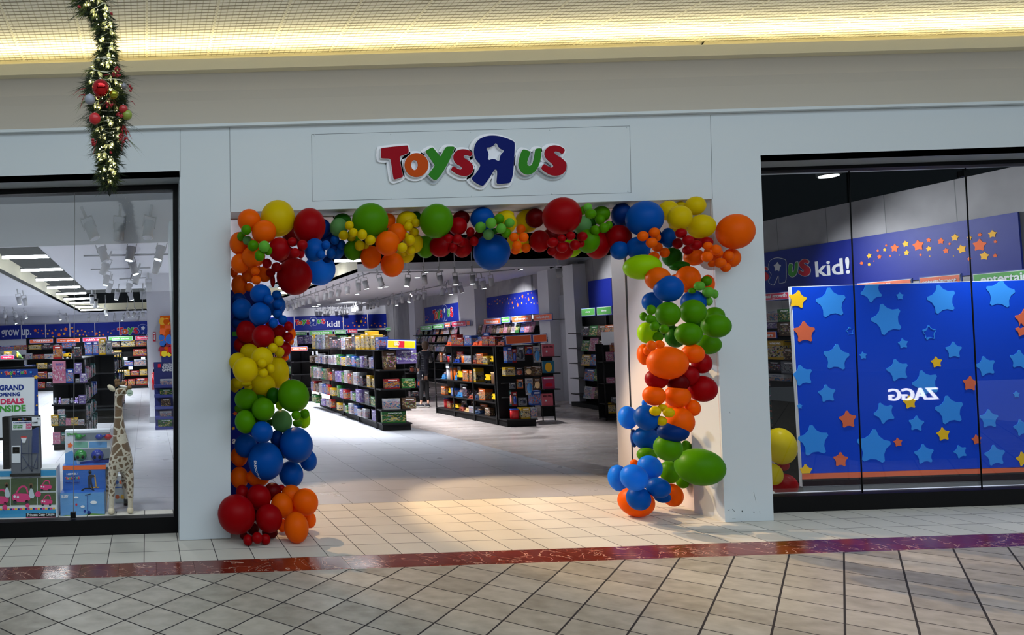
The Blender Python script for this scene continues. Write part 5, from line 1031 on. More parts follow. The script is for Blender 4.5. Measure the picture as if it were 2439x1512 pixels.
row(V3(G0_)+uG*.02, uG, -vG, WG-.04, .3, 1.6, .30, 'on top of the pink toy gondola', 'the poster stand', rnd, ['white', 'yellow', 'red', 'grey', 'black'], ['toy_box', 'toy_truck', 'toy_box'], (.12, .2), .95, group='toys on top of the pink toy gondola')
for li, z in enumerate(LEV):
    row(V3(G0_)+uG*WG+vG*.36, vG, uG, 2.5, .28, z, .28, f'on the {SHN[li]} of the pink toy gondola aisle side', 'the window', rnd, ['blue', 'teal', 'pink', 'white', 'grey'], ['toy_box', 'board_game'], (.14, .26), .9, group='games on the aisle side of the pink toy gondola')
# second gondola further along the same aisle
H0 = V3((-.50, 10.6)); gondola(H0, Vector((1, 0, 0)), vG, .7, 5.5, 1.6, 4, 'black gondola shelving of puzzles further along the giraffe aisle', sides='ERL')
for li, z in enumerate(LEV):
    row(H0+Vector((.70, .36, 0)), vG, Vector((1, 0, 0)), 5.0, .28, z, .28, f'on the {SHN[li]} of the puzzle gondola', 'its front end', rnd, ['blue', 'white', 'black', 'orange', 'grey', 'green'], ['board_game', 'toy_box'], (.2, .36), .9, group='games along the puzzle gondola')
row(H0+Vector((.02, .0, 0)), Vector((1, 0, 0)), Vector((0, -1, 0)), .66, .3, 1.6, .5, 'on top of the puzzle gondola', 'the pink toy gondola', rnd, ['yellow', 'red', 'blue', 'grey'], ['toy_box', 'toy_box'], (.14, .24), .98, group='toys on top of the puzzle gondola')
# left gondola behind the poster stand
J0 = V3((-3.3, 8.4)); gondola(J0, Vector((1, 0, 0)), Vector((0, 1, 0)), 1.75, .9, 1.58, 1, 'black gondola shelving of small toys behind the grand opening poster', sides='E', endlev=(.12, .45, .80, 1.40))
row(J0+Vector((.05, .05, 0)), Vector((1, 0, 0)), Vector((0, -1, 0)), 1.45, .2, 1.40, .16, 'on the shelf behind the grand opening poster', 'the crimson sign', rnd, ['pink', 'white', 'yellow', 'brown', 'red'], ['toy_box', 'plush_toy', 'blister_pack'], (.1, .2), .9, group='small toys behind the grand opening poster')
row(J0+Vector((.6, .1, 0)), Vector((1, 0, 0)), Vector((0, -1, 0)), .9, .2, 1.58, .22, 'on top of the shelving behind the poster', 'the dinosaur', rnd, ['white', 'green', 'grey', 'yellow'], ['toy_box'], (.12, .22), .9, group='boxes near the toy dinosaur')
JP = YP(8.38); psign(JP, 1, 846, 34, 856, 'impulse', M_signr, 'crimson impulse sign on the shelving behind the poster', 'signs in the giraffe window', (.2, .28))
# toy dinosaur standing on that shelving
d = empty('toy_dinosaur', JP.hit(43, 853)); tag(d, 'green and yellow toy dinosaur standing upright on the shelving near the impulse sign', 'toy')
S = F/(8.45-EYE.y); nodes = []
def dz(x, y): a = YP(8.5).hit(x*.1058, 740+y*.1058); return a
nn = [(375, 925, .022), (400, 940, .028), (415, 975, .03), (432, 1010, .05), (430, 1045, .045), (470, 1055, .022), (520, 1075, .010), (425, 1078, .02), (447, 1078, .02), (360, 935, .014)]
skin('body', [(*dz(x, y), r) for x, y, r in nn], [(0, 1), (1, 2), (2, 3), (3, 4), (4, 5), (5, 6), (4, 7), (4, 8), (0, 9)], mat('dino_green', lin(80, 110, 60), .4), d, root=4)
p = dz(412, 1000); MB().ell(p+Vector((-.01, -.03, 0)), .02, .02, .055).build('belly', M_sy, d)
# far unit with game signs
FU = FU_; fx0, fx1 = YP(24.1).hit(66, 922).x, YP(24.1).hit(353, 922).x
back_unit(24.1, fx0, fx1, 'wide black shelving of board games at the end of the giraffe aisle', (.12, .53, .94, 1.35, 1.76), 2.25)
for li, z in enumerate((.12, .53, .94, 1.35, 1.76)):
    row(Vector((fx1, 23.64, 0)), Vector((-1, 0, 0)), Vector((0, -1, 0)), 6.8, .3, z, .34, f'on the {SHN[li]} under the game signs', 'the white column', rnd, ['red', 'white', 'blue', 'brown', 'black', 'yellow'], ['board_game'], (.3, .62), .92, group='board games under the game signs')
gq = 'game signs at the end of the giraffe aisle'
for a in ((70, 807, 127, 817.5, 'games', M_signo, 'orange games sign over the far shelving'), (134, 805, 191, 816, 'go play', M_signo, 'orange go play sign over the far shelving'), (196.5, 803, 254.5, 813.5, "rubik's cube", M_signr, 'crimson cube sign over the far shelving'), (258, 800.5, 316.5, 812, 'classic games', M_signg, 'green classic games sign over the far shelving'), (322, 799, 357, 810, 'family', M_signr, 'crimson family sign cut off by the white column')):
    psign(FU, *a[:6], a[6], gq)
mb = MB()
psign(YP(15), 256, 838, 272, 848, 'school', M_signo, 'small orange sign hanging over the puzzle gondola', 'signs in the giraffe window', (.15, .28))
# white price cards
for i, (x, y, lab) in enumerate(((1066.5, 871, 'on the second shelf of the vehicle gondola'), (745.5, 841, 'on the rear gondola'), (755, 840, 'beside its twin on the rear gondola'), (299, 854, 'under the classic games shelf'), (341, 853, 'under the family games shelf'), (311, 876, 'on the middle shelf of board games'))):
    if i < 3:
        q0, v0 = (B0, vB) if i == 0 else (A0, vA); ps_ = Plane((q0.x, q0.y), (v0.x, v0.y)); ps_.p = ps_.p - Vector((v0.y, -v0.x, 0))*(-.0)
        c = ps_.hit(x, y); u_ = v0; n_ = Vector((-v0.y, v0.x, 0)); k_ = .05
        MB().prism([c-u_*k_*1.4+n_*.012-Vector((0, 0, .045)), c+u_*k_*1.4+n_*.012-Vector((0, 0, .045)), c+u_*k_*1.4+n_*.012+Vector((0, 0, .045)), c-u_*k_*1.4+n_*.012+Vector((0, 0, .045))], tuple(-n_*.012)).build('price_card', M_sw)
        o = [q for q in COL.objects if q.name.startswith('price_card')][-1]; tag(o, 'small white price card '+lab, 'card'); continue
    Y_c = 23.62; pl = YP(Y_c); c = pl.hit(x, y); MB().box((c.x-.05*Y_c/14, Y_c-.01, c.z-.035*Y_c/14), (c.x+.05*Y_c/14, Y_c, c.z+.035*Y_c/14)).build('price_card', M_sw); 
    o = [q for q in COL.objects if q.name.startswith('price_card')][-1]; tag(o, 'small white price card '+lab, 'card')
# ================================================================== GIRAFFE WINDOW DISPLAY
# ---- plush giraffe: one continuous body, seen from the front, head turned and lifted
GY = 1.75
def gp_(x, y, dy=0): q = YP(GY+dy).hit(220+x*.2381, 880+y*.2381); return q
gs_ = (GY-EYE.y)/F*.2381     # metres per zoomed pixel at the giraffe
gm = bpy.data.materials.new('giraffe_plush'); gm.use_nodes = True; nt = gm.node_tree; b = nt.nodes['Principled BSDF']; L = nt.links
tc = nd(nt, 'ShaderNodeTexCoord'); sp = nd(nt, 'ShaderNodeSeparateXYZ'); L.new(tc.outputs['Object'], sp.inputs[0])
nz = nd(nt, 'ShaderNodeTexNoise', i_Scale=9., i_Detail=1.); L.new(tc.outputs['Object'], nz.inputs['Vector'])
wv = nd(nt, 'ShaderNodeVectorMath', operation='MULTIPLY_ADD'); L.new(nz.outputs['Color'], wv.inputs[0]); wv.inputs[1].default_value = (.05, .05, .05); L.new(tc.outputs['Object'], wv.inputs[2])
# patches: large on the chest, smaller down the legs
def patches(scale, thr):
    v = nd(nt, 'ShaderNodeTexVoronoi', feature='DISTANCE_TO_EDGE', i_Scale=scale); L.new(wv.outputs[0], v.inputs['Vector']); return mth(nt, 'GREATER_THAN', v.outputs['Distance'], thr)
pb = patches(9.5, .075); pl_ = patches(19., .17)
leg = mth(nt, 'LESS_THAN', sp.outputs[2], .62); k = mth(nt, 'ADD', mth(nt, 'MULTIPLY', pb, mth(nt, 'SUBTRACT', 1., leg)), mth(nt, 'MULTIPLY', pl_, leg))
k = mth(nt, 'MULTIPLY', k, mth(nt, 'GREATER_THAN', sp.outputs[2], .17))
fz = nd(nt, 'ShaderNodeTexNoise', i_Scale=120., i_Detail=2.); L.new(tc.outputs['Object'], fz.inputs['Vector'])
br = mixc(nt, fz.outputs['Fac'], lin(70, 50, 30), lin(140, 108, 74)); cr = mixc(nt, fz.outputs['Fac'], lin(180, 165, 140), lin(232, 222, 204))
L.new(mixc(nt, k, cr, br), b.inputs['Base Color']); b.inputs['Roughness'].default_value = .95; b.inputs['Sheen Weight'].default_value = .4
bp = nd(nt, 'ShaderNodeBump', i_Strength=.6, i_Distance=.004); L.new(fz.outputs['Fac'], bp.inputs['Height']); L.new(bp.outputs[0], b.inputs['Normal'])
M_gcream = mat('plush_cream', lin(222, 208, 180), .95); M_gbrown = mat('plush_brown', lin(120, 90, 60), .95); M_eye = mat('glass_eye', (.01, .01, .01, 1), .08, coat=1.)
gir = empty('plush_giraffe', (gp_(280, 1200).x, GY, 0)); tag(gir, 'tall plush giraffe with brown patches standing in the window and looking sideways', 'soft toy')
N = []; E = []
def gn(x, y, r, dy=0.): q = gp_(x, y, dy); N.append((q.x, q.y, q.z, r*gs_)); return len(N)-1
chest = gn(285, 880, 118); c2 = gn(285, 770, 100, .0); nb = gn(272, 660, 74); n1 = gn(266, 540, 58, -.01); n2 = gn(264, 420, 46, -.01); n3 = gn(260, 320, 42, -.01); hd = gn(264, 225, 62, -.01); mz = gn(318, 205, 50, -.02); m2 = gn(362, 188, 36, -.03)
E += [(chest, c2), (c2, nb), (nb, n1), (n1, n2), (n2, n3), (n3, hd), (hd, mz), (mz, m2)]
bl = gn(280, 900, 105, .22); rp = gn(275, 880, 95, .46); E += [(chest, bl), (bl, rp)]
def leg_(a, pts):
    for p in pts: i = gn(*p); E.append((a, i)); a = i
def lz(x, y, z, dy): return (x, y, z, dy)
def footy(z): return None
leg_(chest, [(205, 1010, 52, -.02), (195, 1180, 36, -.03), (192, 1330, 28, -.03), (190, 1432, 29, -.04)])
leg_(chest, [(368, 1010, 52, -.02), (380, 1180, 36, -.03), (382, 1330, 28, -.03), (380, 1440, 30, -.04)])
leg_(rp, [(165, 1000, 48, .30), (140, 1180, 34, .24), (128, 1320, 25, .20), (112, 1425, 27, .16)])
leg_(rp, [(318, 1010, 44, .40), (325, 1180, 30, .38), (345, 1320, 20, .36), (342, 1405, 19, .36)])
gb = skin('body', N, E, gm, gir, sub=2)
for v_, z_ in ((15, .02), (19, .02), (23, .02), (27, .02)): pass
def gell(name, x, y, dy, rx, ry, rz, m, rot=None): 
    p = gp_(x, y, dy); return MB().ell((0, 0, 0), rx*gs_, ry*gs_, rz*gs_, 16, 10).build(name, m, gir, Matrix.Translation(p) @ (rot or Matrix()))
gell('ear', 190, 185, -.02, 46, 16, 26, M_gcream, Matrix.Rotation(math.radians(38), 4, 'Y')); gell('ear', 305, 140, .06, 34, 14, 18, M_gbrown, Matrix.Rotation(math.radians(-25), 4, 'Y'))
for x, y in ((238, 130), (262, 128)): 
    a = gp_(x+6, y+45, .0); c = gp_(x-2, y-15, .0); MB().tube(a, c, .018*1.2, .015, seg=10).ell(c, .02, .02, .022, 10, 8).build('horn', M_gbrown, gir)
gell('eye', 268, 168, -.055, 11, 6, 10, M_eye); gell('muzzle', 370, 180, -.03, 26, 24, 22, M_gbrown); gell('face_blaze', 310, 168, -.045, 42, 20, 12, mat('plush_white', lin(236, 232, 226), .95), Matrix.Rotation(math.radians(12), 4, 'Y'))
gell('mane', 262, 150, .03, 26, 14, 12, M_gbrown)
for x, y, d in ((190, 1440, -.04), (380, 1446, -.04), (112, 1440, .16)):
    p = gp_(x, y, d); MB().ell((p.x, p.y, .035), .036, .05, .036).build('hoof', M_gcream, gir)
p = gp_(342, 1430, .36); MB().tube((p.x, p.y, 0), (p.x, p.y, .07), .028, seg=12).build('hoof', M_black, gir)
t = gp_(373, 232, -.07); MB().tube(t, t+Vector((0, .003, 0)), .036, seg=24).build('swing_tag', mat('tag_green', lin(205, 220, 200), .4), gir); flat('tag_print', [([(-.02, -.008), (.02, -.008), (.02, .002), (-.02, .002)], 0)], mat('tag_print', lin(90, 140, 110), .5), gir, Matrix.Translation(t+Vector((0, -.002, 0))) @ Matrix.Rotation(PI/2, 4, 'X'), .0004)
# ---- printed boxes: px frame in a vertical plane
def px_box(name, Y, x0, y0, x1, y1, depth, m, side, label, cat='toy', top=None):
    pl = YP(Y); r = list(px_rect(pl, x0, y0, x1, y1)); e = empty(name, (pl.hit((x0+x1)/2, y1).x, Y, max(r[1], 0))); tag(e, label, cat)
    r[1] = max(0, r[1]); 
    mb = MB(); mb.box((r[0], Y, r[1]), (r[2], Y+depth, r[3])); mb.build('carton', side or m, e); MB().box((r[0]+.002, Y-.003, r[1]+.002), (r[2]-.002, Y, r[3]-.002)).build('front_print', m, e)
    return e, pl, r
def pq(pl, L_, x0, y0, z=None): return pl.loc(x0, y0)
def dec(e, pl, shapes, mats, off=.006, name='print', ex=.001): return flat(name, [([pl.loc(*p) for p in pts], mi) for pts, mi in shapes], mats, e, pl.mat(off), ex)
def rct(x0, y0, x1, y1, sl=-.02): return [(x0, y0), (x1, y0+sl*(x1-x0)), (x1, y1+sl*(x1-x0)), (x0, y1)]
def el(cx, cy, rx, ry, n=18): return [(cx+rx*math.cos(2*PI*i/n), cy+ry*math.sin(2*PI*i/n)) for i in range(n)]
M_sky = mat('print_sky', lin(96, 156, 214), .4); M_grass = mat('print_grass', lin(96, 150, 60), .5); M_cb = mat('carton_blue', lin(40, 104, 190), .4); M_cy = mat('print_cyan', lin(40, 150, 205), .4); M_leafd = mat('print_park', lin(70, 90, 52), .5); M_skin_p = mat('print_skin', lin(196, 150, 124), .5)
Mdk = mat('print_dark', lin(30, 32, 48), .5)
# grand opening poster on a stand (the mascot on it is left out)
YPO = 2.1; pl = YP(YPO); po = empty('poster_stand', (pl.hit(40, 1000).x, YPO, 0)); tag(po, 'white and blue grand opening deals inside poster on a black stand', 'poster')
r = px_rect(pl, -60, 877, 92, 1046); MB().box((r[0], YPO, r[1]), (r[2], YPO+.03, r[3])).build('frame', M_black, po)
dec(po, pl, [(rct(-60, 881, 90, 1043), 0)], [mat('poster_navy', lin(30, 66, 150), .35)], .004, 'poster_sheet')
dec(po, pl, [(smooth_loop(rct(-60, 901, 82, 1043), 0), 0)], [M_sw], .007, 'white_panel')
for w, x0, yb, x1, yt, m in (('GRAND', -1, 930, 57, 917, M_sb), ('OPENING', -3, 944, 48, 935, M_sb), ('DEALS', 2, 962.5, 57, 949, mat('poster_pink', lin(222, 44, 96), .5)), ('INSIDE', -6, 981, 62, 965.5, M_sg)):
    t_on(pl, w, x0, yb, x1, yt, m, .010, po, bold=.035)
a = pl.loc(11, 895.5); b_ = pl.loc(64, 895); logo(po, pl.mat(.008, a), b_[0]-a[0], True, .001)
stars(pl, [(86, 898, 6, 0), (28, 897, 1.7, 0), (79, 895, 2, 0), (89, 942, 2, 0), (88, 965, 3, 0), (86, 1000, 5, 0), (4, 888, 2, 0), (74, 886, 4, 1), (47, 884, 2, 1)], .012, po, [M_sy, M_print_l])
for x in (r[2]-.05, r[2]-1.2): MB().tube((x, YPO+.04, 0), (x, YPO+.04, r[1]+.1), .014, seg=8).build('leg', M_black, po)
MB().box((r[0], YPO-.1, 0), (r[2], YPO+.18, .02)).build('foot_plate', M_black, po)
# pink ride-on car box
e, pl, r = px_box('ride_on_car_box', 1.62, -60, 1121, 137, 1238, .30, mat('carton_white', lin(230, 234, 238), .35), None, 'wide box with pink toy car pictures lying at the window corner')
BX1 = r
dec(e, pl, [(rct(-60, 1142, 24, 1206), 0), (rct(26, 1139, 88, 1203), 0), (rct(90, 1137, 133, 1170), 0), (rct(90, 1173, 133, 1202), 0), (rct(-60, 1216, 134, 1234), 1), (rct(-60, 1123, 134, 1136), 1), (rct(62, 1222, 133, 1233), 2)], [M_leafd, M_cy, M_pk], .005)
for cx, cy, k in ((52, 1180, 1.0), (110, 1157, .62), (112, 1192, .62), (2, 1186, .9)):
    dec(e, pl, [(smooth_loop([(cx-24*k, cy+6*k), (cx-22*k, cy-4*k), (cx-8*k, cy-6*k), (cx+20*k, cy-4*k), (cx+22*k, cy+8*k), (cx+10*k, cy+16*k), (cx-18*k, cy+14*k)], 1), 0), (smooth_loop([(cx-16*k, cy-5*k), (cx-4*k, cy-24*k), (cx+12*k, cy-24*k), (cx+17*k, cy-5*k), (cx+13*k, cy-5*k), (cx+9*k, cy-20*k), (cx-2*k, cy-20*k), (cx-12*k, cy-5*k)], 1), 0), (el(cx-16*k, cy+15*k, 4.5*k, 5*k), 1), (el(cx+12*k, cy+15*k, 4.5*k, 5*k), 1)], [M_pk, Mdk], .007)
    dec(e, pl, [(el(cx-17*k, cy+2*k, 3*k, 3*k), 0), (el(cx-9*k, cy+3*k, 3*k, 3*k), 0)], [M_sw], .009)
for cx, cy in ((76, 1172), (18, 1170)):   # printed children, plain figures
    dec(e, pl, [(el(cx-2, cy-16, 4.6, 6), 0), (smooth_loop([(cx-7, cy+14), (cx-5, cy-9), (cx+2, cy-10), (cx+8, cy+14)], 1), 1), (el(cx-2, cy-14, 3, 4), 2)], [M_gbrown, mat('print_pale_dress', lin(200, 214, 224), .5), M_skin_p], .011)
dec(e, pl, [(el(58, 1207, 0.1, .1), 0), (el(12, 1207, 6, 6), 0), (el(66, 1203, 5, 5), 0), (el(91, 1176, 7, 7), 0)], [M_pk], .012, 'pink_badge')
flat('check_border', [([pl.loc(x, 1212-.02*(x+60)), pl.loc(x+5, 1212-.02*(x+65)), pl.loc(x+5, 1216-.02*(x+65)), pl.loc(x, 1216-.02*(x+60))], i % 3) for i, x in enumerate(range(-60, 128, 6))], [M_pk, M_sy, M_sb], e, pl.mat(.006), .0008)
t_on(pl, 'Princess Cozy Coupe', 66, 1231, 130, 1222.5, M_sw, .010, e, bold=.01)
# basketball game box standing behind it
e, pl, r = px_box('basketball_game_box', 1.60, 24, 992, 97, 1136, .10, mat('carton_grey_photo', lin(104, 108, 118), .3), M_black, 'tall black and grey basketball game box leaning on the pink car box')
dec(e, pl, [(rct(24, 1128, 96, 1135), 0), (rct(75, 993, 96, 1014), 1), (rct(29, 993, 76, 1024), 1), (rct(29, 994, 76, 1003), 2), (rct(28, 1061, 49, 1102), 1), (rct(30, 1064, 47, 1080), 2), (rct(77, 1018, 92, 1080), 3)], [M_black, M_sw, M_sb, mat('print_deep_blue', lin(40, 60, 120), .4)], .005)
a = pl.loc(43, 1001.5); b_ = pl.loc(63, 1001.5); logo(e, pl.mat(.007, a), b_[0]-a[0], True, .0006)
for w, x0, yb, x1, yt, m in (('BLACK FRIDAY SPECIALS', 32, 1007.5, 73, 1005, M_sb), ('SPORT GAMES', 32, 1015, 54, 1012.5, M_sg), ('PLAY CENTER', 32, 1019.5, 54, 1017, M_sg), ('50%', 62, 1015, 76, 1009, M_pk), ('OFF', 62, 1021.5, 74, 1016.5, M_pk), ('GAME', 77, 1008, 90, 1004, Mdk), ('5+', 88, 998, 94, 995, Mdk)):
    t_on(pl, w, x0, yb, x1, yt, m, .008, e)
mb = MB(); q = lambda x, y: Vector((pl.loc(x, y)[0], pl.loc(x, y)[1], .0))
for a, b_ in (((51, 1045), (51, 1122)), ((69, 1040), (69, 1110)), ((76, 1040), (76, 1122)), ((90, 1080), (90, 1116)), ((51, 1080), (90, 1078)), ((51, 1120), (69, 1108)), ((69, 1108), (90, 1117)), ((52, 1082), (76, 1122)), ((90, 1082), (77, 1122))): mb.tube(q(*a), q(*b_), .003, seg=6)
mb.build('printed_frame', mat('print_steel_blue', lin(36, 52, 96), .4), e, pl.mat(.006))
dec(e, pl, [(el(57, 1040.5, 8, 1.6), 0)], [mat('hoop_red', lin(220, 50, 50), .4)], .008, 'hoop'); dec(e, pl, [([(50, 1042), (64, 1042), (60, 1054), (54, 1054)], 0)], [M_sw], .007, 'net')
e2, pl2, r2 = px_box('game_carton', 1.66, 5, 994, 24, 1136, .12, M_black, M_black, 'plain black carton edge beside the basketball game box')
# hero mask set box: helmets in a window box
e, pl, r = px_box('toy_mask_set_box', 1.95, 154, 1026, 265, 1112, .14, mat('carton_pale', lin(216, 222, 232), .35), None, 'large pale window box with green and blue toy helmets on top of the stack')
dec(e, pl, [(rct(178, 1031, 262, 1049), 0), (rct(176, 1069, 262, 1096), 0), (rct(190, 1100, 262, 1111, -.14), 1), (rct(177, 1052, 210, 1066), 2), (rct(213, 1052, 255, 1066), 3), ([(155, 1080), (172, 1072), (180, 1090), (186, 1111), (155, 1111)], 3)], [mat('window_grey', lin(120, 130, 142), .4), M_sb, mat('print_mint', lin(120, 180, 160), .4), M_sky], .005)
t_on(pl, 'PJ MASKS', 159, 1038, 184, 1031, M_sg, .008, e, bold=.04)
stars(pl, [(167, 1060, 8, 0)], .008, e, [M_so])
for cx, c, w in ((192, 'green', 15), (232, 'blue', 15.5)):
    p = pl.hit(cx, 1084); k = pl.scale(cx, 1084); mh = mat('helmet_'+c, lin(*((30, 130, 50) if c == 'green' else (30, 50, 150))), .12, coat=.9)
    MB().ell((p.x, 1.95, p.z), w*k, .05, 14*k, 24, 14).build('helmet', mh, e)
    for dx in (-6, 6): MB().ell((p.x+dx*k, 1.905, p.z-3*k), 4*k, .012, 4*k, 12, 8).build('eye_hole', M_black, e)
for cx, c in ((188, 'green'), (236, 'blue'), (258, 'red')):
    p = pl.hit(cx, 1040); k = pl.scale(cx, 1040); MB().ell((p.x, 1.94, p.z), 9*k, .03, 7*k).tube((p.x+6*k, 1.93, p.z), (p.x+16*k, 1.93, p.z+4*k), 2*k).build('toy_gadget', MATS.get('helmet_'+c) or mat('helmet_red', lin(180, 30, 40), .15, coat=.8), e)
# scooter boxes
e, pl, r = px_box('scooter_box', 1.85, 149, 1109, 252, 1170, .28, M_cb, None, 'blue scooter box with an orange lid strip in the middle of the stack')
dec(e, pl, [(rct(149, 1109, 252, 1119), 0)], [M_so], .005); t_on(pl, 'HOVER-1', 159, 1131, 186, 1126.5, M_sw, .008, e); t_on(pl, 'Geoffrey Scooter', 156, 1151, 190, 1147, M_sb, .008, e)
a = pl.loc(156, 1143); b_ = pl.loc(190, 1142); logo(e, pl.mat(.007, a), b_[0]-a[0], True, .0006)
dec(e, pl, [(el(214.5, 1124, 4, 4.5), 0), (smooth_loop([(210, 1130), (219, 1130), (227, 1132), (226, 1135), (219, 1136), (218, 1144), (222, 1162), (219, 1163), (215, 1150), (214, 1163), (211, 1163), (210, 1145)], 1), 0), ([(224, 1130), (227, 1130), (231, 1161), (228, 1161)], 1), (rct(216, 1159, 235, 1162), 1), (el(215, 1126.5, 2.6, 2.8), 2)], [Mdk, mat('print_wood', lin(210, 160, 70), .5), M_skin_p], .007)
e, pl, r = px_box('scooter_carton', 1.70, 143, 1175, 250, 1236, .28, M_sky, None, 'pale blue scooter box with clouds and black carry handle at the stack bottom')
mb = MB(); mb.box((r[0], 1.70, r[3]), (r[2], 1.98, r[3]+.001)); mb.build('lid', M_cb, e)
dec(e, pl, [(smooth_loop([(143, 1230), (160, 1226), (190, 1229), (215, 1222), (250, 1224), (250, 1236), (143, 1237)], 0), 0), (el(181, 1184, 6, 2.6), 1), (el(223, 1196, 8, 4), 1), (el(197, 1206, 5, 3), 1), (el(212, 1221, 4.5, 5), 2), (el(202, 1217, 3, 3.5), 2), ([(208, 1180), (209.5, 1180), (209.5, 1216), (208, 1216)], 2), (rct(203, 1178, 216, 1180, -.25), 3), (el(182, 1201, 2.4, 2.8), 4)], [M_grass, M_sw, M_sb, Mdk, M_sr], .006)
t_on(pl, 'BLUEY', 147, 1186, 163, 1179, M_sw, .008, e, bold=.03)
hp = pl.hit(207, 1169); MB().tube((hp.x-.07, 1.80, hp.z-.02), (hp.x-.035, 1.80, hp.z+.005), .008).tube((hp.x-.035, 1.80, hp.z+.005), (hp.x+.035, 1.80, hp.z+.005), .008).tube((hp.x+.035, 1.80, hp.z+.005), (hp.x+.07, 1.80, hp.z-.02), .008).build('carry_handle', M_black, e)
e, pl, r = px_box('activity_toy_box', 2.25, 273, 1165, 300, 1218, .15, mat('carton_cream', lin(216, 222, 220), .4), None, 'pale box with four round pictures partly behind the giraffe legs')
dec(e, pl, [(el(279.5, 1183, 5, 5), 0), (el(292, 1183, 5, 5), 1), (el(279.5, 1202, 5, 5), 2), (el(292, 1202, 5, 5), 2), (rct(273, 1213, 300, 1218), 3)], [M_so, M_sy, M_cb, M_sb], .005)
e, pl, r = px_box('activity_carton', 2.32, 270, 1134, 293, 1164, .15, mat('carton_cream', None) if 'carton_cream' not in MATS else MATS['carton_cream'], None, 'smaller pale carton above the one with round pictures'); dec(e, pl, [(el(279, 1148, 4, 4.5), 0), (el(288, 1148, 4, 4.5), 1), (rct(270, 1159, 293, 1164), 0)], [M_cb, M_so], .005)
# blue cardboard display of building sets, balloon print panel, fire signs, extinguisher
BDY = 9.2; pl = YP(BDY); a = pl.hit(371, 1019); e = empty('cardboard_display', (a.x+.3, BDY, 0)); tag(e, 'dark blue cardboard display stand with building set boxes beside the white column', 'display stand')
x0 = a.x; x1 = x0+.62; zt_ = pl.hit(380, 862).z; dkb = mat('cardboard_navy', lin(30, 38, 104), .5)
MB().box((x0, BDY, 0), (x1, BDY+.02, zt_)).build('header_panel', dkb, e); MB().box((x0, BDY+.02, 0), (x0+.02, BDY+.4, zt_-.3)).build('side_panel', dkb, e); MB().box((x1-.02, BDY+.02, 0), (x1, BDY+.4, zt_-.3)).build('side_panel', dkb, e)
for y in (919.5, 942.5, 970, 994.5, 1018): z = max(.02, pl.hit(390, y).z); MB().box((x0-.01, BDY-.22, z-.02), (x1+.01, BDY, z+.04)).build('tray', dkb, e)
for w, xa, yb, xb, yt in (('CREATIVE', 389, 871.5, 412, 866), ('BUILDS FOR', 386.5, 877, 417, 871.5), ('GAMERS', 386, 884.5, 418, 878)): t_on(pl, w, xa, yb, xb, yt, M_sw, .008, e, bold=.03)
dec(e, pl, [(rct(376, 866.5, 383.5, 875), 0)], [M_sr], .006)
for i, (xa, ya, xb, yb) in enumerate(((382, 904, 411, 918.5), (381, 926.5, 410, 940), (384, 949, 407, 968.5), (381, 979, 409, 993), (377, 998, 411, 1016))):
    p2 = YP(BDY-.18); A_ = p2.hit(xa, yb); B_ = p2.hit(xb, yb); z = max(.02, pl.hit(390, (919.5, 942.5, 970, 994.5, 1018)[i]).z)+.0; P = Vector(((A_.x+B_.x)/2, BDY-.15, z)); goods('building_set_box', ('white', 'green', 'brown', 'white', 'green')[i], P, Vector((1, 0, 0)), Vector((0, -1, 0)), B_.x-A_.x, .05, p2.hit(xa, ya).z-A_.z+.03, f'building set box on the {("top", "second", "third", "fourth", "lowest")[i]} tray of the dark blue cardboard display', 'building set boxes in the cardboard display')
pl = YP(10.2); e = empty('printed_panel', pl.hit(400, 850)); tag(e, 'upright panel printed with colourful balloons over the blue cardboard display', 'sign')
r = px_rect(pl, 381, 752, 425, 1000); MB().box((r[0], 10.2, r[1]), (r[2], 10.23, r[3])).build('panel_board', dkb, e)
dec(e, pl, [(rct(381, 752, 425, 848), 0)], [BM['O']], .004, 'photo_print')
dec(e, pl, [(el(x, y, q, q*1.1), c) for x, y, q, c in ((386, 765, 8, 0), (397, 766, 8, 0), (406, 776, 8, 0), (410, 762, 7, 3), (388, 790, 8, 1), (399, 780, 7, 1), (412, 792, 9, 3), (400, 790, 7, 1), (385, 804, 7, 2), (405, 808, 11, 2), (388, 818, 8, 2), (386, 834, 9, 3), (398, 826, 8, 3), (411, 832, 11, 4), (391, 842, 7, 5), (403, 844, 5, 5), (419, 815, 8, 2), (420, 775, 8, 0))], [M_sy, M_so, M_cb, mat('print_maroon', lin(150, 30, 50), .4), M_sr, mat('print_lemon', lin(250, 220, 40), .4)], .007, 'balloon_print')
pl = YP(10.33)
for (xa, ya, xb, yb, l) in ((364, 791, 371, 813, 'narrow red fire extinguisher arrow sign on the white column'), (365.5, 864, 372, 874, 'small red fire sign low on the white column')):
    e = empty('fire_sign', pl.hit(xa, yb)); tag(e, l, 'sign', 'fire signs on the white column'); dec(e, pl, [(rct(xa, ya, xb, yb, 0), 0)], [M_sr], .004, 'sign_plate', .003)
    h = yb-ya
    dec(e, pl, [([(xa+2.5, ya+h*.3), (xb-2.5, ya+h*.3), (xb-2.5, yb-h*.3), (xb-1.5, yb-h*.3), ((xa+xb)/2, yb-h*.1), (xa+1.5, yb-h*.3), (xa+2.5, yb-h*.3)], 0), (rct(xa+1, ya+h*.08, xb-1, ya+h*.2, 0), 0)], [M_sw], .009, 'arrow_print')
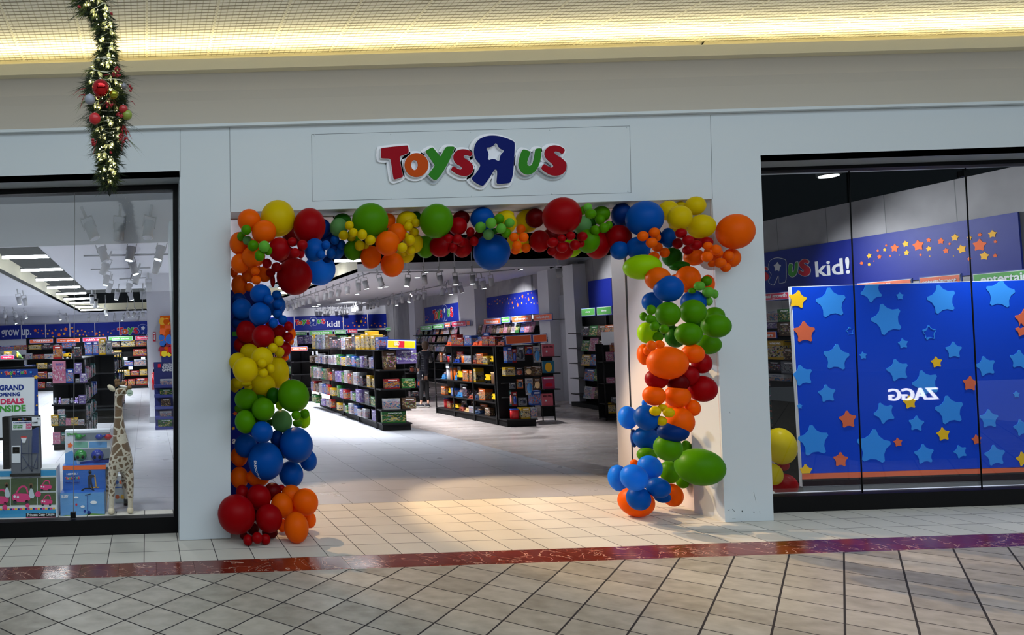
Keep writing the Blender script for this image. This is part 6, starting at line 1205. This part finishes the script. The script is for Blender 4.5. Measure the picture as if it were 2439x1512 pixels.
p = YP(10.25).hit(368, 928); e = empty('fire_extinguisher', p); tag(e, 'red fire extinguisher hanging on the white column beside the blue display', 'fire extinguisher'); MB().tube(p, p+Vector((0, 0, .36)), .055, seg=16).ell(p+Vector((0, 0, .36)), .055, .055, .05).build('cylinder', mat('extinguisher_red', lin(190, 20, 28), .2, coat=.6), e); MB().tube(p+Vector((0, 0, .40)), p+Vector((0, 0, .46)), .018).box((p.x-.02, p.y-.07, p.z+.45), (p.x+.02, p.y+.03, p.z+.47)).build('valve', M_black, e)
MB().tube(p+Vector((.02, -.03, .43)), p+Vector((.06, -.05, .2)), .01).build('hose', M_black, e)
# small standing books on sawhorse etc. are left to the shelving above
# ================================================================== POSTER WINDOW
PY_ = 1.32; pl = YP(PY_); e = empty('window_poster', pl.hit(2160, 1150)); tag(e, 'huge royal blue poster covered in stars standing behind the window glass', 'poster')
p0, p1, p2_, p3 = (1883, 682.5), (2900, 652), (2900, 1128), (1911, 1159)
mb = MB(); mb.prism([pl.hit(*q) for q in (p0, p1, p2_, p3)], (0, .03, 0)); mb.build('backing_board', M_sw, e)
dec(e, pl, [([(1884.5, 684), (2900, 653), (2900, 1100), (1910, 1128)], 0), ([(1909.8, 1127.6), (2900, 1098), (2900, 1109), (1910, 1141)], 1), ([(1910, 1141), (2900, 1109), (2900, 1127), (1911, 1158)], 2)], [M_print, mat('poster_orange', lin(232, 108, 70), .4), mat('poster_black', (.006, .006, .008, 1), .3)], .004, 'poster_print', .001)
z7 = lambda x, y: (1800+x*.31744, 780+y*.31744)
ST = [z6_(642, 1230)+(155*.2778, 0, .1), z6_(985, 1130)+(110*.2778, 0, .5), z6_(1230, 1170)+(38*.2778, 0, 0), z6_(1590, 1200)+(150*.2778, 0, .2), z6_(2090, 1150)+(150*.2778, 0, -.15), z6_(1120, 1370)+(160*.2778, 0, .3), z6_(805, 1468)+(38*.2778, 0, .1), z6_(1480, 1480)+(70*.2778, 0, 0),
      z7(600, 225)+(118*.3174, 0, -.1), z7(345, 360)+(95*.3174, 0, .2), z7(530, 495)+(80*.3174, 0, .1), z7(800, 210)+(33*.3174, 0, .1), z7(430, 850)+(140*.3174, 0, .1), z7(880, 895)+(155*.3174, 0, -.1), z7(1060, 320)+(100*.3174, 0, .2), z7(700, 25)+(34*.3174, 0, .2), z7(325, 590)+(25*.3174, 0, 0), z7(960, 640)+(95*.3174, 0, .4), z7(1300, 45)+(60*.3174, 0, .1), z7(1480, 170)+(75*.3174, 0, 0), z7(1720, 290)+(90*.3174, 0, .2), z7(1970, 240)+(85*.3174, 0, -.1), z7(1745, 685)+(85*.3174, 0, 0), z7(1790, 960)+(95*.3174, 0, .1), z7(1990, 750)+(75*.3174, 0, .2), z7(1950, 500)+(30*.3174, 0, 0), z7(1270, 420)+(120*.3174, 0, .3), z7(1200, 720)+(70*.3174, 0, -.1), z7(1450, 620)+(130*.3174, 0, .15), z7(1260, 950)+(90*.3174, 0, .1), z7(1530, 930)+(60*.3174, 0, .3), z7(1100, 120)+(45*.3174, 0, .1),
      z6_(352, 1200)+(92*.2778, 1, -.2), z6_(410, 1480)+(110*.2778, 2, 0), z7(683, 690)+(78*.3174, 2, .05), z7(630, 990)+(66*.3174, 2, -.05), z7(370, 1075)+(60*.3174, 1, 0), z7(1990, 20)+(60*.3174, 2, .1), z7(2000, 985)+(65*.3174, 1, .2), z6_(2300, 1370)+(105*.2778, 2, 0), z7(1150, 560)+(60*.3174, 1, .1), z7(1600, 420)+(66*.3174, 2, -.1), z7(1400, 800)+(60*.3174, 1, .1), z7(1060, 860)+(40*.3174, 2, .1), z7(1650, 840)+(45*.3174, 2, .1), z7(1350, 260)+(50*.3174, 1, .1)]
clipx = 1884
loops = []
for (x, y, r_, mi, rot) in ST:
    a = pl.loc(x, y); sc = pl.scale(x, y); q = star_pts(a[0], a[1], r_*sc, rot, .52)
    lo = lambda X: pl.loc(*p3)[0]+ (0)
    xmin = pl.loc(1896, 900)[0]-.03; zmin = pl.loc(x, 1127-.0304*(x-1910))[1]; zmax = pl.loc(x, 684-.0305*(x-1884))[1]
    q = [(max(u, xmin), min(max(v, zmin), zmax)) for u, v in q]; loops.append((q, mi))
for k_, mm in enumerate((M_print_l, mat('poster_yellow', lin(252, 196, 20), .4), MATS['poster_orange'])):
    flat('star_print', [(q, 0) for q, mi in loops if mi == k_], mm, e, pl.mat(.007+.0015*k_), .001)
MB().box((pl.hit(*p3).x+.05, PY_+.03, 0), (pl.hit(*p3).x+.10, PY_+.35, 1.2)).build('stand_foot', M_black, e); MB().box((9.2, PY_+.03, 0), (9.25, PY_+.35, 1.2)).build('stand_foot', M_black, e)
MB().box((pl.hit(*p3).x, PY_-.01, 0), (12, PY_+.05, pl.hit(*p3).z)).build('plinth', mat('plinth_grey', lin(90, 92, 96), .5), e)
struct(MB().box((6.75, .98, 0), (14, 1.08, rz0-.005)).build('trim_11', mat('sill_white', lin(210, 212, 218), .5)))
# balloons inside stand on the sill; goods and signs visible beside the poster
wall_shelf(-9.6, at_wall_px(1800), 'white edged shelving of games behind the star poster', (.35, .75, 1.15, 1.55), 2.0, .45)
RWP = at_end(WR, .47); z7b = z7
for (x0, y0, x1, y1, c, k, l) in ((80, 100, 215, 240, 'yellow', 'board_game', 'cream and yellow family game box behind the star poster'), (205, 155, 280, 245, 'brown', 'board_game', 'brown game box beside the cream family game'), (90, 255, 190, 330, 'black', 'board_game', 'black and orange game box on the middle shelf behind the star poster'), (192, 255, 290, 345, 'grey', 'board_game', 'grey game box on the middle shelf behind the star poster'), (95, 350, 215, 445, 'white', 'board_game', 'white picture game box behind the star poster'),
        (100, 462, 235, 665, 'teal', 'board_game', 'teal foosball box standing upright behind the star poster'), (110, 668, 215, 708, 'teal', 'board_game', 'flat teal foosball box under the upright one'), (112, 710, 217, 750, 'teal', 'board_game', 'lowest flat teal foosball box on the pile'), (235, 480, 310, 665, 'green', 'board_game', 'green picture box beside the foosball box')):
    a = z7(x0, y0); b_ = z7(x1, y1); A_ = RWP.hit(a[0], b_[1]); B_ = RWP.hit(b_[0], b_[1]); h = abs(RWP.hit(a[0], a[1]).z-A_.z); o = goods(k, c, (A_+B_)/2, RWP.u, RWP.n, abs((B_-A_).dot(RWP.u)), .12, h, l, 'games behind the star poster')
t_on(RWP, 'FOOSBALL', 1838, 984, 1846, 935, M_sw, .01, COL.objects[-1] if False else [o for o in COL.objects if o.get('label', '').startswith('teal foosball')][0]) if False else None
fb = [o for o in COL.objects if o.get('label', '').startswith('teal foosball')][0]
l0 = RWP.loc(1846, 988); text('FOOSBALL', abs(RWP.hit(1842, 988).z-RWP.hit(1842, 936).z), .045, M_sw, fb, RWP.mat(.006, l0) @ Matrix.Rotation(PI/2, 4, 'Z'))
for (x0, y0, x1, y1, c, l) in ((1824, 739, 1853, 767, 'white', 'pale floral calendar on the top shelf beside the poster edge'), (1853, 736, 1882, 766, 'green', 'green landscape calendar on the top shelf beside the poster edge'), (1826, 768, 1851, 782, 'purple', 'purple calendar on the second shelf beside the poster edge'), (1852, 768, 1884, 800, 'brown', 'sunset calendar on the second shelf beside the poster edge')):
    A_ = RWP.hit(x0, y1); B_ = RWP.hit(x1, y1); goods('wall_calendar', c, (A_+B_)/2, RWP.u, RWP.n, abs((B_-A_).dot(RWP.u)), .012, abs(RWP.hit(x0, y0).z-A_.z), l, 'calendars beside the poster edge')
SW2 = at_end(WR, .5)
for a in ((1790, 697, 1886, 716, 'personal growth', M_signr, 'crimson personal growth sign beside the top of the star poster', (.1, .2)), (1790, 789, 1850, 806, 'calendars', M_signo, 'orange calendars sign beside the star poster', (.12, .25)), (2040, 668, 2174, 690, 'games', M_signo, 'orange sign rising behind the top of the star poster', (.36, .3)), (2188, 655, 2292, 684, 'entertainment', M_signo, 'orange entertainment sign rising behind the star poster', (.1, .3)), (2314, 640, 2560, 677, 'entertainment', M_signg, 'large green entertainment sign above the star poster', (.1, .22))):
    sign_board(SW2, a[0], a[1], a[2], a[3], a[4], a[5], a[6], off=0, tb=a[7], group='signs behind the star poster', arm=.48)
# ================================================================== PERSON in the aisle, seen from behind
PP = atZ(1012, 969); PYY = PP.y
def pq_(x, y, dy=0): return YP(PYY+dy).hit(980+x*.1256, 790+y*.1256)
ps = (PYY-EYE.y)/F*.1256
per = empty('person', (PP.x, PYY, 0)); tag(per, 'person with short brown hair in a dark padded jacket browsing with back turned', 'person')
M_skin = mat('skin', lin(196, 146, 122), .55); M_jack = bpy.data.materials.new('padded_jacket'); M_jack.use_nodes = True; nt = M_jack.node_tree; b = nt.nodes['Principled BSDF']; b.inputs['Base Color'].default_value = lin(26, 26, 38); b.inputs['Roughness'].default_value = .45
tc = nd(nt, 'ShaderNodeTexCoord'); w = nd(nt, 'ShaderNodeTexWave', wave_type='BANDS', bands_direction='Z', i_Scale=5., i_Distortion=.6); nt.links.new(tc.outputs['Object'], w.inputs['Vector']); bp = nd(nt, 'ShaderNodeBump', i_Strength=.35, i_Distance=.01); nt.links.new(w.outputs['Fac'], bp.inputs['Height']); nt.links.new(bp.outputs[0], b.inputs['Normal'])
def pn(lst): return [(*pq_(x, y, dy), r*ps) for x, y, r, dy in lst]
body = [(235, 880, 50, 0), (238, 700, 60, 0), (240, 520, 62, 0), (245, 400, 52, 0), (255, 335, 24, .0), (262, 290, 26, .01), (262, 235, 48, .02), (200, 900, 40, 0), (190, 1120, 30, .01), (185, 1330, 22, .02), (165, 1400, 20, -.04), (275, 900, 40, 0), (290, 1120, 30, .03), (315, 1310, 22, .05), (320, 1370, 19, 0),
        (165, 400, 30, 0), (125, 560, 24, .03), (130, 700, 18, .14), (330, 400, 30, 0), (375, 540, 24, .05), (350, 560, 16, .22), (133, 760, 15, .2)]
ed = [(0, 1), (1, 2), (2, 3), (3, 4), (4, 5), (5, 6), (0, 7), (7, 8), (8, 9), (9, 10), (0, 11), (11, 12), (12, 13), (13, 14), (3, 15), (15, 16), (16, 17), (3, 18), (18, 19), (19, 20), (17, 21)]
skin('body', pn(body), ed, M_skin, per, sub=1)
skin('jacket', pn([(238, 860, 92, 0), (238, 740, 92, 0), (240, 600, 88, 0), (243, 480, 86, 0), (248, 400, 74, 0), (256, 335, 42, 0), (158, 415, 42, 0), (118, 560, 40, .03), (124, 700, 34, .14), (335, 415, 44, 0), (382, 545, 42, .05), (352, 575, 30, .2)]), [(0, 1), (1, 2), (2, 3), (3, 4), (4, 5), (4, 6), (6, 7), (7, 8), (4, 9), (9, 10), (10, 11)], M_jack, per, sub=1)
M_tr = mat('dark_trousers', lin(16, 15, 20), .8)
skin('trousers', pn([(240, 850, 74, 0), (205, 940, 58, 0), (192, 1120, 46, .01), (188, 1310, 34, .02), (275, 940, 60, 0), (290, 1120, 48, .03), (310, 1300, 34, .05)]), [(0, 1), (1, 2), (2, 3), (0, 4), (4, 5), (5, 6)], M_tr, per, sub=1)
for x, y, dx in ((175, 1425, -1), (325, 1400, 1)):
    q = pq_(x, y, -.02); q.z = .035
    sh = MB().ell((0, 0, .015), .05, .13, .042, 16, 8).build('shoe', mat('shoe_dark', lin(34, 34, 44), .6), per, Matrix.Translation((q.x-.02, q.y+.02, .028)) @ Matrix.Rotation(.5*-dx+.4, 4, 'Z')); MB().ell((0, 0, -.012), .054, .136, .018, 16, 6).build('shoe_sole', mat('shoe_sole', lin(190, 190, 185), .7), per, Matrix.Translation((q.x-.02, q.y+.02, .032)) @ Matrix.Rotation(.5*-dx+.4, 4, 'Z'))
hp = pq_(262, 240, .0); MB().ell((0, 0, 0), 68*ps, 64*ps, 66*ps, 20, 14).ell((-.01, -.01, -.06), 60*ps, 52*ps, 60*ps, 16, 10).build('hair', mat('brown_hair', lin(74, 52, 36), .5), per, Matrix.Translation(hp))
MB().tube(pq_(150, 400, -.12), pq_(170, 720, -.12), .012, seg=8).build('bag_strap', M_black, per); c = pq_(170, 830, -.14)
MB().ell(c, .10, .05, .13).build('shoulder_bag', M_jack, per); MB().tube(pq_(206, 800, -.2), pq_(200, 905, -.2), .006, seg=6).build('zip', M_chrome, per)
# ================================================================== GARLAND hanging over the concourse, bare of any support the photo shows
GLY = -1.75; SGK = .72
def gz(x, y, dy=0): return YP(GLY+dy).hit(140+x*.3042, y*.3042)
gsc = (GLY-EYE.y)/F*.3042
gar = empty('pine_garland', gz(380, 0)); tag(gar, 'long pine garland with fairy lights and red berries hanging from the concourse ceiling', 'garland')
PATH = [(200, -260, 110), (230, -120, 100), (250, 20, 95), (330, 120, 75), (370, 240, 62), (375, 370, 62), (370, 470, 80), (350, 570, 115), (370, 680, 135), (380, 780, 140), (380, 900, 125), (385, 1000, 112), (385, 1120, 88), (385, 1240, 82), (380, 1340, 72), (395, 1420, 40)]
rnd = random.Random(21)
def path_at(t):
    k = t*(len(PATH)-1); i = min(int(k), len(PATH)-2); f = k-i; a, b = PATH[i], PATH[i+1]; return (a[0]+(b[0]-a[0])*f, a[1]+(b[1]-a[1])*f, a[2]+(b[2]-a[2])*f)
def needles(n, mats, name, lmin, lmax, spread, wd):
    bm = bmesh.new()
    for _ in range(n):
        t = rnd.random()**.9; x, y, r = path_at(t); ang = rnd.uniform(0, 2*PI); rr = r*gsc*rnd.uniform(0, .75)
        o = gz(x, y); c = o+Vector((math.cos(ang)*rr, math.sin(ang)*rr*.8, rnd.uniform(-.04, .04)))
        # a sprig: needles fanned round a short twig that points out and down
        tw = (Vector((math.cos(ang), math.sin(ang)*.8, -.9 + rnd.uniform(-.5, .7)))).normalized(); L_ = rnd.uniform(lmin, lmax)*(.6 if r < 90 else 1)
        mi = 0 if rnd.random() < .72 else 1
        for j in range(11):
            f = j/10; q = c+tw*L_*.6*f; side = Vector((rnd.uniform(-1, 1), rnd.uniform(-1, 1), rnd.uniform(-1, 1))).normalized(); d = (tw+side*spread).normalized()*L_*.6; wv_ = d.cross(Vector((rnd.random(), rnd.random(), rnd.random()))).normalized()*wd
            f_ = bm.faces.new([bm.verts.new(q-wv_), bm.verts.new(q+wv_), bm.verts.new(q+d)]); f_.material_index = mi
    me = bpy.data.meshes.new(name); bm.to_mesh(me); bm.free(); return link(name, me, gar, mats)
M_n1 = mat('pine_dark', lin(34, 52, 30), .7); M_n2 = mat('pine_olive', lin(96, 108, 44), .7)
needles(2800, [M_n1, M_n2], 'foliage', .05, .11, .6, .0022)
needles(130, [M_n1, M_n2], 'long_needles', .13, .20, .22, .0010)
mb = MB()
for t in [i/30 for i in range(31)]: 
    x, y, r = path_at(t); mb.ell(gz(x, y), r*gsc*.52, r*gsc*.45, .09, 10, 6)
mb.build('core', mat('garland_core', lin(12, 20, 12), .9), gar)
# wire and bulbs
M_wire = mat('cable_white', lin(215, 215, 190), .5); M_bulb = mat('bulb_glow', (1, 1, 1, 1), .4, emit=(1, .93, .55, 1), es=5); M_cap = mat('leaf_cover', lin(226, 226, 150), .3, emit=(1, .95, .5, 1), es=.12)
bulb0 = None; pts = []; wires = []; NB = 100
for k in range(NB):
    t = (k+rnd.random())/NB; x, y, r = path_at(t); ang = rnd.uniform(-2.7, -.4); rr = r*gsc*rnd.uniform(.82, 1.12)
    pts.append(gz(x, y)+Vector((math.cos(ang)*rr, math.sin(ang)*rr*.85, rnd.uniform(-.02, .02))))
def cap_mesh():
    m_ = MB(); m_.ell((0, 0, 0), .0048, .0048, .007, 8, 6, mi=0); m_.tube((0, 0, .005), (0, 0, .020), .006, .003, seg=8, mi=1)
    for a in range(3):
        u = Vector((math.cos(a*2.1), math.sin(a*2.1), 0)); s = Vector((-u.y, u.x, 0))*.008
        vs = [m_.bm.verts.new(p) for p in (u*.004+Vector((0, 0, .02)), u*.010+s*.75+Vector((0, 0, -.002)), u*.010+Vector((0, 0, -.018)), u*.010-s*.75+Vector((0, 0, -.002)))]; m_.bm.faces.new(vs).material_index = 1
    me = bpy.data.meshes.new('bulb'); m_.bm.to_mesh(me); m_.bm.free(); me.materials.append(M_bulb); me.materials.append(M_cap); return me
cm = cap_mesh(); PG = PINV(gar)
for p in pts:
    o = bpy.data.objects.new('bulb', cm); COL.objects.link(o); o.matrix_world = Matrix.Translation(p) @ Matrix.Rotation(rnd.uniform(-1, 1), 4, 'Y') @ Matrix.Rotation(rnd.uniform(-1, 1), 4, 'X') @ Matrix.Rotation(rnd.uniform(0, 6), 4, 'Z'); o.parent = gar; o.matrix_parent_inverse = PG
cu = bpy.data.curves.new('light_wire', 'CURVE'); cu.dimensions = '3D'; cu.bevel_depth = .0024; cu.bevel_resolution = 1
for g in range(0, NB, 10):
    s = cu.splines.new('BEZIER'); q = pts[g:g+11]; s.bezier_points.add(len(q)-1)
    for i, p in enumerate(q): s.bezier_points[i].co = p+Vector((0, 0, .02)); s.bezier_points[i].handle_left_type = s.bezier_points[i].handle_right_type = 'AUTO'
o = link('light_wire', cu, None, M_wire); o = meshify(o); o.parent = gar; o.matrix_parent_inverse = PG
# more, smaller lamps that nobody would count
mb = MB()
for k in range(110):
    t = rnd.random(); x, y, r = path_at(t); ang = rnd.uniform(-3, 0) if k < 60 else rnd.uniform(.2, 2.9); rr = r*gsc*rnd.uniform(.7, 1.1); mb.ell(gz(x, y)+Vector((math.cos(ang)*rr, math.sin(ang)*rr*.8, 0)), .0032, .0032, .005, 6, 4)
o = mb.build('tiny_bulbs', M_bulb, gar); o['kind'] = 'stuff'
# berries on sprigs
M_berry = mat('berry_red', lin(150, 16, 30), .3); mb = MB()
for (bx, by, dx, dy, n) in ((450, 560, 60, 70, 14), (560, 700, 20, 60, 6), (150, 690, -60, 30, 0), (265, 1110, 30, 60, 12), (505, 1080, 60, 70, 8), (480, 900, 60, 30, 8), (400, 820, 50, 40, 8), (410, 110, 10, 15, 2), (160, 55, 10, 10, 2), (410, 1190, 10, 15, 2), (300, 760, 40, 40, 6)):
    for j in range(n): mb.ell(gz(bx+rnd.uniform(-dx, dx)*.5, by+rnd.uniform(-dy, dy)*.5, -.14+rnd.uniform(-.03, .03)), .0075, .0075, .0075, 8, 6)
mb.build('berries', M_berry, gar)['kind'] = 'stuff'
mb = MB()
for (x0, y0, x1, y1) in ((210, 690, 110, 742), (200, 740, 145, 768), (205, 735, 165, 860), (500, 980, 560, 1150), (510, 985, 572, 1090), (500, 990, 495, 1180), (520, 985, 540, 1120), (480, 990, 520, 1100), (350, 590, 470, 600), (380, 780, 460, 840), (300, 1090, 270, 1215), (560, 790, 600, 830), (400, 800, 330, 850), (340, 790, 300, 850), (390, 770, 450, 800)):
    a = gz(x0, y0, -.09); b_ = gz(x1, y1, -.11); mb.tube(a, (a+b_)/2+Vector((0, 0, .01)), .0022, seg=5).tube((a+b_)/2+Vector((0, 0, .01)), b_, .002, .0008, seg=5)
mb.build('red_twigs', M_berry, gar)['kind'] = 'stuff'
mb = MB()
# baubles
for (x, y, r, c, ro, me_, l, dy) in ((328, 688, 68, (200, 12, 20), .08, .9, 'large shiny red bauble in the middle of the garland', -.17), (245, 778, 42, (150, 156, 168), .6, 0, 'frosted silver bauble beside the large red one', -.15), (430, 740, 36, (150, 150, 20), .15, .7, 'shiny olive green bauble under the large red one', -.15), (282, 928, 46, (190, 10, 24), .5, 0, 'matte red bauble on the lower part of the garland', -.17), (505, 855, 36, (170, 30, 30), .5, .2, 'dull red bauble on the window side of the garland', -.13), (535, 900, 40, (130, 150, 50), .6, 0, 'matte lime green bauble partly behind the dull red one', -.12), (510, 675, 24, (120, 120, 124), .4, .2, 'small grey bauble high on the window side', -.12)):
    p = gz(x, y, dy); e = empty('bauble', p); tag(e, l, 'bauble', 'baubles on the garland'); k = (GLY+dy-EYE.y)/F*.3042
    MB().ell(p, r*k, r*k, r*k, 28, 18).build('ball', mat('bauble_%d' % x, lin(*c), ro, me_, coat=.5), e); MB().tube(p+Vector((0, 0, r*k*.97)), p+Vector((0, 0, r*k*1.16)), r*k*.16, seg=12).build('cap', M_chrome, e)
# ================================================================== ACROSS THE CONCOURSE (seen only mirrored in the glass)
OY = -12.6
struct(MB().box((-12, OY-.3, 0), (30, OY, 2.9)).build('wall_opposite', mat('opposite_dark', lin(52, 54, 60), .4)))
struct(MB().box((-12, OY-.3, 2.9), (30, OY+.1, 6.4)).build('wall_opposite_fascia', mat('opposite_fascia', lin(120, 128, 132), .6)))
def mirror(x, y, Yd, gy=.93):
    d = ray(x, y); t = (2*gy-Yd-EYE.y)/d.y; p = EYE+d*t; return Vector((p.x, 2*gy-p.y, p.z))
def msign(word, x0, yb, x1, yt, m, label):
    a = mirror(x0, yb, OY+.05); b_ = mirror(x1, yb, OY+.05); h = mirror(x0, yt, OY+.05).z-a.z; w = b_.x-a.x
    e = empty('shop_letters', (b_.x, OY, a.z)); tag(e, label, 'sign'); M = Matrix(((-1, 0, 0, b_.x), (0, 0, 1, OY+.06), (0, 1, 0, a.z), (0, 0, 0, 1)))
    text(word, w, h, m, e, M, bold=.012, extrude=.02)
KY = -1.3
a = mirror(2122, 955, KY); b_ = mirror(2240, 955, KY); h = mirror(2122, 926, KY).z-a.z
e = empty('kiosk_counter', ((a.x+b_.x)/2, KY-.5, 0)); tag(e, 'dark kiosk counter with white backward letters, mirrored in the poster window', 'kiosk')
MB().box((a.x-.4, KY-.9, 0), (b_.x+.5, KY-.03, 1.15)).build('body', M_black, e)
text('ZAGG', b_.x-a.x, h, mat('letters_lit', (1, 1, 1, 1), .5, emit=(1, 1, 1, 1), es=9), e, Matrix(((-1, 0, 0, b_.x), (0, 0, 1, KY-.02), (0, 1, 0, a.z), (0, 0, 0, 1))), bold=.012, extrude=.01)
msign('the', 2285, 642, 2415, 612, mat('letters_pink', (.8, .02, .3, 1), .5, emit=(.9, .02, .35, 1), es=12), 'pink lit shop letters mirrored backwards above the star poster')
q = mirror(1974, 421, -3.2); e = empty('downlight', q); tag(e, 'round concourse ceiling light mirrored at the top of the poster window', 'ceiling light'); MB().tube(q, q+Vector((0, 0, .05)), .12, seg=24).build('diffuser', M_tube, e); MB().tube(q+Vector((0, 0, .02)), q+Vector((0, 0, .10)), .15, seg=24).build('housing', M_white, e)
